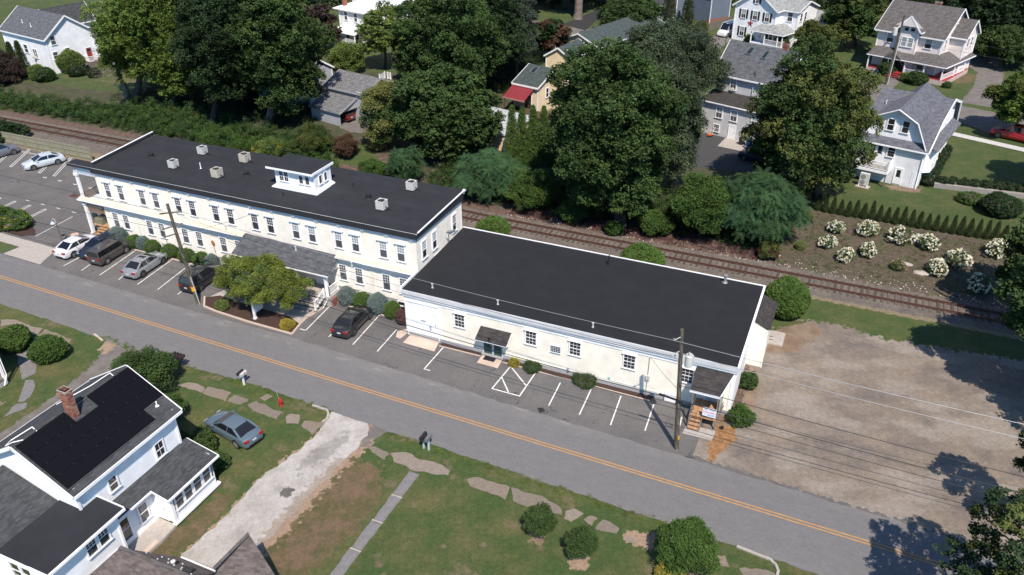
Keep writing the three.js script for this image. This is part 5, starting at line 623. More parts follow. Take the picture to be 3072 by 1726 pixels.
// ---------------------------------------------------------------- house with solar panels
{
  const h = thing('house', 'white clapboard house with black solar panels and brick chimney in the foreground', 'house');
  block(h, 24.1, 31.3, 31.4, 23.8, -0.2, 6.17, 8.2, 'z', M.white, M.shDark, { over: 0.4, pitch: 0.2 });
  const yr = x => 8.3 - (x - 27.7) * 0.589;
  const arr = mesh('solar_rails', (() => { const b = gb(); for (const x of [27.98, 28.79, 29.63, 30.47, 31.28]) b.bar([x, yr(x) + 0.08, x > 30.5 ? 25.1 : 23.5], [x, yr(x) + 0.08, 31.7], 0.05, 0.05); return b.build(); })(), std(0.25, 0.25, 0.26, 0.5, { metalness: 0.5 }), h);
  const pg = gb(); { const w = 0.82; pg.hexa([[0, 0, 1.635], [w, -w * 0.589, 1.635], [w, -w * 0.589, 0], [0, 0, 0], [0, 0.04, 1.635], [w, 0.04 - w * 0.589, 1.635], [w, 0.04 - w * 0.589, 0], [0, 0.04, 0]]); } const pgeo = pg.build();
  const cl = gb().box(-0.02, 0.03, -0.03, 0.03, 0.06, 0.03).build();
  [27.96, 28.8, 29.64, 30.48].forEach((x, r) => { for (let k = 0; k < 5; k++) { if (r === 0 && k === 2) continue; if (r === 3 && k === 0) continue; const z = 23.46 + k * 1.645; const p = mesh('solar_panel', pgeo, M.solar, h); p.position.set(x, yr(x) + 0.13, z); for (const zz of [0.35, 1.25]) { const c = mesh('clamp', cl, M.acDark, p); c.position.set(0, 0, zz); } } });
  brickChimney(h, 28.2, 7.7, 28.05, 0.66, 0.42, 2.15, 0.078, 0.22); ventPipe(h, 30.67, yr(30.67), 24.25, 0.35, M.whiteTrim);
  mesh('conduit', gb().path([[27.9, yr(27.9) + 0.2, 24.6], [27.4, 8.3, 24.4], [26.3, 7.5, 25.2], [24.3, 6.3, 26.5]], 0.035).path([[27.9, 8.2, 30.2], [27.4, 8.3, 30.1], [26.5, 7.7, 31.0], [26.9, 7.9, 31.6], [27.6, 8.35, 31.5], [27.9, 8.3, 31.1]], 0.035).build(), M.whiteTrim, h);
  win(h, [31.316, 3.6, 25.45], 90, 0.62, 1.12, { cols: 2, rows: [1, 1], trim: 0.09 }); win(h, [31.316, 4.0, 29.1], 90, 0.55, 0.95, { cols: 0, trim: 0.1 });
  mesh('porch_roof', gb().slab([[33.78, 2.76, 27.72], [33.78, 2.76, 23.3], [31.28, 3.36, 23.3], [31.28, 3.36, 27.72]], 0.09).slab([[32.5, 3.067, 30.6], [32.5, 3.067, 27.72], [31.28, 3.36, 27.72], [31.28, 3.36, 30.6]], 0.09).build(), M.shDark, h, 'grey shingled porch roof');
  mesh('porch_gutter', gb().box(33.76, 2.6, 23.25, 33.88, 2.74, 27.72).box(32.48, 2.92, 27.72, 32.58, 3.05, 30.5).bar([33.8, 2.68, 27.74], [32.5, 3.0, 27.74], 0.05, 0.12).bar([33.8, 2.7, 23.27], [31.3, 3.28, 23.27], 0.05, 0.12).build(), M.whiteTrim, h);
  const ep = mesh('enclosed_porch', gb().siding([[-27.35, 0.35], [-23.6, 0.35], [-23.6, 1.12], [-27.35, 1.12]], [33.4, 0, 0], [0, -1], [1, 0], 0.15).siding([[0, 0.35], [1.4, 0.35], [1.4, 2.7], [0, 3]], [33.4, 0, 23.6], [-1, 0], [0, -1], 0.15).box(32.9, 0.3, 27.3, 33.42, 2.7, 27.36).box(31.3, 0.25, 23.62, 33.4, 0.36, 27.34).build(), M.white, h, 'enclosed white side porch with four windows');
  for (const z of [26.68, 25.9, 25.08, 24.25]) win(ep, [33.4, 1.15, z], 90, 0.6, 1.25, { cols: 0, trim: 0.1, g: M.greyGlass }); mesh('porch_trim', gb().box(33.34, 2.48, 23.6, 33.44, 2.74, 27.36).box(33.34, 0.3, 27.2, 33.5, 2.6, 27.4).box(33.3, 0.25, 23.4, 33.6, 0.38, 27.5).build(), M.whiteTrim, ep);
  const lt = gb(); for (let k = 0; k < 40; k++) { const z = 23.7 + k * 0.092; lt.bar([33.42, 0.02, z], [33.42, 0.28, z + 0.2], 0.012, 0.022).bar([33.425, 0.02, z + 0.2], [33.425, 0.28, z], 0.012, 0.022); } mesh('lattice', lt.build(), M.lattice, ep);
  door(ep, [32.45, 0.35, 27.37], 0, 0.8, 2.0, M.whiteTrim);
  mesh('recess_wall', gb().siding([[-30.6, 0.2], [-27.3, 0.2], [-27.3, 3.1], [-30.6, 3.1]], [32.0, 0, 0], [0, -1], [1, 0], 0.15).build(), M.white, h); win(h, [32.016, 0.95, 28.3], 90, 0.6, 1.3, { cols: 0, trim: 0.1, g: M.greyGlass }); win(h, [32.016, 0.75, 29.75], 90, 0.6, 1.6, { cols: 0, rows: 0, trim: 0.06 });
  mesh('terrace', gb().prism([[32.0, 27.4], [33.5, 27.45], [33.6, 28.8], [33.45, 30.9], [32.0, 30.9]], -0.1, 0.25).build(), M.concrete, h, 'raised concrete terrace'); mesh('terrace_step', gb().box(33.2, 0.25, 28.9, 33.5, 0.29, 30.2).build(), M.tan, h);
  // flat-roofed addition
  block(h, 27.5, 33.0, 35.3, 30.7, -1.5, 4.2, 0, 'x', M.white, M.memb, { roof: false, pitch: 0.17 });
  mesh('addition_roof', gb().slab([[29.6, 4.55, 35.5], [33.36, 4.38, 35.5], [33.36, 4.38, 30.3], [29.6, 4.55, 30.3]], 0.1).build(), M.memb, h, 'black low-slope roof of the addition'); mesh('addition_roof', gb().slab([[25.6, 5.9, 35.5], [29.62, 4.56, 35.5], [29.62, 4.56, 31.5], [25.6, 5.9, 31.5]], 0.1).build(), M.shDark, h); mesh('addition_gutter', gb().box(33.34, 4.22, 30.25, 33.48, 4.36, 35.55).box(29.5, 4.3, 35.48, 33.4, 4.44, 35.58).bar([33.4, 4.4, 30.27], [31.2, 4.5, 30.27], 0.06, 0.12).build(), M.whiteTrim, h);
  mesh('wing', gb().siding([[25.6, -1.5], [27.5, -1.5], [27.5, 5.2], [25.6, 5.7]], [0, 0, 35.29], [1, 0], [0, 1], 0.17).build(), M.white, h);
  for (const [y, zz] of [[2.85, [31.75, 32.6]], [0.5, [31.6, 32.5]]]) for (const z of zz) win(h, [33.016, y, z], 90, 0.62, 1.15, { cols: 3, rows: [0, 3], trim: 0.1 }); for (const x of [30.4, 31.3]) win(h, [x, 2.6, 35.316], 0, 0.7, 1.2, { cols: 0 });
  const hood = mesh('entry_hood', gb().slab([[30.2, 2.6, 22.9], [31.2, 2.6, 22.9], [31.2, 2.95, 23.75], [30.2, 2.95, 23.75]], 0.08).build(), M.shDark, h);
  rebase(h, 31.3, H(31, 24), 23.8);
}
// porch house at the left edge
{
  const h = thing('house', 'white house at the left edge with corner porch post and lattice base', 'house');
  block(h, 1, 8.8, 33, 23.8, -0.2, 5.5, 8, 'z', M.white, M.shGrey, { over: 0.4 });
  mesh('porch_roof', gb().slab([[0.4, 4.75, 21.2], [0.4, 4.75, 23.9], [11.4, 4.75, 23.9], [11.4, 4.75, 21.2]].reverse(), 0.2).slab([[8.6, 4.76, 23.9], [8.6, 4.76, 32], [11.4, 4.74, 32], [11.4, 4.74, 23.9]], 0.2).build(), M.shGrey, h); mesh('porch_floor', gb().box(0.8, 0.9, 21.6, 10.9, 1.1, 23.8).box(8.8, 0.9, 23.8, 10.9, 1.095, 31.5).build(), M.greyWood, h);
  for (const [x, z] of [[10.8, 21.7], [7, 21.7], [10.8, 25], [10.8, 28]]) mesh('post', gb().box(x - 0.09, 1.1, z - 0.09, x + 0.09, 4.6, z + 0.09).box(x - 0.11, 0.3, z - 0.11, x + 0.11, 1.1, z + 0.11).build(), M.whiteTrim, h);
  const l = gb(); for (let k = 0; k < 60; k++) { const z = 21.6 + k * 0.16; l.bar([10.93, 0.45, z], [10.93, 0.9, z + 0.4], 0.012, 0.03).bar([10.935, 0.45, z + 0.4], [10.935, 0.9, z], 0.012, 0.03); } mesh('lattice', l.build(), M.lattice, h);
  downpipe(h, [[10.98, 4.6, 21.55], [10.98, 1.3, 21.55], [11.2, 0.7, 22.1]]); rebase(h, 8.8, H(8.8, 24), 24);
}
// brown-shingled house at the lower edge
{
  const h = thing('house', 'brown shingled hip and gable roof at the bottom edge by the driveway', 'house');
  mesh('roof', gb().slab([[33.1, 1.9, 34.6], [40.2, 1.9, 34.6], [40.2, 3.5, 32.05], [34.65, 3.5, 32.05]], 0.1).slab([[40.2, 3.5, 32.05], [39.85, 2.4, 30.6], [37.4, 2.4, 30.6], [34.65, 3.5, 32.05]], 0.1).build(), M.shBrown, h);
  mesh('roof', gb().slab([[40.9, 3.8, 28.56], [38.63, 0.92, 31.57], [44.05, 0.92, 29.57]], 0.1).build(), M.shBrown, h); mesh('gutter', gb().bar([37.4, 2.36, 30.55], [39.85, 2.36, 30.55], 0.09, 0.1).build(), M.whiteTrim, h); mesh('ridge_cap', gb().bar([40.9, 3.84, 28.56], [39.8, 2.56, 30.56], 0.22, 0.04).bar([34.65, 3.54, 32.05], [40.2, 3.54, 32.05], 0.22, 0.04).build(), M.shVic, h);
  mesh('wall', gb().prism([[35.2, 31.4], [37.6, 30.75], [39.2, 30.9], [40.4, 31.2], [40.4, 33.5], [35, 34]], -0.6, () => 1.0).build(), M.white, h);
  for (const [x, t] of [[36.0, 0.35], [36.9, 0.5], [37.3, 0.55], [37.0, 0.25], [37.7, 0.3], [38.2, 0.62], [38.6, 0.35], [38.75, 0.22], [39.5, 0.2]]) mesh('roof_vent', gb().box(x - 0.035, 3.5 - t * 1.1, 32.05 - t * 1.45 - 0.03, x + 0.035, 3.56 - t * 1.1, 32.05 - t * 1.45 + 0.03).build(), M.greyTrim, h);
  mesh('flue_cap', gb().tube([38.1, 3.1, 31.6], [38.1, 3.45, 31.6], 0.07, 0.07).tube([38.1, 3.45, 31.6], [38.1, 3.5, 31.6], 0.14, 0.14).build(), M.acGrey, h); mesh('box_vent', gb().box(38.9, 2.7, 31.5, 39.35, 3.3, 31.95).box(38.85, 3.3, 31.45, 39.4, 3.36, 32.0).build(), M.acDark, h);
  rebase(h, 38, 0.04, 32);
}
// ---------------------------------------------------------------- things on the roofs
function acUnit(label, x, z, s, mat, y) {
  const a = thing('air_conditioner', label, 'air conditioner', x, y, z, 0, 'air conditioners on the office roof'), w = s / 2, hgt = s * 1.02;
  mesh('cabinet', (() => { const b = gb().box(-w, 0.06, -w, w, hgt, w); for (let k = 0; k < 9; k++) { const q = 0.12 + k * hgt / 10.5; b.box(-w - 0.012, q, -w - 0.012, w + 0.012, q + 0.03, w + 0.012); } return b.build(); })(), mat, a);
  mesh('top_grille', gb().box(-w - 0.02, hgt, -w - 0.02, w + 0.02, hgt + 0.05, -w + 0.06).box(-w - 0.02, hgt, w - 0.06, w + 0.02, hgt + 0.05, w + 0.02).box(-w - 0.02, hgt, -w + 0.06, -w + 0.06, hgt + 0.05, w - 0.06).box(w - 0.06, hgt, -w + 0.06, w + 0.02, hgt + 0.05, w - 0.06).build(), mat, a); mesh('fan_opening', gb().tube([0, hgt, 0], [0, hgt + 0.02, 0], w * 0.85, w * 0.85, 16).build(), M.acDark, a);
  mesh('foot', gb().box(-w, 0, -w, w, 0.07, -w + 0.1).box(-w, 0, w - 0.1, w, 0.07, w).build(), M.acDark, a); mesh('pipe', gb().path([[w, 0.3, 0], [w + 0.25, 0.25, 0.1], [w + 0.45, 0.05, -0.1]], 0.035).build(), M.black, a);
}
const roofY = z => 8.69 + 0.32 * (0.4 - z) / 8.8;
acUnit('pale air conditioner nearest the front left of the office roof', 7.04, -2.75, 0.72, M.acGrey, roofY(-2.75)); acUnit('pale air conditioner nearest the rear left of the office roof', 7.37, -6.5, 0.72, M.acGrey, roofY(-6.5)); acUnit('tan ribbed air conditioner halfway to the cupola, front one', 12.64, -2.6, 0.8, M.acTan, roofY(-2.6)); acUnit('tan tall air conditioner behind, just left of the cupola', 12.77, -6.5, 0.8, M.acTan, roofY(-6.5)); acUnit('pale air conditioner at the rear right end of the office roof', 31.54, -7.0, 0.76, M.acGrey, roofY(-7)); acUnit('white air conditioner at the front right end of the office roof', 31.04, -2.6, 0.78, M.acGrey, roofY(-2.6));
function roofVent(label, x, y, z, r, hgt, mat, cap, grp) { const v = thing('roof_vent', label, 'roof vent', x, y, z, 0, grp); mesh('pipe', gb().tube([0, 0, 0], [0, hgt, 0], r, r, 12).tube([0, 0, 0], [0, 0.04, 0], r * 2, r * 1.8, 12).build(), mat, v); if (cap) mesh('cap', gb().tube([0, hgt, 0], [0, hgt + 0.06, 0], r * cap, r * cap * 0.9, 12).build(), mat, v); }
const gv = 'vents on the office roof'; roofVent('squat black vent at the left end of the office roof', 2.8, roofY(-4), -4.06, 0.22, 0.32, M.black, 1.25, gv); roofVent('squat black vent left of the white cupola', 14.96, roofY(-4), -3.99, 0.22, 0.32, M.black, 1.25, gv); roofVent('squat black vent on the right of the office roof', 28.7, roofY(-4), -4.1, 0.22, 0.34, M.black, 1.25, gv); roofVent('slim white pipe standing between the air conditioners', 9.71, roofY(-3.5), -3.56, 0.05, 0.6, M.whiteTrim, 0, gv); roofVent('thin black pipe in front of the cupola', 21.18, roofY(-1.5), -1.53, 0.05, 0.4, M.black, 0, gv); roofVent('thin black pipe to the right of the cupola', 26.06, roofY(-5.6), -5.62, 0.05, 0.35, M.black, 0, gv);
roofVent('thin black vent pipe on the middle of the warehouse roof', 50.72, 5.2, -7.0, 0.06, 0.95, M.black, 0, 'vents on the warehouse roof'); roofVent('grey capped metal flue at the rear right of the warehouse roof', 60.5, 5.24, -7.9, 0.12, 0.65, M.steel, 1.5, 'vents on the warehouse roof');
{ const d = thing('satellite_dish', 'grey satellite dish on the end wall of the office above the warehouse roof', 'satellite dish', 36.1, 6.15, -5.1); mesh('mast', gb().path([[0, -0.9, -0.2], [0.1, 0, 0], [0.45, 0.2, 0.1]], 0.04).build(), M.steel, d); const g = new THREE.SphereGeometry(0.9, 20, 6, 0, Math.PI * 2, 0, 0.52); g.translate(0, -0.9, 0); g.rotateX(2.3); g.rotateY(0.75); g.translate(0.5, 0.35, 0.25); const dm = M.acGrey.clone(); dm.side = THREE.DoubleSide; mesh('dish', g, dm, d); mesh('arm', gb().bar([0.5, 0.1, 0.3], [0.95, 0.5, 0.8], 0.03, 0.03).build(), M.steel, d); }
{ const l = thing('ladder', 'white ladder lying on the warehouse roof beside the office wall', 'ladder', 36.1, 4.92, -4.2); mesh('side_rail', gb().box(-0.24, 0, -1.3, -0.2, 0.07, 1.3).box(0.2, 0, -1.3, 0.24, 0.07, 1.3).build(), M.whiteTrim, l); for (let k = 0; k < 11; k++) mesh('rung', gb().box(-0.2, 0.02, -1.22 + k * 0.24, 0.2, 0.05, -1.18 + k * 0.24).build(), M.whiteTrim, l); }
// ---------------------------------------------------------------- vehicles
const paintMat = (r, g, b, metal = 0.2) => new THREE.MeshPhysicalMaterial({ color: new THREE.Color().setRGB(r, g, b), roughness: 0.35, metalness: metal, clearcoat: 1, clearcoatRoughness: 0.06 });
const carGlass = new THREE.MeshPhysicalMaterial({ color: new THREE.Color().setRGB(0.012, 0.014, 0.017), roughness: 0.04, clearcoat: 1 });
const lampRed = std(0.35, 0.015, 0.015, 0.25), lampClear = std(0.6, 0.62, 0.64, 0.15, { metalness: 0.3 }), plateM = std(0.6, 0.62, 0.65, 0.5), darkTrim = std(0.025, 0.025, 0.026, 0.6), rimM = std(0.42, 0.42, 0.43, 0.35, { metalness: 0.7 }), rimD = std(0.14, 0.14, 0.145, 0.4, { metalness: 0.6 });
const CAR = {
  sedan: { L: 4.75, W: 1.83, roof: 1.43, t: [[-0.5, 0.62, 0.78], [-0.492, 0.82, 0.86], [-0.46, 0.96, 0.92], [-0.38, 1.0, 0.98], [-0.15, 0.95, 1], [0.2, 0.97, 1], [0.27, 0.96, 0.99], [0.4, 0.82, 0.95], [0.465, 0.72, 0.88], [0.49, 0.6, 0.8], [0.5, 0.45, 0.72]], g: [-0.4, -0.22, 0.05, 0.26], wb: [-0.29, 0.305] },
  suv: { L: 4.6, W: 1.86, roof: 1.72, t: [[-0.5, 0.7, 0.86], [-0.49, 1.02, 0.92], [-0.47, 1.1, 0.96], [-0.2, 1.08, 1], [0.2, 1.08, 1], [0.26, 1.06, 0.99], [0.4, 0.98, 0.95], [0.47, 0.86, 0.88], [0.492, 0.7, 0.82], [0.5, 0.5, 0.76]], g: [-0.478, -0.43, 0.06, 0.26], wb: [-0.29, 0.3] },
  boxy: { L: 4.2, W: 1.74, roof: 1.64, t: [[-0.5, 0.62, 0.92], [-0.494, 0.98, 0.95], [-0.47, 1.04, 0.97], [-0.2, 1.02, 1], [0.22, 1.02, 1], [0.3, 1.0, 0.99], [0.42, 0.9, 0.95], [0.48, 0.78, 0.88], [0.5, 0.5, 0.8]], g: [-0.488, -0.475, 0.17, 0.3], wb: [-0.29, 0.3] },
  wagon: { L: 4.5, W: 1.77, roof: 1.47, t: [[-0.5, 0.6, 0.8], [-0.49, 0.9, 0.88], [-0.46, 0.98, 0.93], [-0.2, 0.96, 1], [0.2, 0.97, 1], [0.26, 0.96, 0.99], [0.4, 0.84, 0.95], [0.47, 0.74, 0.86], [0.494, 0.58, 0.76], [0.5, 0.42, 0.7]], g: [-0.465, -0.37, 0.04, 0.25], wb: [-0.29, 0.31] },
  van: { L: 5.8, W: 2.02, roof: 2.45, t: [[-0.5, 0.6, 0.95], [-0.495, 1.25, 0.98], [-0.2, 1.3, 1], [0.25, 1.3, 1], [0.34, 1.25, 0.98], [0.44, 1.08, 0.94], [0.485, 0.9, 0.88], [0.5, 0.5, 0.82]], g: [-0.49, -0.485, 0.2, 0.34], wb: [-0.28, 0.32] },
  pickup: { L: 5.8, W: 2.0, roof: 1.92, t: [[-0.5, 0.6, 0.95], [-0.495, 1.1, 0.98], [-0.14, 1.12, 1], [0.1, 1.14, 1], [0.2, 1.16, 0.99], [0.4, 1.08, 0.96], [0.48, 0.98, 0.92], [0.5, 0.5, 0.86]], g: [-0.15, -0.13, 0.08, 0.2], wb: [-0.3, 0.31] },
};
function car(name, label, cat, kind, x, z, deg, mat, { rim = rimM, sunroof = false, cladding = false, group } = {}) {
  const k = CAR[kind], c = thing(name, label, cat, x, H(x, z) + (z < 14 ? 0.02 : 0.01), z, deg, group), L = k.L, w = k.W / 2;
  const prof = (x, t, s) => { const b = x < -0.47 || x > 0.47 ? 0.3 : 0.2; return [[0, b], [w * s * 0.88, b], [w * s * 0.98, 0.36], [w * s, 0.58], [w * s * 0.985, Math.max(0.62, t - 0.14)], [w * s * 0.93, Math.max(0.64, t - 0.05)], [w * s * 0.8, t], [0, t + 0.025]]; };
  const p = [], id = [], st = k.t.map(q => { const r = prof(...q), full = [...r, ...r.slice(1, -1).reverse().map(v => [-v[0], v[1]])]; return full.map(v => [q[0] * L, v[1], v[0]]); }), n = st[0].length;
  for (const s of st) for (const v of s) p.push(...v);
  for (let a = 0; a < st.length - 1; a++) for (let b = 0; b < n; b++) { const b2 = (b + 1) % n; id.push(a * n + b, a * n + b2, (a + 1) * n + b, (a + 1) * n + b, a * n + b2, (a + 1) * n + b2); }
  for (let b = 1; b < n - 1; b++) { id.push(0, b + 1, b); const e = (st.length - 1) * n; id.push(e, e + b, e + b + 1); }
  let g = new THREE.BufferGeometry(); g.setAttribute('position', new THREE.Float32BufferAttribute(p, 3)); g.setIndex(id); g = toCreasedNormals(g.toNonIndexed(), 0.6);
  mesh('body', g, mat, c);
  // cabin: roof, glass, pillars
  const [br, tr, tf, bf] = k.g.map(v => v * L), yb = (kind === 'van' ? 1.28 : kind === 'pickup' ? 1.12 : kind === 'suv' ? 1.06 : kind === 'boxy' ? 1.02 : 0.95), yt = k.roof - 0.05, wb = w * 0.88, wt = w * (kind === 'boxy' || kind === 'van' ? 0.8 : 0.68);
  const roof = gb(); const RS = [[tr - 0.06, 0, 0.9], [tr, 0.03, 1], [(tr + tf) / 2, 0.065, 1.02], [tf, 0.02, 1], [tf + 0.06, -0.03, 0.92]];
  { const q = [], ii = []; for (const [xx, dy, s] of RS) for (let j = 0; j <= 8; j++) { const a = (j / 8 - 0.5) * 2; q.push(xx, yt + dy - 0.06 * a * a * a * a, a * (wt + 0.02) * s); } for (let a = 0; a < RS.length - 1; a++) for (let j = 0; j < 8; j++) { const o = a * 9 + j; ii.push(o, o + 1, o + 9, o + 9, o + 1, o + 10); } const rg = new THREE.BufferGeometry(); rg.setAttribute('position', new THREE.Float32BufferAttribute(q, 3)); rg.setIndex(ii); rg.computeVertexNormals(); const m2 = mat; mesh('roof', rg, m2, c); }
  const panel = (a, b, cc, d, th = 0.012) => { const v = gb(); v.poly([a, b, cc, d]); return v.build(); };
  mesh('windshield', panel([bf, yb, wb * 0.96], [bf, yb, -wb * 0.96], [tf, yt, -wt], [tf, yt, wt]), carGlass, c);
  mesh('rear_window', panel([br, yb + 0.02, -wb * 0.94], [br, yb + 0.02, wb * 0.94], [tr, yt, wt], [tr, yt, -wt]), kind === 'van' ? mat : carGlass, c);
  const pil = gb(), mb = (br + bf) / 2 - 0.1, mt = (tr + tf) / 2 - 0.05, T = (s, x0, y, ww) => [x0, y, s * ww];
  for (const s of [1, -1]) {
    const f = (a, b) => { const v = s > 0 ? [T(s, a[0], yb, wb), T(s, a[1], yb, wb), T(s, b[1], yt, wt), T(s, b[0], yt, wt)] : [T(s, a[1], yb, wb), T(s, a[0], yb, wb), T(s, b[0], yt, wt), T(s, b[1], yt, wt)]; return gb().poly(v).build(); };
    if (kind === 'van') { mesh('side_panel', f([br, mb + 1.2], [tr, mt + 1.3]), mat, c); mesh('side_window', f([mb + 1.2, bf], [mt + 1.3, tf]), carGlass, c); } else { mesh('side_window', f([br, mb], [tr, mt]), carGlass, c); mesh('side_window', f([mb, bf], [mt, tf]), carGlass, c); }
    pil.bar(T(s, bf, yb, wb), T(s, tf, yt, wt), 0.07, 0.06).bar(T(s, br, yb, wb * 0.98), T(s, tr, yt, wt), kind === 'sedan' ? 0.14 : 0.1, 0.08).bar(T(s, mb, yb, wb + 0.005), T(s, mt, yt, wt + 0.005), 0.06, 0.03).bar(T(s, tr, yt, wt), T(s, tf, yt, wt), 0.05, 0.06).bar(T(s, br + 0.1, yb, wb + 0.01), T(s, bf, yb, wb + 0.01), 0.03, 0.04);
    mesh('mirror', gb().box(bf - 0.42, yb + 0.02, s > 0 ? wb + 0.06 : -wb - 0.22, bf - 0.28, yb + 0.15, s > 0 ? wb + 0.22 : -wb - 0.06).build(), mat, c);
    for (const q of k.wb) { const wx = q * L, R = kind === 'pickup' || kind === 'van' ? 0.38 : 0.325, zi = s * (w - 0.2), zo = s * (w + 0.012);
      mesh('wheel_arch', gb().tube([wx, R + 0.02, s * (w - 0.25)], [wx, R + 0.02, s * (w + 0.004)], R + 0.07, R + 0.07, 18).build(), cladding ? darkTrim : M.black, c);
      const wl = mesh('wheel', gb().tube([wx, R, zi], [wx, R, zo], R, R, 20).build(), M.rubber, c); const rg = gb().tube([wx, R, zo - s * 0.01], [wx, R, zo + s * 0.012], R * 0.24, R * 0.2, 10); for (let a = 0; a < 7; a++) { const t = a / 7 * 6.283; rg.bar([wx, R, zo + s * 0.006], [wx + Math.cos(t) * R * 0.66, R + Math.sin(t) * R * 0.66, zo + s * 0.006], 0.055, 0.02); } for (let a = 0; a < 16; a++) { const t = a / 16 * 6.283, u = (a + 1) / 16 * 6.283; rg.bar([wx + Math.cos(t) * R * 0.66, R + Math.sin(t) * R * 0.66, zo + s * 0.006], [wx + Math.cos(u) * R * 0.66, R + Math.sin(u) * R * 0.66, zo + s * 0.006], 0.03, 0.03); } mesh('rim', rg.build(), rim, wl); }
    const F = L / 2, z0 = s > 0 ? w * 0.45 : -w * 0.8, z1 = s > 0 ? w * 0.8 : -w * 0.45; mesh('headlight', gb().hexa([[F * 0.94, 0.6, z1], [F * 0.985, 0.58, z1], [F * 0.985, 0.58, z0], [F * 0.94, 0.6, z0], [F * 0.9, yb * 0.8, z1], [F * 0.95, yb * 0.76, z1], [F * 0.95, yb * 0.76, z0], [F * 0.9, yb * 0.8, z0]]).build(), lampClear, c); mesh('taillight', gb().box(-F - 0.005, yb * 0.74, s > 0 ? w * 0.5 : -w * 0.88, -F + 0.16, yb * 0.74 + 0.17, s > 0 ? w * 0.88 : -w * 0.5).build(), lampRed, c);
  }
  mesh('pillar', pil.build(), mat, c); mesh('number_plate', gb().box(-L / 2 - 0.012, 0.6, -0.16, -L / 2 + 0.04, 0.72, 0.16).build(), plateM, c); mesh('grille', gb().box(L / 2 - 0.12, 0.42, -w * 0.5, L / 2 - 0.02, 0.6, w * 0.5).build(), darkTrim, c); mesh('bumper_trim', gb().box(-L / 2 - 0.008, 0.3, -w * 0.6, -L / 2 + 0.1, 0.4, w * 0.6).build(), darkTrim, c);
  if (sunroof) mesh('sunroof', gb().box(tf - 0.75, yt + 0.035, -wt * 0.6, tf - 0.2, yt + 0.06, wt * 0.6).build(), carGlass, c);
  if (kind === 'pickup') { mesh('cargo_bed', gb().box(-L / 2 + 0.06, 1.1, -w * 0.85, br - 0.05, 1.16, w * 0.85).build(), M.black, c); mesh('bed_wall', gb().box(-L / 2 + 0.03, 1.05, -w * 0.97, br, 1.26, -w * 0.84).box(-L / 2 + 0.03, 1.05, w * 0.84, br, 1.26, w * 0.97).box(-L / 2 + 0.02, 1.05, -w * 0.9, -L / 2 + 0.12, 1.26, w * 0.9).build(), mat, c); }
  return c;
}
const white = paintMat(0.75, 0.75, 0.76, 0), silver = paintMat(0.42, 0.44, 0.46, 0.5), navy = paintMat(0.012, 0.02, 0.04), bronze = paintMat(0.1, 0.088, 0.078, 0.4), blackP = paintMat(0.022, 0.022, 0.025), charcoal = paintMat(0.035, 0.037, 0.042, 0.4), steelBlue = paintMat(0.16, 0.23, 0.28, 0.4), whiteBlue = paintMat(0.62, 0.68, 0.72, 0.1), redP = paintMat(0.32, 0.01, 0.012), greyBlue = paintMat(0.22, 0.24, 0.28, 0.4);
car('sedan', 'white sedan parked leftmost in the street bays beside the end porch', 'car', 'sedan', -1.85, 3.4, -90, white);
car('wagon', 'dark navy wagon parked nose out between the white sedan and the bronze wagon', 'car', 'wagon', 0.35, 2.7, 92, navy);
car('wagon', 'bronze boxy wagon parked nose-in beside the navy car', 'car', 'boxy', 2.2, 3.2, -93, bronze);
car('sedan', 'silver sedan with sunroof parked nose-in in front of the office', 'car', 'sedan', 7.15, 3.5, -94, silver, { rim: rimD, sunroof: true });
car('suv', 'black SUV half hidden by the street tree behind the utility pole', 'car', 'suv', 14.0, 3.2, -92, blackP, { rim: rimD });
car('sedan', 'charcoal sedan parked nose-in to the right of the entrance porch', 'car', 'sedan', 30.95, 3.4, -93, charcoal, { rim: rimD });
car('sedan', 'blue-grey sedan parked on the lawn beside the solar house', 'car', 'sedan', 30.9, 19.0, 190, steelBlue);
car('sedan', 'pale silver sedan nose-out in the left car park by the fence', 'car', 'sedan', -23.9, -10.9, 118 - 5, whiteBlue);
car('suv', 'grey SUV cut off at the left edge of the car park', 'car', 'suv', -31.9, -10.9, -75, greyBlue, { cladding: true });
car('suv', 'dark blue SUV in the shade behind the grey house', 'car', 'suv', 57.5, -46.4, 197, navy);
car('van', 'white van with black front parked beside the white shuttered house', 'van', 'van', 41.8, -111.2, 112, white);
car('pickup', 'red pickup truck parked at the right edge beyond the pale pavement', 'pickup truck', 'pickup', 87.2, -66.2, 200, redP);
car('sedan', 'dark red car under the carport of the barn', 'car', 'wagon', 1.4, -38.6, -169, paintMat(0.12, 0.01, 0.01));  // plain dark red body paint
car('suv', 'white SUV on the upper left lawn half hidden by branches', 'car', 'suv', -46.5, -46.5, 150, white);
car('sedan', 'dark car at the end of the curved driveway under the hedge', 'car', 'sedan', 84.3, -114.6, -70, blackP); car('sedan', 'grey car beside the porch of the cream house', 'car', 'sedan', 82.0, -112.4, -65, greyBlue); car('suv', 'dark blue car in the lane behind the reddish tree', 'car', 'suv', 19.2, -94.5, 20, navy);
car('sedan', 'silver car at the far upper left beyond the white house', 'car', 'sedan', -77, -52, 20, greyBlue); car('suv', 'dark SUV glimpsed at the right edge under the leaves', 'car', 'suv', 90.4, 0.6, 100, paintMat(0.03, 0.02, 0.035)); car('sedan', 'dark car with orange lamp under leaves at the right edge of the gravel lot', 'car', 'sedan', 87.9, 7.2, 105, blackP);

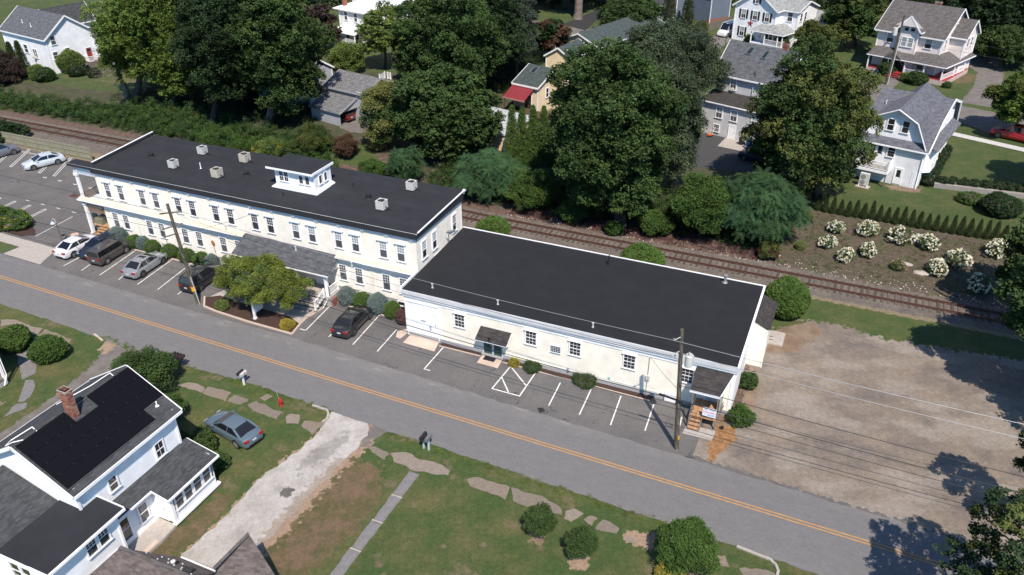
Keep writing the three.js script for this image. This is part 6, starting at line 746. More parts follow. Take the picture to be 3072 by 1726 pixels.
// ---------------------------------------------------------------- railway
{
  const t = thing('railway_track', 'rusty single railway track on grey ballast behind the buildings', 'railway track', 20, 0, -20.4); rs(5);
  const rail = z => { const b = gb(); for (let x = -96; x < 84; x += 6) { const y0 = gx(x + 20) + 0.16, y1 = gx(x + 26) + 0.16; b.bar([x, y0 - 0.07, z], [x + 6, y1 - 0.07, z], 0.14, 0.03).bar([x, y0, z], [x + 6, y1, z], 0.025, 0.12).bar([x, y0 + 0.07, z], [x + 6, y1 + 0.07, z], 0.07, 0.04); } return b.build(); };
  for (const z of [-0.74, 0.74]) mesh('rail', rail(z), M.rust, t);
  const tg = gb().box(-0.115, -0.12, -1.28, 0.115, 0.07, 1.28).build(), tm = [M.tie, tx(0.085, 0.066, 0.055, T_wood), tx(0.14, 0.11, 0.095, T_wood)];
  for (let x = -76; x < 88; x += 0.59) { const m = mesh('tie', tg, tm[(rnd() * 3) | 0], t); m.position.set(x - 20 + rr(-0.05, 0.05), gx(x) + rr(-0.02, 0.01), rr(-0.08, 0.08)); m.rotation.y = rr(-0.03, 0.03); }
}
// stockade fence of the car park
{
  const f = thing('fence', 'pale green-brown timber fence along the railway side of the car park', 'fence', -29, gx(-29), -14.45); rs(9);
  const x0 = -48, x1 = -18.2, S = 2.36; let k = 0;
  for (let x = x0; x < x1 + 0.1; x += S, k++) { const y = gx(x) - gx(-29); mesh('post', gb().box(-0.06, -0.1, 0.0, 0.06, 1.7, 0.12).build(), M.fence, f).position.set(x + 29, y, 0); if (x + S > x1 + 0.1) break; const y2 = gx(x + S) - gx(-29);
    for (const q of [0.25, 0.9, 1.5]) mesh('rail', gb().bar([x + 29, y + q, 0.03], [x + S + 29, y2 + q, 0.03], 0.04, 0.09).build(), M.fence, f);
    const p = gb(); for (let b = 0; b < 16; b++) { const u = x + 29 + b * S / 16; p.box(u + 0.004, (y + y2) / 2 + 0.04, -0.03 + rr(0, 0.006), u + S / 16 - 0.004, (y + y2) / 2 + 1.62 + rr(-0.01, 0.01), -0.005); } mesh('panel', p.build(), M.fence, f); }
}
// ---------------------------------------------------------------- street furniture
function pole(label, x, z, tx_, tz_, h) { const p = thing('utility_pole', label, 'utility pole', x, H(x, z), z); const top = [tx_ - x, h, tz_ - z]; mesh('pole', gb().tube([0, -0.1, 0], top, 0.19, 0.13, 14).build(), M.pole, p); const at = y => [top[0] * y / h, y, top[2] * y / h]; return { p, at }; }
const P1 = pole('leaning wooden utility pole by the planting bed on the left', 15.83 + 0.3, 6.3, 15.06, 6.1, 9.7);
mesh('crossarm', gb().bar([-0.95 + P1.at(8.9)[0], 8.72, 0.1], [0.95 + P1.at(8.9)[0], 9.0, -0.6], 0.1, 0.12).bar([-1.25 + P1.at(7.6)[0], 7.2, 0.2], [0.8 + P1.at(7.6)[0], 7.95, -0.4], 0.09, 0.11).bar([-1.2 + P1.at(6.8)[0], 6.5, 0.25], [0.1 + P1.at(6.8)[0], 7.0, -0.1], 0.09, 0.11).build(), M.greyWood, P1.p);
mesh('insulator', gb().tube([-1.2 + P1.at(7.6)[0], 7.25, 0.2], [-1.2 + P1.at(7.6)[0], 7.55, 0.2], 0.06, 0.05).tube([0.6 + P1.at(8.9)[0], 8.98, -0.5], [0.6 + P1.at(8.9)[0], 9.2, -0.5], 0.06, 0.05).bar([P1.at(9.2)[0], 9.4, 0], [P1.at(9.2)[0] - 0.7, 9.1, 0.5], 0.05, 0.05).build(), M.acGrey, P1.p);
mesh('marker', gb().tube([P1.at(1.35)[0], 1.35, 0.01], [P1.at(1.75)[0], 1.75, 0.01], 0.2, 0.198, 12).build(), M.yellow, P1.p); mesh('guard', gb().tube([0.2, 0, 0.05], [P1.at(2.8)[0] + 0.17, 2.8, 0.04], 0.035, 0.035).build(), M.acGrey, P1.p); mesh('cable_loop', gb().path([[P1.at(5)[0], 5.2, 0.15], [P1.at(5)[0] - 0.9, 4.6, 0.3], [P1.at(5)[0] - 1.1, 5.3, 0.3], [P1.at(5)[0] - 1.2, 6.6, 0.25]], 0.02).path([[P1.at(5)[0] + 0.1, 5.6, 0.1], [P1.at(5)[0] + 0.7, 6.4, 0], [P1.at(5)[0] + 0.5, 7.4, -0.2]], 0.02).build(), M.wire, P1.p);
const P2 = pole('wooden utility pole with grey transformer in front of the warehouse corner porch', 60.75, 7.6, 60.1, 7.5, 9.9);
mesh('transformer', gb().tube([0.05, 7.1, -0.15], [0.05, 7.95, -0.15], 0.27, 0.27, 18).tube([0.05, 7.95, -0.15], [0.05, 8.05, -0.15], 0.3, 0.2, 18).bar([-0.5, 7.5, -0.08], [0.0, 7.5, -0.1], 0.08, 0.3).tube([0.05, 8.0, -0.05], [0.05, 8.3, -0.05], 0.05, 0.04).build(), M.acGrey, P2.p); mesh('bracket', gb().bar([-0.6, 9.4, 0], [-1.05, 9.05, 0.1], 0.05, 0.05).bar([-0.55, 8.3, 0], [-0.9, 8.0, 0.1], 0.05, 0.05).build(), M.acGrey, P2.p); mesh('insulator', gb().tube([-1.05, 9.05, 0.1], [-1.05, 9.2, 0.1], 0.07, 0.05).tube([-0.85, 8.0, 0.1], [-0.85, 7.75, 0.1], 0.06, 0.06).build(), M.steel, P2.p);
mesh('marker', gb().box(0.04, 0.95, 0.17, 0.15, 1.3, 0.2).build(), M.yellow, P2.p); mesh('splice_box', gb().bar([-1.6, 4.55, 0.25], [0.1, 4.3, 0.2], 0.09, 0.12).build(), M.black, P2.p); { const g = new THREE.TorusGeometry(0.26, 0.03, 6, 20); g.translate(0.55, 4.0, 0.15); mesh('cable_coil', g, M.wire, P2.p); }
const P3 = pole('tall pole with pale conduit and transformer in front of the cream house', 70.9, -85.8, 71.3, -85.9, 10.5); mesh('conduit', gb().tube([0.25, 0, 0.1], [0.5, 7, 0.1], 0.07, 0.07).build(), M.acGrey, P3.p); mesh('transformer', gb().tube([-0.4, 7.6, 0.3], [-0.4, 8.7, 0.3], 0.36, 0.36, 14).build(), M.acGrey, P3.p);
// wires
function wire(label, a, b, sag, r = 0.016, mat = M.wire, dampers = 0) { const w = thing('power_line', label, 'power line', a[0], a[1], a[2], 0, 'overhead wires along the street'), pts = []; for (let k = 0; k <= 24; k++) { const t = k / 24; pts.push([(b[0] - a[0]) * t, (b[1] - a[1]) * t - sag * 4 * t * (1 - t), (b[2] - a[2]) * t]); } mesh('cable', gb().path(pts, r, 5).build(), mat, w); for (let k = 1; k <= dampers; k++) { const q = pts[Math.round(k * 24 / (dampers + 1))]; mesh('spacer', gb().bar(q, [q[0], q[1] - 0.45, q[2]], 0.08, 0.06).tube([q[0] - 0.08, q[1] - 0.05, q[2]], [q[0] + 0.08, q[1] - 0.05, q[2]], 0.06, 0.06).tube([q[0] - 0.07, q[1] - 0.4, q[2]], [q[0] + 0.07, q[1] - 0.4, q[2]], 0.05, 0.05).build(), M.acGrey, w); } }
const y1 = H(16, 6), T1 = (y, dx = 0, dz = 0) => [16.1 + P1.at(y)[0] + dx, y1 + y, 6.3 + dz], T2 = (y, dx = 0, dz = 0) => [60.75 + P2.at(y)[0] + dx, y, 7.6 + dz];
wire('pale top wire with grey spacers running from pole to pole', T1(9.1, 0.5, -0.5), T2(9.05, -0.6, 0.1), 0.55, 0.02, M.wirePale, 6); wire('upper dark wire below the pale spacer wire', T1(8.6, 0.5, -0.5), T2(7.8, -0.5, 0.1), 0.7, 0.014); wire('second dark wire from the arm of the left pole to the transformer', T1(7.7, 0.7, -0.4), T2(7.75, -0.5, 0.1), 0.8, 0.014); wire('thick telephone cable crossing in front of both buildings', T1(5.4, 0.15, 0.1), T2(4.4, -0.1, 0.2), 0.6, 0.03); wire('lower thin telephone cable in front of both buildings', T1(4.7, 0.15, 0.1), T2(3.6, -0.1, 0.2), 0.5, 0.02);
const TL = (y) => [-44, y, 5.8]; wire('top wire leading left from the leaning pole', T1(9.1, -0.3, 0.2), TL(10.5), 0.5, 0.018); wire('arm wire leading left from the leaning pole', T1(7.3, -1.1, 0.2), TL(8.8), 0.7, 0.016); wire('telephone cable leading left above the white sedan', T1(5.3, -0.1, 0.1), TL(5.8), 0.9, 0.03);
const TR = (y, z = 7.5) => [106, y, z]; wire('pale top wire leading right over the gravel lot', T2(9.05, -0.6, 0.1), TR(9.4, 7.2), 0.6, 0.02, M.wirePale, 1); wire('pale second wire leading right over the gravel lot', T2(8.1, 0, 0), TR(8.4, 7.4), 0.6, 0.018, M.wirePale); wire('dark cable leading right across the gravel lot', T2(5.6, 0, 0.15), TR(6, 7.6), 0.7, 0.022); wire('thick telephone cable leading right past the porch sign', T2(4.4, 0, 0.2), TR(5.0, 7.8), 0.7, 0.03); wire('lowest cable leading right past the corner porch', T2(3.7, 0, 0.2), TR(4.2, 7.9), 0.6, 0.02);
wire('service wire from the right pole to the warehouse wall meter', T2(5.0, 0, -0.1), [57.2, 3.7, 2.7], 0.15, 0.014); wire('service wire from the leaning pole to the office wall', T1(6.9, 0, -0.1), [19.4, 7.6, 0.4], 0.2, 0.014); wire('wire crossing the back street by the cream house', [71.3, 10, -85.9], [110, 9, -78], 0.6, 0.02); wire('second wire crossing the back street by the cream house', [71.3, 8.6, -85.9], [110, 7.6, -78], 0.6, 0.02);
// mailboxes
function mailbox(parent, x, y, z, deg, mat, s = 1) { const sh = new THREE.Shape(); sh.moveTo(-0.085 * s, 0); sh.lineTo(0.085 * s, 0); sh.lineTo(0.085 * s, 0.12 * s); sh.absarc(0, 0.12 * s, 0.085 * s, 0, Math.PI); sh.lineTo(-0.085 * s, 0); const g = new THREE.ExtrudeGeometry(sh, { depth: 0.5 * s, bevelEnabled: false, curveSegments: 8 }); g.translate(0, 0, -0.25 * s); const m = mesh('mailbox', g, mat, parent); m.position.set(x, y, z); m.rotation.y = deg * DEG; mesh('flag', gb().box(0.09 * s, 0.1, -0.05, 0.1 * s, 0.24, 0).build(), M.red, m); }
{ const m = thing('mailboxes', 'row of four black mailboxes on a post at the street verge', 'mailboxes', 21.6, H(21.6, 14.4), 14.45); mesh('post', gb().box(-0.05, 0, -0.05, 0.05, 1.0, 0.05).box(-0.6, 0.96, -0.08, 0.6, 1.04, 0.08).build(), M.black, m); for (let k = 0; k < 4; k++) mailbox(m, -0.45 + k * 0.3, 1.04, 0, 0, M.black, 1.25); }
{ const m = thing('mailboxes', 'grey mailbox beside a black one on a white post by the curb', 'mailboxes', 27.8, H(27.8, 14.1), 14.1); mesh('post', gb().box(-0.06, 0, -0.06, 0.06, 1.05, 0.06).build(), M.whiteTrim, m); mailbox(m, 0.12, 1.05, 0, 0, M.acGrey, 1.25); mailbox(m, -0.18, 1.05, 0, 0, M.black, 1.25); }
{ const m = thing('mailboxes', 'black and grey mailboxes on two pale posts by the gravel driveway', 'mailboxes', 44.5, 0, 14.75); mesh('post', gb().box(-0.26, 0, -0.06, -0.14, 1.0, 0.06).box(0.14, 0, -0.06, 0.26, 1.0, 0.06).build(), tx(0.4, 0.47, 0.5, T_soft), m); mailbox(m, -0.2, 1.0, 0, 0, M.black, 1.5); mailbox(m, 0.2, 1.0, 0, 0, tx(0.12, 0.13, 0.14, T_soft), 1.5); mesh('newspaper_tube', gb().tube([-0.15, 0.8, -0.28], [-0.15, 0.8, 0.2], 0.09, 0.09, 10).build(), std(0.02, 0.06, 0.06), m); }
{ const f = thing('fire_hydrant', 'red fire hydrant on the grass verge', 'fire hydrant', 32.0, H(32, 15), 14.95), L = new THREE.LatheGeometry([[0, 0], [0.17, 0], [0.17, 0.05], [0.11, 0.07], [0.11, 0.45], [0.14, 0.47], [0.14, 0.51], [0.11, 0.53], [0.1, 0.62], [0.05, 0.7], [0.03, 0.76], [0, 0.76]].map(p => new THREE.Vector2(...p)), 16); mesh('barrel', L, M.red, f); mesh('nozzle', gb().tube([-0.2, 0.42, 0], [0.2, 0.42, 0], 0.055, 0.055, 10).tube([0, 0.38, 0], [0, 0.38, 0.2], 0.075, 0.075, 10).build(), M.red, f); mesh('marker_rod', gb().tube([-0.1, 0.5, 0], [-0.22, 1.25, 0], 0.01, 0.01).build(), M.acGrey, f); }
{ const l = thing('lamp_post', 'short wooden lamp post with hooked lantern at the car park corner', 'lamp post', -4.66, H(-4.66, 3), 3.06); mesh('post', gb().box(-0.06, 0, -0.06, 0.06, 2.3, 0.06).build(), M.greyWood, l); const pts = []; for (let k = 0; k <= 10; k++) { const a = k / 10 * Math.PI; pts.push([-0.28 + 0.28 * Math.cos(a), 2.4 + 0.32 * Math.sin(a), 0]); } mesh('hook', gb().path([[0, 2.2, 0], ...pts], 0.025).build(), M.acGrey, l); mesh('lamp_shade', gb().tube([-0.56, 2.12, 0], [-0.56, 2.36, 0], 0.26, 0.06, 16).build(), tx(0.4, 0.45, 0.5, T_soft), l); }
{ const p = thing('sign_post', 'white wooden sign post standing in the planting bed', 'sign post', 22.5, H(22.5, 6.2), 6.2); mesh('post', gb().box(-0.09, 0, -0.09, 0.09, 2.1, 0.09).box(-0.13, 0, -0.13, 0.13, 0.18, 0.13).build(), M.whiteTrim, p); mesh('finial', (() => { const g = new THREE.SphereGeometry(0.12, 12, 8); g.translate(0, 2.2, 0); return g; })(), tx(0.6, 0.6, 0.45, T_soft), p); mesh('sign_board', gb().box(0.2, 0.75, -0.95, 0.25, 1.6, 0.0).build(), tx(0.5, 0.56, 0.6, T_soft), p); mesh('sign_arm', gb().bar([0, 1.7, 0], [0.2, 1.7, -0.9], 0.06, 0.06).build(), M.whiteTrim, p); }
{ const p = thing('planter', 'round terracotta planter beside the end porch', 'planter', -4.58, H(-4.58, 1.5), 1.56), L = new THREE.LatheGeometry([[0, 0], [0.22, 0], [0.42, 0.3], [0.4, 0.3], [0.36, 0.24], [0, 0.24]].map(q => new THREE.Vector2(...q)), 18); mesh('pot', L, tx(0.5, 0.33, 0.24, T_soft), p); }
{ // printed letting notice
  const cv = document.createElement('canvas'); cv.width = 256; cv.height = 192; const x = cv.getContext('2d'); x.fillStyle = '#d9dde3'; x.fillRect(0, 0, 256, 192); x.fillStyle = '#3b77b5'; x.font = 'bold 44px sans-serif'; x.fillText('TBC', 14, 50); x.fillStyle = '#c0303a'; x.font = 'bold 47px sans-serif'; x.fillText('AVAILABLE', 6, 110, 244); x.fillStyle = '#7a93b8'; x.fillRect(130, 22, 110, 10); x.fillRect(130, 40, 90, 8); x.fillRect(20, 132, 210, 8); x.fillRect(90, 152, 150, 14);
  const t = new THREE.CanvasTexture(cv); t.colorSpace = THREE.SRGBColorSpace; const s = thing('sign', 'white letting sign reading AVAILABLE on the corner porch railing', 'sign', 62.3, 1.16, 4.72); const g = new THREE.PlaneGeometry(0.98, 0.72); g.translate(0, 0.36, 0.022); mesh('print', g, new THREE.MeshStandardMaterial({ map: t, roughness: 0.6 }), s); mesh('board', gb().box(-0.49, 0, 0, 0.49, 0.72, 0.02).build(), M.whiteTrim, s); s.rotation.x = -0.12; }
function bin(name, label, cat, x, z, mat, deg) { const b = thing(name, label, cat, x, H(x, z) + 0.06, z, deg); mesh('bin_body', gb().hexa([[-0.24, 0.08, 0.26], [0.24, 0.08, 0.26], [0.24, 0.08, -0.26], [-0.24, 0.08, -0.26], [-0.3, 0.95, 0.34], [0.3, 0.95, 0.34], [0.3, 0.95, -0.34], [-0.3, 0.95, -0.34]]).build(), mat, b); mesh('lid', gb().hexa([[-0.32, 0.95, 0.38], [0.32, 0.95, 0.38], [0.32, 0.95, -0.36], [-0.32, 0.95, -0.36], [-0.28, 1.03, 0.3], [0.28, 1.03, 0.3], [0.28, 1.06, -0.36], [-0.28, 1.06, -0.36]]).build(), mat, b); mesh('wheel', gb().tube([-0.3, 0.11, -0.26], [0.3, 0.11, -0.26], 0.11, 0.11, 10).build(), M.black, b); }
bin('wheelie_bin', 'black wheelie bin next to the white basement door of the grey house', 'bin', 54.7, -51.7, M.black, 18); bin('wheelie_bin', 'blue recycling bin on the concrete pad behind the grey house', 'bin', 55.7, -51.35, M.blue, 18); bin('wheelie_bin', 'black wheelie bin by the curved driveway', 'bin', 82.2, -103, M.black, 20); bin('wheelie_bin', 'blue recycling bin by the curved driveway of the cream house', 'bin', 83.0, -102.5, M.blue, 20);
{ const b = thing('rubbish_barrel', 'dark round barrel next to the blue bin behind the grey house', 'barrel', 57.0, H(57, -51.4) + 0.05, -51.5); mesh('barrel', gb().tube([0, 0, 0], [0, 0.8, 0], 0.33, 0.4, 16).build(), tx(0.08, 0.09, 0.09, T_soft), b); mesh('rim', gb().tube([0, 0.8, 0], [0, 0.84, 0], 0.43, 0.43, 16).build(), M.acGrey, b); }
{ const m = thing('lawn_mower', 'orange push mower against the grey house wall', 'mower', 50.2, H(50, -53.4), -53.6, 18); mesh('deck', gb().box(-0.25, 0.1, -0.2, 0.25, 0.35, 0.35).build(), M.orange, m); mesh('handle', gb().path([[-0.2, 0.3, -0.1], [-0.2, 1.0, -0.75], [0.2, 1.0, -0.75], [0.2, 0.3, -0.1]], 0.025).build(), M.steel, m); mesh('wheel', gb().tube([-0.3, 0.12, 0.25], [0.3, 0.12, 0.25], 0.12, 0.12, 10).tube([-0.3, 0.12, -0.1], [0.3, 0.12, -0.1], 0.12, 0.12, 10).build(), M.black, m); }
{ const m = thing('hose_reel', 'pale hose reel leaning at the corner of the grey house', 'hose reel', 48.95, H(49, -54.4), -54.5, 18); const g = new THREE.TorusGeometry(0.32, 0.07, 8, 20); g.translate(0, 0.45, 0); mesh('hose', g, tx(0.3, 0.28, 0.2, T_soft), m); mesh('frame', gb().bar([-0.3, 0, 0.1], [-0.2, 0.9, -0.1], 0.04, 0.04).bar([0.3, 0, 0.1], [0.2, 0.9, -0.1], 0.04, 0.04).build(), M.acGrey, m); }
{ const a = thing('heat_pump', 'white two-fan heat pump on a slab under the rear deck', 'heat pump', 70.0, H(70, -42.4), -42.35, 13.4); mesh('slab', gb().box(-0.75, 0, -0.35, 0.75, 0.1, 0.5).build(), M.concrete, a); mesh('cabinet', gb().box(-0.5, 0.25, -0.2, 0.5, 1.65, 0.2).build(), M.acGrey, a); mesh('stand', gb().box(-0.5, 0.1, -0.2, -0.4, 0.25, 0.25).box(0.4, 0.1, -0.2, 0.5, 0.25, 0.25).build(), M.whiteTrim, a); for (const y of [0.6, 1.25]) mesh('fan', gb().tube([-0.12, y, 0.2], [-0.12, y, 0.215], 0.28, 0.28, 18).build(), tx(0.2, 0.2, 0.2, T_soft), a); }
{ const p = thing('lamp_post', 'slim black lamp post at the driveway of the shuttered house', 'lamp post', 43.1, 1.0, -100.8); mesh('post', gb().tube([0, 0, 0], [0, 2.2, 0], 0.05, 0.05).build(), M.black, p); mesh('lantern', gb().tube([0, 2.2, 0], [0, 2.45, 0], 0.08, 0.12, 8).build(), tx(0.5, 0.45, 0.35, T_soft), p); }
{ const f = thing('fence', 'weathered timber fence behind the white van', 'fence', 39, 1.0, -117); for (let k = 0; k < 5; k++) mesh('panel', gb().box(-0.05 - 0.0, 0, -4 + k * 2.02, 0.05, 1.5, -4 + k * 2.02 + 1.95).build(), M.greyWood, f); f.rotation.y = -0.35; }
{ const f = thing('flag', 'small faded striped flag by the porch of the shuttered house', 'flag', 48.4, 2.4, -104.8); mesh('staff', gb().tube([-0.5, 0.1, 0], [0.1, 0.9, 0], 0.02, 0.02).build(), M.whiteTrim, f); mesh('cloth', gb().slab([[-0.3, 0.3, 0.02], [0.5, -0.2, 0.05], [0.2, 0.7, 0.02], [0.1, 0.9, 0]], 0.01).build(), tx(0.55, 0.4, 0.4, T_soft), f); }
{ const s = thing('wall_plaque', 'rusty leaf-shaped plaque on the cream street wall', 'wall ornament', 13.0, 3.0, 0.1); const g = new THREE.SphereGeometry(0.3, 12, 8); g.scale(0.75, 1, 0.12); mesh('leaf', g, tx(0.36, 0.14, 0.05, T_soft), s); mesh('stem', gb().bar([0, -0.3, 0], [0.1, -1.1, 0], 0.03, 0.03).build(), M.rust, s); }
{ const f = thing('floodlight', 'small dark floodlight lying on the dry grass beside the corner porch', 'floodlight', 63.3, 0.02, 4.3); mesh('housing', gb().box(-0.12, 0.05, -0.08, 0.12, 0.25, 0.08).build(), M.black, f); mesh('base', gb().box(-0.06, 0, -0.06, 0.06, 0.05, 0.06).build(), M.black, f); }
{ const d = thing('door_mat', 'dark door mat on the concrete apron of the green door', 'door mat', 44.0, 0.03, 3.1); mesh('mat', gb().box(-0.5, 0, -0.3, 0.5, 0.025, 0.3).build(), M.black, d); }
for (const [x, y, l] of [[28.4, 1.25, 'teal plastic box on the wall between the first two shrubs'], [31.9, 1.3, 'teal plastic box on the wall behind the largest blue shrub'], [12.1, 1.4, 'teal plastic box low on the wall near the street tree']]) { const b = thing('bait_box', l, 'box', x, y, 0.08); mesh('case', gb().box(-0.14, -0.12, -0.06, 0.14, 0.14, 0.08).box(-0.15, 0.1, -0.06, 0.15, 0.16, 0.1).build(), M.teal, b); }
// ---------------------------------------------------------------- plants
const leafM = new THREE.MeshPhysicalMaterial({ color: 0xffffff, roughness: 0.7, side: THREE.DoubleSide, specularIntensity: 0.3 });
const blossomM = std(1, 1, 1, 0.8, { side: THREE.DoubleSide });
function leafClump(n, spread, size, s) { rs(s); const p = [], id = []; for (let k = 0; k < n; k++) { const a = rnd() * 6.283, u = rr(-1, 1), r = spread * Math.cbrt(rnd()), q = Math.sqrt(1 - u * u), c = V3(r * q * Math.cos(a), r * u * 0.8, r * q * Math.sin(a)); const d = V3(rr(-1, 1), rr(-0.7, 0.35), rr(-1, 1)).normalize(), up = V3(rr(-0.7, 0.7), 1, rr(-0.7, 0.7)).normalize(), s2 = d.clone().cross(up).normalize(), L = size * rr(0.75, 1.25), W = L * 0.42, o = p.length / 3, f = up.clone().multiplyScalar(W * 0.25);
  for (const v of [c.clone().addScaledVector(d, -L / 2), c.clone().addScaledVector(s2, W).add(f), c.clone().addScaledVector(d, L / 2), c.clone().addScaledVector(s2, -W).add(f)]) p.push(v.x, v.y, v.z); id.push(o, o + 1, o + 2, o, o + 2, o + 3); }
  const g = new THREE.BufferGeometry(); g.setAttribute('position', new THREE.Float32BufferAttribute(p, 3)); g.setIndex(id); const h = g.toNonIndexed(); h.computeVertexNormals(); return h; }
function frondClump(s, nf = 8, len = 1) { rs(s); const p = []; const tri = (a, b, c) => { for (const v of [a, b, c]) p.push(v.x, v.y, v.z); };
  for (let f = 0; f < nf; f++) { const a = f / nf * 6.283 + rr(-0.3, 0.3), rise = rr(0.15, 0.6); const at = t => V3(Math.cos(a) * t * len, rise * t * len - 0.75 * t * t * len, Math.sin(a) * t * len), sd = V3(-Math.sin(a), 0, Math.cos(a)); for (let k = 1; k <= 9; k++) { const t = k / 9, c = at(t), w = len * 0.27 * Math.sin(Math.PI * (0.15 + 0.8 * t)), fw = at(Math.min(1, t + 0.06)).sub(c); for (const q of [1, -1]) { const tip = c.clone().addScaledVector(sd, q * w).add(fw).add(V3(0, -0.25 * w, 0)); tri(c, tip, c.clone().addScaledVector(fw, 1.1)); } } }
  const g = new THREE.BufferGeometry(); g.setAttribute('position', new THREE.Float32BufferAttribute(p, 3)); g.computeVertexNormals(); return g; }
const CL = { broad: [leafClump(18, 0.5, 0.3, 1), leafClump(18, 0.5, 0.26, 2)], fine: [leafClump(26, 0.5, 0.19, 3), leafClump(26, 0.5, 0.17, 4)], frond: [frondClump(5), frondClump(6, 7)], bloom: [leafClump(16, 0.42, 0.34, 7)] };
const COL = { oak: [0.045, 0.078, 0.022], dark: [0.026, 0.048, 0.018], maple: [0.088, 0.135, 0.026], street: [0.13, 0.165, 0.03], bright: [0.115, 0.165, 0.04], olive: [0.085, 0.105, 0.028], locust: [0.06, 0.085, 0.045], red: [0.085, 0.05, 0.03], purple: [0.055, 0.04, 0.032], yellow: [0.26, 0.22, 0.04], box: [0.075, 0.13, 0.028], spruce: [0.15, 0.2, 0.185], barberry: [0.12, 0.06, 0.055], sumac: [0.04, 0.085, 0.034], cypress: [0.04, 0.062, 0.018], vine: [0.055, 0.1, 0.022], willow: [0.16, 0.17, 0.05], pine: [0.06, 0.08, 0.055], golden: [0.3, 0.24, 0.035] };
const M4 = new THREE.Matrix4(), Q4 = new THREE.Quaternion(), E4 = new THREE.Euler();
// instanced leaf clumps at the given points [x,y,z,scale,lobeTone]
function leaves(parent, name, pts, geo, col, vary = 0.3, mat = leafM, col2, share2 = 0) {
  const m = new THREE.InstancedMesh(geo, mat, pts.length); m.name = name; const c = new THREE.Color();
  pts.forEach((q, i) => { E4.set(rr(-0.6, 0.6), rnd() * 6.283, rr(-0.6, 0.6)); Q4.setFromEuler(E4); M4.compose(V3(q[0], q[1], q[2]), Q4, V3(q[3], q[3], q[3])); m.setMatrixAt(i, M4); const two = col2 && (q[5] !== undefined ? q[5] : rnd()) < share2, b = two ? col2 : col, k = (q[4] || 1) * (1 + vary * rr(-1, 1)), h = rr(-0.12, 0.12); c.setRGB(clamp(b[0] * k * (1 + h), 0, 1), clamp(b[1] * k, 0, 1), clamp(b[2] * k * (1 - h), 0, 1)); m.setColorAt(i, c); });
  parent.add(m); return m;
}
function crownPts(C, rx, ry, rz, nl, lr, per, size, { low = -0.55, fill = 0.15, flat = 0.75 } = {}) {
  const pts = [], lobes = []; const ph = rnd() * 6;
  for (let k = 0; k < nl; k++) { const u = low + (1 - low) * (k + 0.5) / nl, a = k * 2.39996 + ph + rr(-0.3, 0.3), q = Math.sqrt(Math.max(0, 1 - u * u)), j = rr(0.62, 0.95); lobes.push([C[0] + rx * q * Math.cos(a) * j, C[1] + ry * u * j, C[2] + rz * q * Math.sin(a) * j, lr * rr(0.75, 1.25) * (rx + ry + rz) / 3, rr(0.8, 1.2)]); }
  for (const l of lobes) { const n = Math.round(per * rr(0.8, 1.2)), hue = rnd(); for (let k = 0; k < n; k++) { const u = rr(-0.5, 1), a = rnd() * 6.283, q = Math.sqrt(1 - u * u), r = l[3] * (rnd() < 0.25 ? rr(0.3, 0.9) : rr(0.8, 1.06)); pts.push([l[0] + r * q * Math.cos(a), l[1] + r * u * flat, l[2] + r * q * Math.sin(a), size * rr(0.7, 1.3), l[4], hue]); } }
  const nf = Math.round(pts.length * fill); for (let k = 0; k < nf; k++) { const a = rnd() * 6.283, u = rr(-0.8, 0.8), q = Math.sqrt(1 - u * u), r = Math.cbrt(rnd()) * 0.75; pts.push([C[0] + rx * r * q * Math.cos(a), C[1] + ry * r * u, C[2] + rz * r * q * Math.sin(a), size * 1.1, 0.9, rnd()]); }  // inner filler clumps tinted slightly darker to suggest shade inside the crown
  return { pts, lobes };
}
function trunkGeo(base, C, r, lobes, limbs = 9) { const b = gb(), mid = [C[0] * 0.55, C[1] * 0.5, C[2] * 0.55], q = [C[0] * 0.3 + 0.1, C[1] * 0.25, C[2] * 0.3]; b.tube([0, -0.3, 0], q, r * 1.2, r * 0.9, 10, false).tube(q, mid, r * 0.9, r * 0.7, 10, false).tube(mid, [C[0], C[1] * 1.05, C[2]], r * 0.7, r * 0.25, 8, false); for (let k = 0; k < Math.min(limbs, lobes.length); k++) { const l = lobes[Math.floor(k * lobes.length / limbs)], t = rr(0.25, 0.85), s = [mid[0] + (C[0] - mid[0]) * t, mid[1] + (C[1] - mid[1]) * t, mid[2] + (C[2] - mid[2]) * t], m = [(s[0] + l[0]) / 2, (s[1] + l[1]) / 2 + 0.4, (s[2] + l[2]) / 2]; b.tube(s, m, r * 0.34, r * 0.22, 6, false).tube(m, [l[0], l[1], l[2]], r * 0.22, r * 0.08, 6, false); } return b.build(); }
let tseed = 100;
function tree(name, label, bx, bz, C, rx, ry, o = {}) {
  const { rz = rx, col = 'oak', nl = 30, lr = 0.3, per = 95, size = 0.85, geo = 'broad', trunk = 0.35, bark = M.bark, low = -0.55, fill = 0.15, vary = 0.28, col2, share2 = 0, limbs = 9, cat = 'tree', flat = 0.75, group } = o;
  rs(tseed += 7); const y = H(bx, bz), t = thing(name, label, cat, bx, y, bz, 0, group), c = [C[0] - bx, C[1] - y, C[2] - bz];
  const { pts, lobes } = crownPts(c, rx, ry, rz, nl, lr, per, size, { low, fill, flat });
  if (trunk) mesh('trunk', trunkGeo(0, c, trunk, lobes, limbs), bark, t);
  leaves(t, 'crown', pts, CL[geo][tseed % CL[geo].length], COL[col], vary, leafM, col2 && COL[col2], share2);
  return t;
}
const maple = 'maple_tree', oak = 'oak_tree';
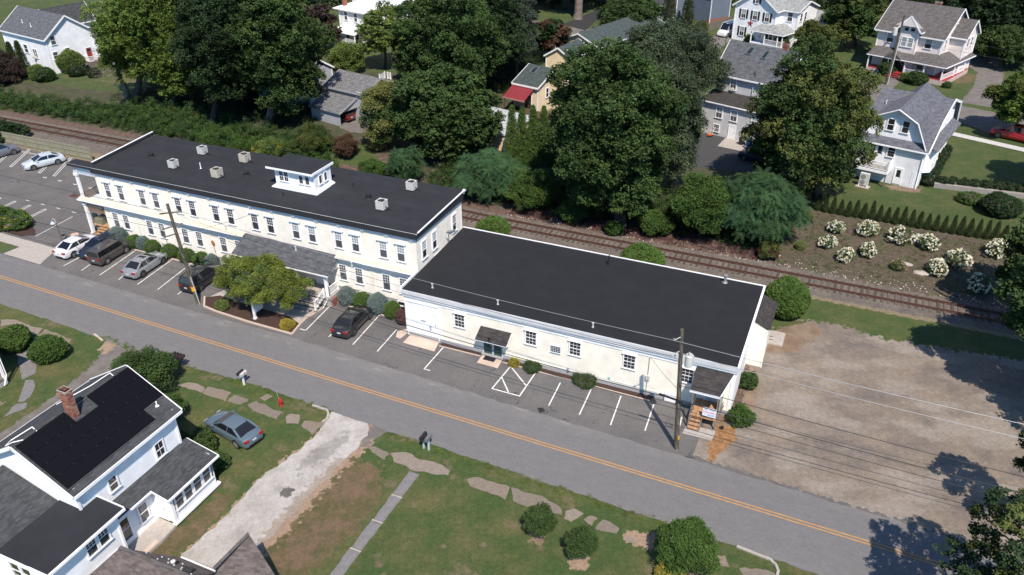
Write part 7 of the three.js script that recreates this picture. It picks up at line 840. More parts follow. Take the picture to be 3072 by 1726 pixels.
// large trees beyond the tracks
tree(maple, 'tall light green maple with bare broken lower branches on the left bank', -30.5, -31.9, [-26.8, 11.2, -33.6], 6.8, 8.6, { col: 'maple', nl: 56, lr: 0.25, per: 80, trunk: 0.5, low: -0.75, size: 0.8 });
tree(maple, 'light green drooping maple bough cluster right of the broken trunk', -23.7, -32.5, [-21.3, 7.6, -33], 3.2, 4.6, { col: 'maple', nl: 20, lr: 0.32, per: 80, trunk: 0.35, low: -0.8, size: 0.75 });
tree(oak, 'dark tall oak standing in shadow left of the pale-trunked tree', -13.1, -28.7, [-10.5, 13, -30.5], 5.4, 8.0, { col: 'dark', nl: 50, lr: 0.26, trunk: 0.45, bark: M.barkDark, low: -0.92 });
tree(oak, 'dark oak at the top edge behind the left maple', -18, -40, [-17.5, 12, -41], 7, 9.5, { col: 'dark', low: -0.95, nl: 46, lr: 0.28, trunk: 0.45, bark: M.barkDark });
tree(oak, 'large dark green oak with pale forked trunk left of the grey barn', -6.8, -33.1, [-4.6, 11.6, -34.6], 6.5, 9.2, { col: 'oak', nl: 56, lr: 0.25, per: 90, trunk: 0.55, bark: M.barkPale, low: -0.85 });
tree(maple, 'purple-brown small tree beside the white flat-roofed house', -21.4, -65.4, [-20.8, 6.2, -65.9], 3.0, 4.0, { col: 'purple', nl: 20, lr: 0.35, per: 70, trunk: 0.2 });
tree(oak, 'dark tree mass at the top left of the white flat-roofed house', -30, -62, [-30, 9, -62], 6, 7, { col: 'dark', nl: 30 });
tree(maple, 'rounded bright green tree covering the front of the white flat-roofed house', -6.2, -62.8, [-5.4, 7.2, -62.6], 3.7, 4.8, { col: 'bright', nl: 26, lr: 0.34, per: 85, trunk: 0.25, size: 0.7 });
tree(oak, 'huge dark oak in the top middle, upper crown', 15.2, -45.1, [15.4, 11.6, -45.5], 7.2, 8.4, { col: 'oak', nl: 60, lr: 0.23, per: 95, trunk: 0.55, low: -0.8 });
tree(oak, 'spreading oak below the huge one, lower crown over the metal-roofed shed', 20.1, -33.4, [20.8, 6.6, -34.2], 6.7, 5.6, { col: 'oak', nl: 54, lr: 0.24, per: 95, trunk: 0.45, low: -0.85 });
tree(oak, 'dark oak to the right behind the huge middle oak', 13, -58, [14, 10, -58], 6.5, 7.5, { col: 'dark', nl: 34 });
tree('pine_tree', 'grey-green pine with drooping boughs left of the yellow house wing', 16.2, -66.3, [16.4, 9, -66.4], 2.8, 7.0, { col: 'pine', nl: 26, lr: 0.3, geo: 'fine', per: 75, trunk: 0.25 });
tree('pine_tree', 'dark pine at the top edge left of the reddish tree', 10.5, -75, [10.5, 9, -75], 4, 8.0, { col: 'dark', nl: 26, lr: 0.3, geo: 'fine', trunk: 0.3 });
tree(maple, 'reddish brown maple by the back lane', 16.6, -79.8, [16.6, 5.1, -79.7], 3.4, 3.2, { col: 'red', nl: 24, lr: 0.33, per: 70, trunk: 0.22, col2: 'dark', share2: 0.35 });
tree(oak, 'biggest oak, dense dark crown in front of the grey house driveway', 46.8, -24.6, [44.9, 10.6, -25.2], 6.6, 9.6, { col: 'oak', nl: 84, lr: 0.21, per: 95, trunk: 0.6, low: -0.97, size: 0.8 });
tree('locust_tree', 'feathery grey-green locust spreading behind the biggest oak', 44.5, -55, [43.0, 9.0, -56], 8.0, 5.2, { col: 'locust', nl: 50, lr: 0.24, geo: 'fine', per: 75, trunk: 0.35, size: 1.0 });
tree('locust_tree', 'feathery grey-green locust along the right side of the biggest oak', 49.6, -34.0, [49.0, 8.0, -34.2], 3.0, 7.2, { col: 'locust', nl: 36, lr: 0.3, geo: 'fine', per: 80, trunk: 0.28, size: 1.0, low: -0.8 });
tree(maple, 'rounded dark green tree in front of the slate-blue house', 24.9, -104.1, [23.9, 5.0, -103.7], 5.8, 3.2, { col: 'oak', nl: 34, lr: 0.27, per: 70, trunk: 0.3 });
tree(oak, 'tall tree with lit lower boughs between the grey house and the gambrel house', 65.6, -36.8, [63.2, 10.0, -36.2], 6.2, 9.0, { col: 'olive', nl: 62, lr: 0.24, per: 85, trunk: 0.42, low: -0.8, size: 0.78, col2: 'oak', share2: 0.6, rz: 5.2 });
tree(oak, 'dark tree mass at the upper right behind the cream house', 85.8, -113.3, [84.6, 8.4, -114.5], 6.7, 6.4, { col: 'dark', nl: 36 }); tree(oak, 'dark tree at the very top right corner', 97, -110, [96, 9, -111], 7, 7, { col: 'dark', nl: 34 }); tree(oak, 'olive tree at the top between the white garage and the cream house', 65, -107.7, [63.8, 6.8, -107.5], 5.0, 5.6, { col: 'olive', nl: 32, col2: 'oak', share2: 0.6 }); tree(maple, 'yellow-tinged shrubby tree behind the shuttered house porch', 59, -99, [58.6, 4.2, -99], 3.4, 3.0, { col: 'olive', nl: 20, per: 60, col2: 'yellow', share2: 0.25, trunk: 0.2 });
tree(maple, 'yellow-green tree hanging over the red pickup', 88.8, -68.2, [87.4, 6.2, -67.5], 4.0, 3.4, { col: 'olive', nl: 26, trunk: 0.25, col2: 'maple', share2: 0.5 });
tree(maple, 'tree shading the lawn past the right edge', 93, -47, [92.5, 9, -47], 5.5, 5, { col: 'oak', nl: 30 });
tree('willow_tree', 'yellow-green slender tree beside the barn door', 12.7, -31.8, [12.9, 5.6, -32], 2.4, 4.6, { col: 'willow', nl: 26, lr: 0.33, per: 80, geo: 'fine', trunk: 0.2, low: -0.85, size: 0.8, col2: 'oak', share2: 0.3 });
tree(oak, 'dark leafy tree over the red-roofed outbuilding', -14, -46, [-13.5, 6.4, -46], 4, 4.6, { col: 'oak', nl: 34, trunk: 0.35 }); tree(oak, 'dark tree behind the barn filling the gap to the white house', 3, -58, [3.5, 5, -58], 3.6, 3.6, { col: 'olive', nl: 24, col2: 'purple', share2: 0.4 });
for (const [x, z, r, h, l] of [[-44, -72, 6, 8, 'dark tree at the top left edge'], [-58, -62, 5, 6, 'dark tree behind the rear gable of the upper left house'], [0, -92, 6, 8, 'dark tree at the top edge right of the white flat roof'], [-14, -92, 5, 6, 'dark tree behind the white flat roof'], [6, -118, 7, 9, 'shaded woodland tree left of the pale trunk'], [16, -126, 7, 8, 'yellowish tree at the top edge right of the pale trunk'], [-2, -112, 6, 8, 'dark tree at the top edge above the back lane'], [50, -132, 7, 9, 'tree behind the shuttered house at the top edge'], [70, -122, 7, 8, 'dark tree behind the white garage']]) tree(oak, l, x, z, [x, h, z], r, h * 0.85, { col: x === 16 ? 'maple' : 'dark', nl: 28, per: 70 });
{ const t = thing('tree', 'thick pale bare trunk beside the dark lane at the top', 'tree', 10.7, H(10, -111), -111.1); mesh('trunk', gb().tube([0, -0.2, 0], [0.1, 1, 0], 1.1, 0.85, 14, false).tube([0.1, 1, 0], [0.3, 12, 0], 0.85, 0.7, 14).build(), M.barkPale, t); rs(3); const { pts } = crownPts([0.3, 16, 0], 6, 5, 6, 24, 0.3, 70, 0.9); leaves(t, 'crown', pts, CL.broad[0], COL.dark, 0.3); }
// trees on the right edge and at the lower right corner
tree(oak, 'branching tree in the lower right corner shading the street', 82.0, 20.0, [81.2, 6.8, 17.6], 5.0, 4.0, { col: 'dark', nl: 40, lr: 0.17, per: 36, trunk: 0.28, low: -0.7, fill: 0.02, size: 0.55, limbs: 30, bark: M.barkPale, col2: 'olive', share2: 0.4 });
tree(oak, 'thin leafy tree at the right edge of the gravel lot', 85.0, 8.0, [82.4, 6.0, 7.0], 2.0, 3.6, { col: 'oak', nl: 18, lr: 0.2, per: 34, trunk: 0.15, fill: 0.03, limbs: 16, size: 0.55 });
tree(oak, 'tree at the right edge shading the grass by the tracks', 87.2, -9, [85.2, 8.2, -9], 4.6, 5.2, { col: 'oak', nl: 30, lr: 0.26, per: 70, trunk: 0.35 }); tree(oak, 'leafy tree at the right edge shading the railway', 88.0, -19.5, [85.8, 6.4, -20], 4.2, 5.2, { col: 'oak', nl: 26, lr: 0.28, per: 70, trunk: 0.3 });
tree(oak, 'tree beyond the right edge throwing shade on the gravel', 92, -1.5, [91.5, 8, -1.5], 5.5, 5, { col: 'oak', nl: 26, per: 60 });
// street tree in the planting bed
tree('crabapple_tree', 'broad light green multi-stemmed street tree in the planting bed', 21.6, 5.3, [22.4, 3.2, 4.6], 4.7, 2.1, { rz: 2.6, col: 'street', nl: 46, lr: 0.22, geo: 'fine', per: 85, trunk: 0.14, size: 0.5, low: -0.6, limbs: 20, flat: 0.7, col2: 'bright', share2: 0.3 });
// rounded clipped shrubs
function bush(label, x, z, r, h, col, o = {}) {
  const { geo = 'fine', n = Math.round(260 * r * Math.max(r, h)), size = 0.34, cat = 'shrub', name = 'shrub', lift = 0.0, lump = 0.06, vary = 0.28, col2, share2 = 0, group, core = true } = o; rs(tseed += 3);
  const t = thing(name, label, cat, x, H(x, z), z, 0, group), pts = [], ph = rnd() * 6; for (let k = 0; k < n; k++) { const u = rr(-0.75, 1), a = rnd() * 6.283, q = Math.sqrt(1 - u * u), e = 1 + lump * (Math.sin(a * 3 + ph) + Math.sin(u * 5 + a * 2 + ph)) - 0.1 * rnd() * rnd(); pts.push([r * q * Math.cos(a) * e, lift + h * 0.45 + h * 0.5 * u * e, r * q * Math.sin(a) * e, size * rr(0.7, 1.25), 1]); }
  if (core) { const g = new THREE.SphereGeometry(1, 14, 10); g.scale(r * 0.86, h * 0.43, r * 0.86); g.translate(0, lift + h * 0.45, 0); mesh('twigs', g, M.bark, t); } else mesh('stem', gb().tube([0, -0.1, 0], [0, h * 0.6, 0], 0.06, 0.03, 6).build(), M.barkDark, t);
  leaves(t, 'leaves', pts, CL[geo][tseed % CL[geo].length], COL[col], vary, leafM, col2 && COL[col2], share2); return t;
}
const gS = 'clipped shrubs along the office wall';
[['large blue-grey round shrub at the left end of the office wall', 0.6, 0.55, 1.0, 1.85, 'spruce'], ['dark green clipped ball next to the large blue shrub on the left', 2.75, 0.55, 0.78, 1.3, 'box'], ['small blue-grey ball second blue from the left', 3.75, 0.35, 0.68, 1.35, 'spruce'], ['green clipped ball right of the small blue shrub', 5.1, 0.5, 0.78, 1.25, 'box'], ['green clipped ball in front of the silver sedan', 7.4, 0.5, 0.8, 1.3, 'box'], ['green clipped ball behind the leaning pole', 9.6, 0.5, 0.8, 1.3, 'box'], ['green clipped ball just left of the street tree', 11.5, 0.55, 0.82, 1.35, 'box'], ['pale blue shrub half behind the street tree', 12.7, 0.45, 0.65, 1.4, 'spruce'], ['grey-blue round shrub right of the entrance porch', 28.45, 0.55, 0.78, 1.75, 'spruce'], ['bright green clipped shrub between two blue shrubs', 30.05, 0.45, 0.78, 1.5, 'box'], ['largest blue-grey shrub near the charcoal sedan', 31.75, 0.55, 0.85, 1.9, 'spruce'], ['green clipped shrub beside the reddish shrub', 33.35, 0.75, 0.7, 1.55, 'box'], ['reddish purple shrub at the warehouse corner', 34.75, 1.15, 0.66, 1.5, 'barberry']].forEach(q => bush(q[0], q[1], q[2], q[3], q[4], q[5], { size: 0.26, n: Math.round(900 * q[3] * q[4] * 0.9), lump: 0.02, group: gS }));
[['round dense green shrub between the warehouse and the tracks near the office', 35.1, -16.8, 1.7, 2.3], ['round dense green shrub behind the middle of the warehouse roof', 51.3, -16.4, 2.05, 2.5], ['largest round green shrub by the lean-to and the grass strip', 65.3, -13.6, 1.85, 3.6]].forEach(q => bush(q[0], q[1], q[2], q[3], q[4], 'box', { size: 0.42, geo: 'broad', n: 2200, lump: 0.03, group: 'round shrubs by the railway' }));
bush('leafy hydrangea shrub at the left edge lawn', 7.3, 18.0, 1.25, 1.9, 'vine', { geo: 'broad', size: 0.45, n: 800 }); bush('leafy hydrangea shrub beside the old path on the left lawn', 11.0, 17.8, 1.3, 1.8, 'vine', { geo: 'broad', size: 0.45, n: 800 });
tree('bush', 'dark green bush behind the solar house gable', 20.9, 17.9, [21.3, 1.9, 17.7], 2.1, 1.6, { col: 'oak', nl: 26, lr: 0.33, per: 70, geo: 'fine', trunk: 0.08, cat: 'bush', size: 0.6 }); tree('bush', 'smaller bush below the solar roof edge near the lawn', 25.6, 19.6, [25.6, 1.2, 19.6], 1.0, 1.0, { col: 'vine', nl: 14, lr: 0.4, per: 50, geo: 'fine', trunk: 0.05, cat: 'bush', size: 0.5 });
[['tangled shrub by the corner of the enclosed porch', 31.9, 22.5, 1.0, 1.2], ['shrub under the solar house gable beside the blue-grey car', 30.0, 21.2, 0.85, 1.6], ['shrub close to the gable door hood', 28.6, 21.9, 0.8, 1.4]].forEach(q => bush(q[0], q[1], q[2], q[3], q[4], 'oak', { geo: 'broad', size: 0.42, n: 420, lump: 0.14, core: false }));
tree('young_tree', 'small round young tree on the front lawn, left one', 54.8, 18.8, [54.8, 1.25, 18.8], 0.75, 0.95, { col: 'oak', nl: 16, lr: 0.42, per: 55, geo: 'fine', trunk: 0.05, size: 0.42 }); tree('young_tree', 'small round young tree on the front lawn, right one over bare soil', 57.8, 19.4, [57.8, 1.3, 19.4], 0.74, 0.85, { col: 'oak', nl: 16, lr: 0.42, per: 55, geo: 'fine', trunk: 0.05, size: 0.42 });
{ tree('bush', 'large green bush with yellow side beside the street at the lower right', 63.8, 17.6, [63.7, 1.5, 17.5], 1.6, 1.3, { col: 'vine', nl: 26, lr: 0.36, per: 75, geo: 'fine', trunk: 0.07, size: 0.5, cat: 'bush' }); bush('yellow flowering shrub in front of the large lower right bush', 63.1, 18.9, 0.75, 1.1, 'yellow', { geo: 'fine', size: 0.36, n: 320, lump: 0.15, core: false, vary: 0.35 }); }
bush('yellow-green low shrub at the left corner of the planting bed', 18.8, 6.05, 0.55, 0.9, 'bright', { size: 0.3, n: 320, lump: 0.1 }); bush('golden low shrub at the right corner of the planting bed', 25.9, 6.1, 0.55, 0.75, 'golden', { size: 0.3, n: 320, lump: 0.1 });
bush('pale yellow shrub beside the green door of the warehouse', 46.2, 3.1, 0.4, 0.55, 'golden', { size: 0.26, n: 220, vary: 0.4 }); bush('dark green low shrub by the hatched bay', 47.8, 3.1, 0.6, 0.65, 'oak', { size: 0.32, n: 260, lump: 0.12 }); bush('wide low dark shrub under the warehouse wall', 52.3, 2.95, 0.9, 0.6, 'oak', { size: 0.34, n: 380, lump: 0.12 });
bush('shrub against the right end wall of the warehouse', 64.2, -1.6, 0.62, 1.3, 'oak', { size: 0.36, n: 320, lump: 0.15, core: false, geo: 'broad' }); bush('leafy shrub beside the corner porch', 64.35, 3.0, 0.75, 1.3, 'vine', { size: 0.4, n: 380, lump: 0.16, core: false, geo: 'broad' });
bush('leafy flowering border shrub at the car park entrance', -12.6, 2.4, 1.6, 1.2, 'vine', { geo: 'broad', size: 0.5, n: 700, lump: 0.2, col2: 'golden', share2: 0.08 }); bush('leafy border shrub at the left edge of the car park', -16.2, 2.2, 1.6, 1.1, 'vine', { geo: 'broad', size: 0.5, n: 600, lump: 0.2 });
bush('dark weeping bush overhanging the left end of the fence', -37.5, -15.4, 2.6, 2.2, 'dark', { geo: 'broad', size: 0.6, n: 900, lump: 0.2, core: false });
// bushes of the railway bank
tree('sumac', 'broad feathery sumac above the tracks left of the cypress hedge', 60.6, -27.0, [60.6, 3.9, -27.2], 3.9, 3.2, { col: 'sumac', nl: 26, lr: 0.32, geo: 'frond', per: 24, trunk: 0.1, size: 1.05, cat: 'bush', col2: 'spruce', share2: 0.0 }); tree('bush', 'tall light green vine-covered bush between the oak and the sumac', 55.0, -25.6, [55, 3.5, -25.6], 2.7, 3.0, { col: 'vine', nl: 26, lr: 0.36, geo: 'fine', per: 85, trunk: 0.1, cat: 'bush', size: 0.7 });
tree('sumac', 'feathery sumac bush at the track side right of the middle oak', 30.2, -26.6, [30, 2.7, -26.6], 3.8, 2.2, { col: 'sumac', nl: 24, lr: 0.34, geo: 'frond', per: 24, trunk: 0.08, size: 0.95, cat: 'bush' }); tree('bush', 'dark ivy-covered bush next to the track side sumac', 36.2, -25.3, [36, 2.1, -25.3], 2.6, 2.0, { col: 'vine', nl: 22, lr: 0.36, geo: 'fine', per: 75, trunk: 0.08, cat: 'bush', size: 0.6 });
tree('bush', 'rounded olive bush in front of the barn lawn', 4.8, -27.4, [4.8, 2.7, -27.4], 2.3, 1.8, { col: 'oak', nl: 22, lr: 0.38, geo: 'fine', per: 80, trunk: 0.08, cat: 'bush', size: 0.6, col2: 'olive', share2: 0.4 }); tree('bush', 'reddish maple bush on the barn lawn', 9.1, -28.3, [9.2, 2.3, -28.4], 1.35, 1.35, { col: 'red', nl: 16, lr: 0.4, geo: 'fine', per: 65, trunk: 0.07, cat: 'bush', size: 0.5 }); tree('spruce_tree', 'blue-green spiky shrub on the bank below the barn', 19.1, -25.2, [19.5, 2.6, -25.4], 1.7, 2.3, { col: 'sumac', nl: 18, lr: 0.36, geo: 'frond', per: 16, trunk: 0.08, cat: 'bush', size: 0.75 }); tree('bush', 'bright green low bush on the cleared bank behind the office', 15.4, -24.8, [15.4, 1.6, -24.8], 1.5, 1.1, { col: 'vine', nl: 14, lr: 0.4, geo: 'fine', per: 65, trunk: 0.06, cat: 'bush', size: 0.5 });
[['green bush with yellow flowers behind the cupola', -1, -26, 2.2, 2.4, 'bright', 'golden', 0.2], ['green leafy bush left of the yellow flowers', -4.6, -25.8, 2.2, 2.2, 'vine'], ['leafy bush just behind the cupola right corner', 8, -24.6, 1.5, 1.6, 'vine'], ['low bush on the bank above the middle of the office roof', -9.5, -26, 2.4, 2.6, 'vine'], ['bush at the foot of the big oak by the tracks', 41.4, -24.4, 1.6, 1.6, 'vine'], ['green shrub under the biggest oak on the right', 50.6, -24.6, 1.6, 2.2, 'vine'], ['reddish-green low shrub beside the sumac', 62.4, -23.8, 0.9, 1.5, 'olive', 'red', 0.2], ['small tuft above the rails under the oak shade', 46.5, -22.8, 0.7, 1.1, 'vine']].forEach(q => tree('bush', q[0], q[1], q[2], [q[1], q[4] * 0.55, q[2]], q[3], q[4] * 0.5, { col: q[5], nl: 18, lr: 0.38, geo: 'fine', per: 60, trunk: 0.05, cat: 'bush', size: 0.6, col2: q[6], share2: q[7] || 0 }));
// cypresses and conical evergreens
function cone(name, label, x, z, r, h, col, o = {}) { const { n = Math.round(300 * r * h), size = 0.3, group, cat = 'evergreen', mat } = o; rs(tseed += 3); const t = thing(name, label, cat, x, H(x, z), z, 0, group), pts = []; for (let k = 0; k < n; k++) { const v = Math.pow(rnd(), 1.3), a = rnd() * 6.283, w = v < 0.12 ? 0.75 + 2 * v : Math.pow(1 - (v - 0.12) / 0.88, 0.72), e = 1 - 0.12 * rnd(); pts.push([r * w * Math.cos(a) * e, h * (0.03 + 0.96 * v), r * w * Math.sin(a) * e, size * rr(0.7, 1.2), 1]); } mesh('trunk', gb().tube([0, -0.1, 0], [0, h * 0.85, 0], r * 0.6, r * 0.12, 8, false).build(), M.barkDark, t); leaves(t, 'leaves', pts, CL.fine[0], COL[col], 0.22); return t; }
for (const [x, z, l, h] of [[29.9, -33.7, 'leftmost tall cypress in front of the pale metal roof', 7.6], [31.0, -34.2, 'second tall cypress from the left by the metal roof', 7.4], [32.2, -34.7, 'third tall cypress from the metal roof', 7.6], [33.4, -35.2, 'tall cypress right of the white post gap', 7.6], [34.6, -35.6, 'rightmost tall cypress touching the big oak', 7.2]]) cone('cypress', l, x, z, 1.0, h, 'box', { group: 'tall cypresses by the yellow house', n: 900, size: 0.5 });
for (const [x, z, r, h, l] of [[29.3, -112.5, 2.0, 7.6, 'wide dark conical evergreen beside the slate-blue house'], [32.3, -116.5, 1.3, 7.6, 'narrow dark conical evergreen right of the wide one'], [-57.5, -35.7, 1.0, 5.6, 'narrow dark cypress against the upper left white house'], [-59, -35.3, 1.0, 5.4, 'second narrow cypress on the upper left house wall'], [48.2, -52.5, 0.9, 4.2, 'dark pointed evergreen at the corner of the grey house'], [46.8, -53, 0.9, 4.4, 'dark pointed evergreen left of the grey house corner']]) cone('cypress', l, x, z, r, h, 'cypress', { size: 0.5, n: 700 });
tree('hedge', 'tall vine-covered hedge below the white flat-roofed house', -10.8, -58.2, [-10.6, 3.9, -58.6], 2.8, 2.5, { col: 'bright', nl: 26, lr: 0.34, geo: 'fine', per: 70, trunk: 0.1, cat: 'hedge', size: 0.8, rz: 2 }); tree('hedge', 'flowering dark hedge right of the cream house driveway', 88, -103.5, [87.6, 4.6, -104.5], 5.1, 2.9, { col: 'oak', nl: 34, lr: 0.28, geo: 'broad', per: 60, trunk: 0.1, cat: 'hedge' });
{ const base = cone('arborvitae', 'small conical arborvitae in the long row above the hydrangea bank', 65.9, -33.9, 0.4, 1.9, 'cypress', { group: 'row of small arborvitae above the bank', n: 520, size: 0.17 }); rs(44); for (let k = 1; k < 28; k++) { const c = copyOf(base, 'arborvitae', base.userData.label, 65.9 + k * 0.772, 0, -33.75 + rr(-0.1, 0.1) + k * 0.012, rr(0, 360)); c.position.y = H(c.position.x, c.position.z); const s = rr(0.9, 1.12); c.scale.set(s, rr(0.9, 1.12), s); } }
// white hydrangeas
rs(900); [[68.1, -30.2, 0.72, 'white hydrangea, first from the left in the upper row on the bank'], [71.1, -30.6, 0.9, 'tall white hydrangea, second from the left in the upper row'], [74.4, -30.3, 1.05, 'straggly white hydrangea with a bare green side in the upper row'], [76.8, -30.1, 0.9, 'dense white hydrangea, fourth in the upper row'], [82.9, -30.8, 1.0, 'white hydrangea at the far right end of the upper row by the arborvitae'], [67.6, -27.6, 0.75, 'white hydrangea, leftmost of the middle row'], [69.5, -25.9, 0.82, 'white hydrangea lowest on the left of the bank'], [71.5, -27.4, 0.82, 'white hydrangea in the middle row below the tall one'], [74.4, -26.0, 0.6, 'small fading pinkish hydrangea beside the pale stone'], [77.8, -26.4, 0.92, 'white hydrangea right of the flat pale stone'], [79.6, -28.2, 1.0, 'white hydrangea between the flat stone and the right end'], [81.4, -24.9, 1.05, 'white hydrangea with green top lowest on the right of the bank']].forEach((q, i) => {
  const t = bush(q[3], q[0], q[1], q[2] * 0.88, q[2] * 1.55, 'vine', { name: 'hydrangea', cat: 'hydrangea', n: 260, size: 0.3, lump: 0.12, core: true, group: 'white hydrangeas on the bank' }), pts = [], hp = rnd() * 6.28, r = q[2]; const g = new THREE.IcosahedronGeometry(0.5, 1); for (let k = 0; k < 210; k++) { const u = rr(-0.55, 1), a = rnd() * 6.283, w = Math.sqrt(1 - u * u); if ((i === 2 || i === 11) && u > 0.35 && Math.cos(a) > 0.1) continue; const e = 1 + 0.22 * Math.sin(2 * a + hp) + 0.15 * Math.sin(5 * a + u * 4 + hp); pts.push([r * w * Math.cos(a) * e, r * 0.72 + r * 0.85 * u * (1 + 0.2 * Math.sin(a * 3 + hp)), r * w * Math.sin(a) * e, r * rr(0.16, 0.3), 1]); } leaves(t, 'blossoms', pts, CL.bloom[0], i === 8 ? [0.42, 0.3, 0.2] : [0.8, 0.78, 0.6], 0.08, blossomM); });
for (const [x, z, l] of [[65.2, -31.6, 'small green shrub at the top left of the bank'], [65.2, -26.6, 'tiny yellow-green shrub on the lower left of the bank']]) bush(l, x, z, 0.5, 0.8, 'bright', { n: 160, size: 0.28 });
// shrubs round the houses
for (const [x, z, r, h, c, l] of [[-52.3, -40.4, 2.0, 3.6, 'bright', 'bright lime green bush against the upper left white house'], [-52.0, -34.8, 1.5, 2.2, 'oak', 'round dark bush on the upper left lawn corner'], [-53.6, -34.9, 1.2, 2.4, 'bright', 'yellow-green bush beside the dark one at the house corner'], [-49.7, -38.9, 1.3, 1.7, 'dark', 'low dark round bush in front of the lime green bush'], [-46.5, -39.5, 1.0, 1.4, 'dark', 'small dark round bush alone on the upper left lawn'], [75.2, -88, 1.5, 1.9, 'oak', 'round dark bush in front of the cream house porch'], [73.7, -88.9, 0.9, 1.4, 'bright', 'light green bush by the red porch steps'], [70.8, -92, 1.4, 2.2, 'oak', 'bush at the left of the cream house porch'], [79.6, -87.6, 0.6, 0.9, 'vine', 'tiny bush at the porch corner of the cream house'], [52.5, -104.5, 1.3, 2.2, 'oak', 'round bush in front of the shuttered house porch'], [46.4, -106.6, 0.8, 1.5, 'olive', 'clipped ball bush below the shuttered windows'], [83.7, -40.4, 1.9, 2.2, 'dark', 'spiky dark bush on the lawn by the stone edge'], [81.0, -42.5, 1.3, 1.0, 'vine', 'low green perennial clump on the right lawn'], [67.9, -43.0, 0.6, 1.7, 'dark', 'narrow dark shrub beside the garden steps'], [36.6, -110.5, 1.2, 2.4, 'olive', 'thin brownish bush by the timber fence']]) bush(l, x, z, r, h, c, { size: 0.4, geo: 'broad', n: Math.round(240 * r * h) });
for (let k = 0; k < 8; k++) bush('low dark hedge shrub along the right side of the gambrel house', 76.7 + k * 0.3, -45.6 - k * 1.6, 0.62, 1.3, 'dark', { geo: 'broad', size: 0.36, n: 200, group: 'hedge along the gambrel house', lump: 0.12 }); for (let k = 0; k < 8; k++) bush('low dark hedge shrub above the stone edge on the right lawn', 78.2 + k * 1.15, -46.2 - k * 0.12, 0.66, 1.1, 'dark', { geo: 'broad', size: 0.36, n: 200, group: 'hedge above the stone edge', lump: 0.12 });
tree('bush', 'bare grey tangled shrubs at the upper left edge', -58, -31.5, [-57.6, 3.6, -31.9], 2.6, 3.2, { col: 'purple', nl: 24, lr: 0.34, geo: 'fine', per: 55, trunk: 0.12, cat: 'bush', limbs: 20 });
{ // dead branches of the broken maple
  const t = thing('dead_tree', 'bare broken grey branches beside the light green maple', 'dead tree', -30.9, H(-31, -31.9), -31.7); rs(8); const b = gb(); b.tube([0, -0.2, 0], [-1.6, 5, -0.6], 0.42, 0.2, 8).tube([0.3, -0.2, 0.1], [0.2, 3.2, 0.4], 0.4, 0.3, 8); for (let k = 0; k < 70; k++) { const y = rr(2.5, 8), o = [-0.4 * y * 0.8, y, rr(-0.5, 0.8)], a = rr(2.2, 4.4), L = rr(1, 3.4), e = [o[0] + Math.cos(a) * L, o[1] + rr(-1.6, 0.6), o[2] + Math.sin(a) * L]; b.tube(o, e, 0.035, 0.012, 4, false); const f = [e[0] + rr(-0.8, 0.3), e[1] + rr(-1, 0.2), e[2] + rr(-0.5, 0.5)]; b.tube(e, f, 0.014, 0.006, 3, false); } mesh('branches', b.build(), M.barkPale, t); }
// undergrowth
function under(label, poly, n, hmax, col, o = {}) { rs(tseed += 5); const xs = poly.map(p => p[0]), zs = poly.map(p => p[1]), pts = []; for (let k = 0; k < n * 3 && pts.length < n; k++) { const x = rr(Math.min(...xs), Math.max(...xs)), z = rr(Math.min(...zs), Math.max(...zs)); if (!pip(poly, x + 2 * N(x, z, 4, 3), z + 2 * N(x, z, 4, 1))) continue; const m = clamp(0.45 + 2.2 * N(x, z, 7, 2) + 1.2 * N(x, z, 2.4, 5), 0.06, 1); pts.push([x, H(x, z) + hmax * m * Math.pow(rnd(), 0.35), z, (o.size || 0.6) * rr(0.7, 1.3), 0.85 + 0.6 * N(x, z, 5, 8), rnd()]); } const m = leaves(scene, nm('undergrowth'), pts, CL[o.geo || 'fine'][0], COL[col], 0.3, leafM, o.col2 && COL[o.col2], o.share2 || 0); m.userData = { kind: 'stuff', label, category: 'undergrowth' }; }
under('green vines and brambles along the left railway bank', [[-62, -24], [-30, -24.4], [2, -23.8], [10, -25], [2, -30], [-14, -31], [-28, -32], [-36, -28.5], [-52, -28], [-62, -31]], 9000, 2.0, 'vine', { col2: 'sumac', share2: 0.3 });
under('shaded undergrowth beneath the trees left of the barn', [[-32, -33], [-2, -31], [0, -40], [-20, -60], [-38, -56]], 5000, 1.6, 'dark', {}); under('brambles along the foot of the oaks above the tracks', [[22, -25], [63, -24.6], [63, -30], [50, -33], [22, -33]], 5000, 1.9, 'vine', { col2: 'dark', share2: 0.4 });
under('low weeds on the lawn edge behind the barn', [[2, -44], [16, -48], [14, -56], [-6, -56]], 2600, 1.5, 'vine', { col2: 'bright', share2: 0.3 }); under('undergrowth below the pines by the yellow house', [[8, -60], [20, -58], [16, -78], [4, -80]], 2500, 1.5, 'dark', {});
under('dry weeds on the cleared railway bank', [[34, -22.6], [62, -22.8], [62, -25], [34, -25]], 900, 0.3, 'barberry', { size: 0.4 }); under('sparse weeds on the hydrangea bank', [[63, -33], [86, -32.6], [86, -23.4], [63, -23]], 900, 0.12, 'olive', { size: 0.32 }); under('dark woods at the top edge behind the houses', [[-120, -100], [-30, -95], [20, -128], [60, -140], [150, -120], [150, -180], [-120, -180]], 6000, 9, 'dark', { size: 2.2, geo: 'broad' });
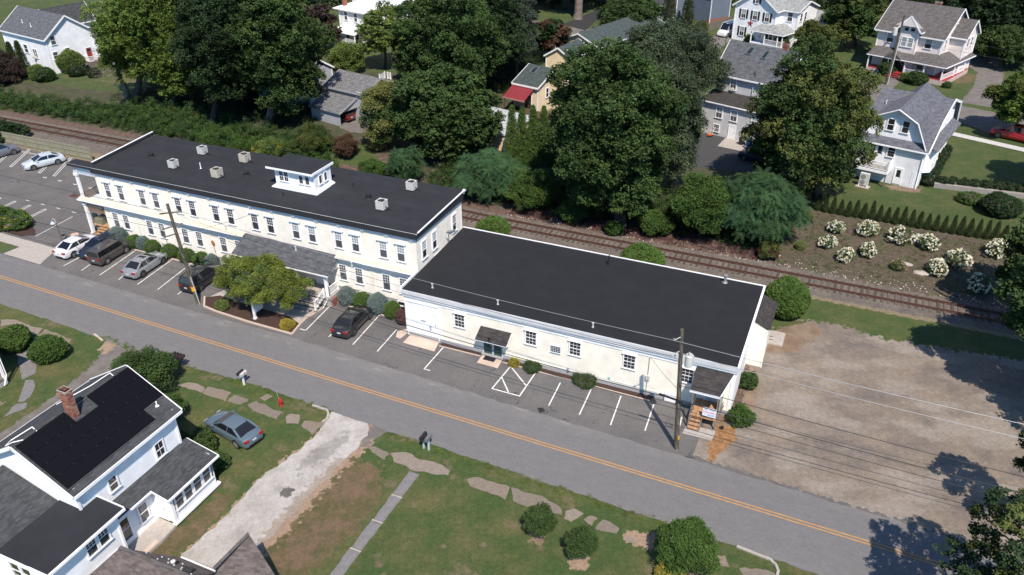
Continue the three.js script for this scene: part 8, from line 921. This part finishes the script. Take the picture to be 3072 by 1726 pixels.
under('weeds along the near edge of the street', [[12, 13.6], [22, 13.9], [36, 13.8], [36, 14.3], [12, 14.2]], 500, 0.08, 'bright', { size: 0.22 }); under('weeds along the lawn edge of the street', [[41, 14.3], [62, 14.8], [66, 15], [66, 15.3], [41, 14.7]], 600, 0.08, 'bright', { size: 0.22 });
// pale rocks and timber on the bank
{ rs(61); for (const [x, z, s, l] of [[75.0, -27.0, 0.7, 'flat pale rock above the fading hydrangea'], [76.6, -26.0, 0.8, 'flat pale rock left of a white hydrangea'], [81.6, -27.4, 0.4, 'small pale rock on the right of the bank'], [63.2, -24.5, 0.5, 'pale rock near the sumac roots']]) { const g = new THREE.IcosahedronGeometry(s, 2), p = g.attributes.position; for (let k = 0; k < p.count; k++) { const v = V3(p.getX(k), p.getY(k), p.getZ(k)), f = 0.8 + 0.5 * N(v.x + x, v.z + v.y, 2.3, 3); p.setXYZ(k, v.x * f * 1.2, v.y * f * 0.3, v.z * f * 0.7); } g.computeVertexNormals(); const m = mesh('rock', g, tx(0.42, 0.37, 0.32, T_grit)); m.position.set(x, H(x, z) + 0.05, z); tag(m, l, 'rock', 'pale rocks on the bank'); }
  const pts = []; for (let k = 0; k < 420; k++) { const x = rr(34, 86), z = -22.4 - Math.abs(rr(-1, 1) * rr(0, 1)) * (x > 62 ? 3 : 2.4); pts.push([x, H(x, z) + 0.02, z, rr(0.04, 0.11), 1]); } const im = leaves(scene, nm('gravel'), pts, new THREE.IcosahedronGeometry(0.7, 0), [0.5, 0.44, 0.38], 0.3, std(1, 1, 1)); im.userData = { kind: 'stuff', label: 'loose pale stones along the far side of the rails', category: 'stones' };
  for (const [x, z, a, l] of [[78.3, -23.0, 0.8, 'old timber lying beside the track, left one'], [79.0, -23.4, 0.9, 'old timber lying beside the track, right one'], [56.3, -23.4, 1.4, 'short old sleeper end below the vine bush']]) { const m = mesh('timber', gb().box(-0.1, 0, -0.9, 0.1, 0.16, 0.9).build(), M.tie); m.position.set(x, H(x, z), z); m.rotation.y = a; tag(m, l, 'timber'); } }

scene.traverse(o => { if (o.isMesh && o !== sky) { o.castShadow = true; o.receiveShadow = true; } });
scene.environment = null;
renderer.render(scene, camera);
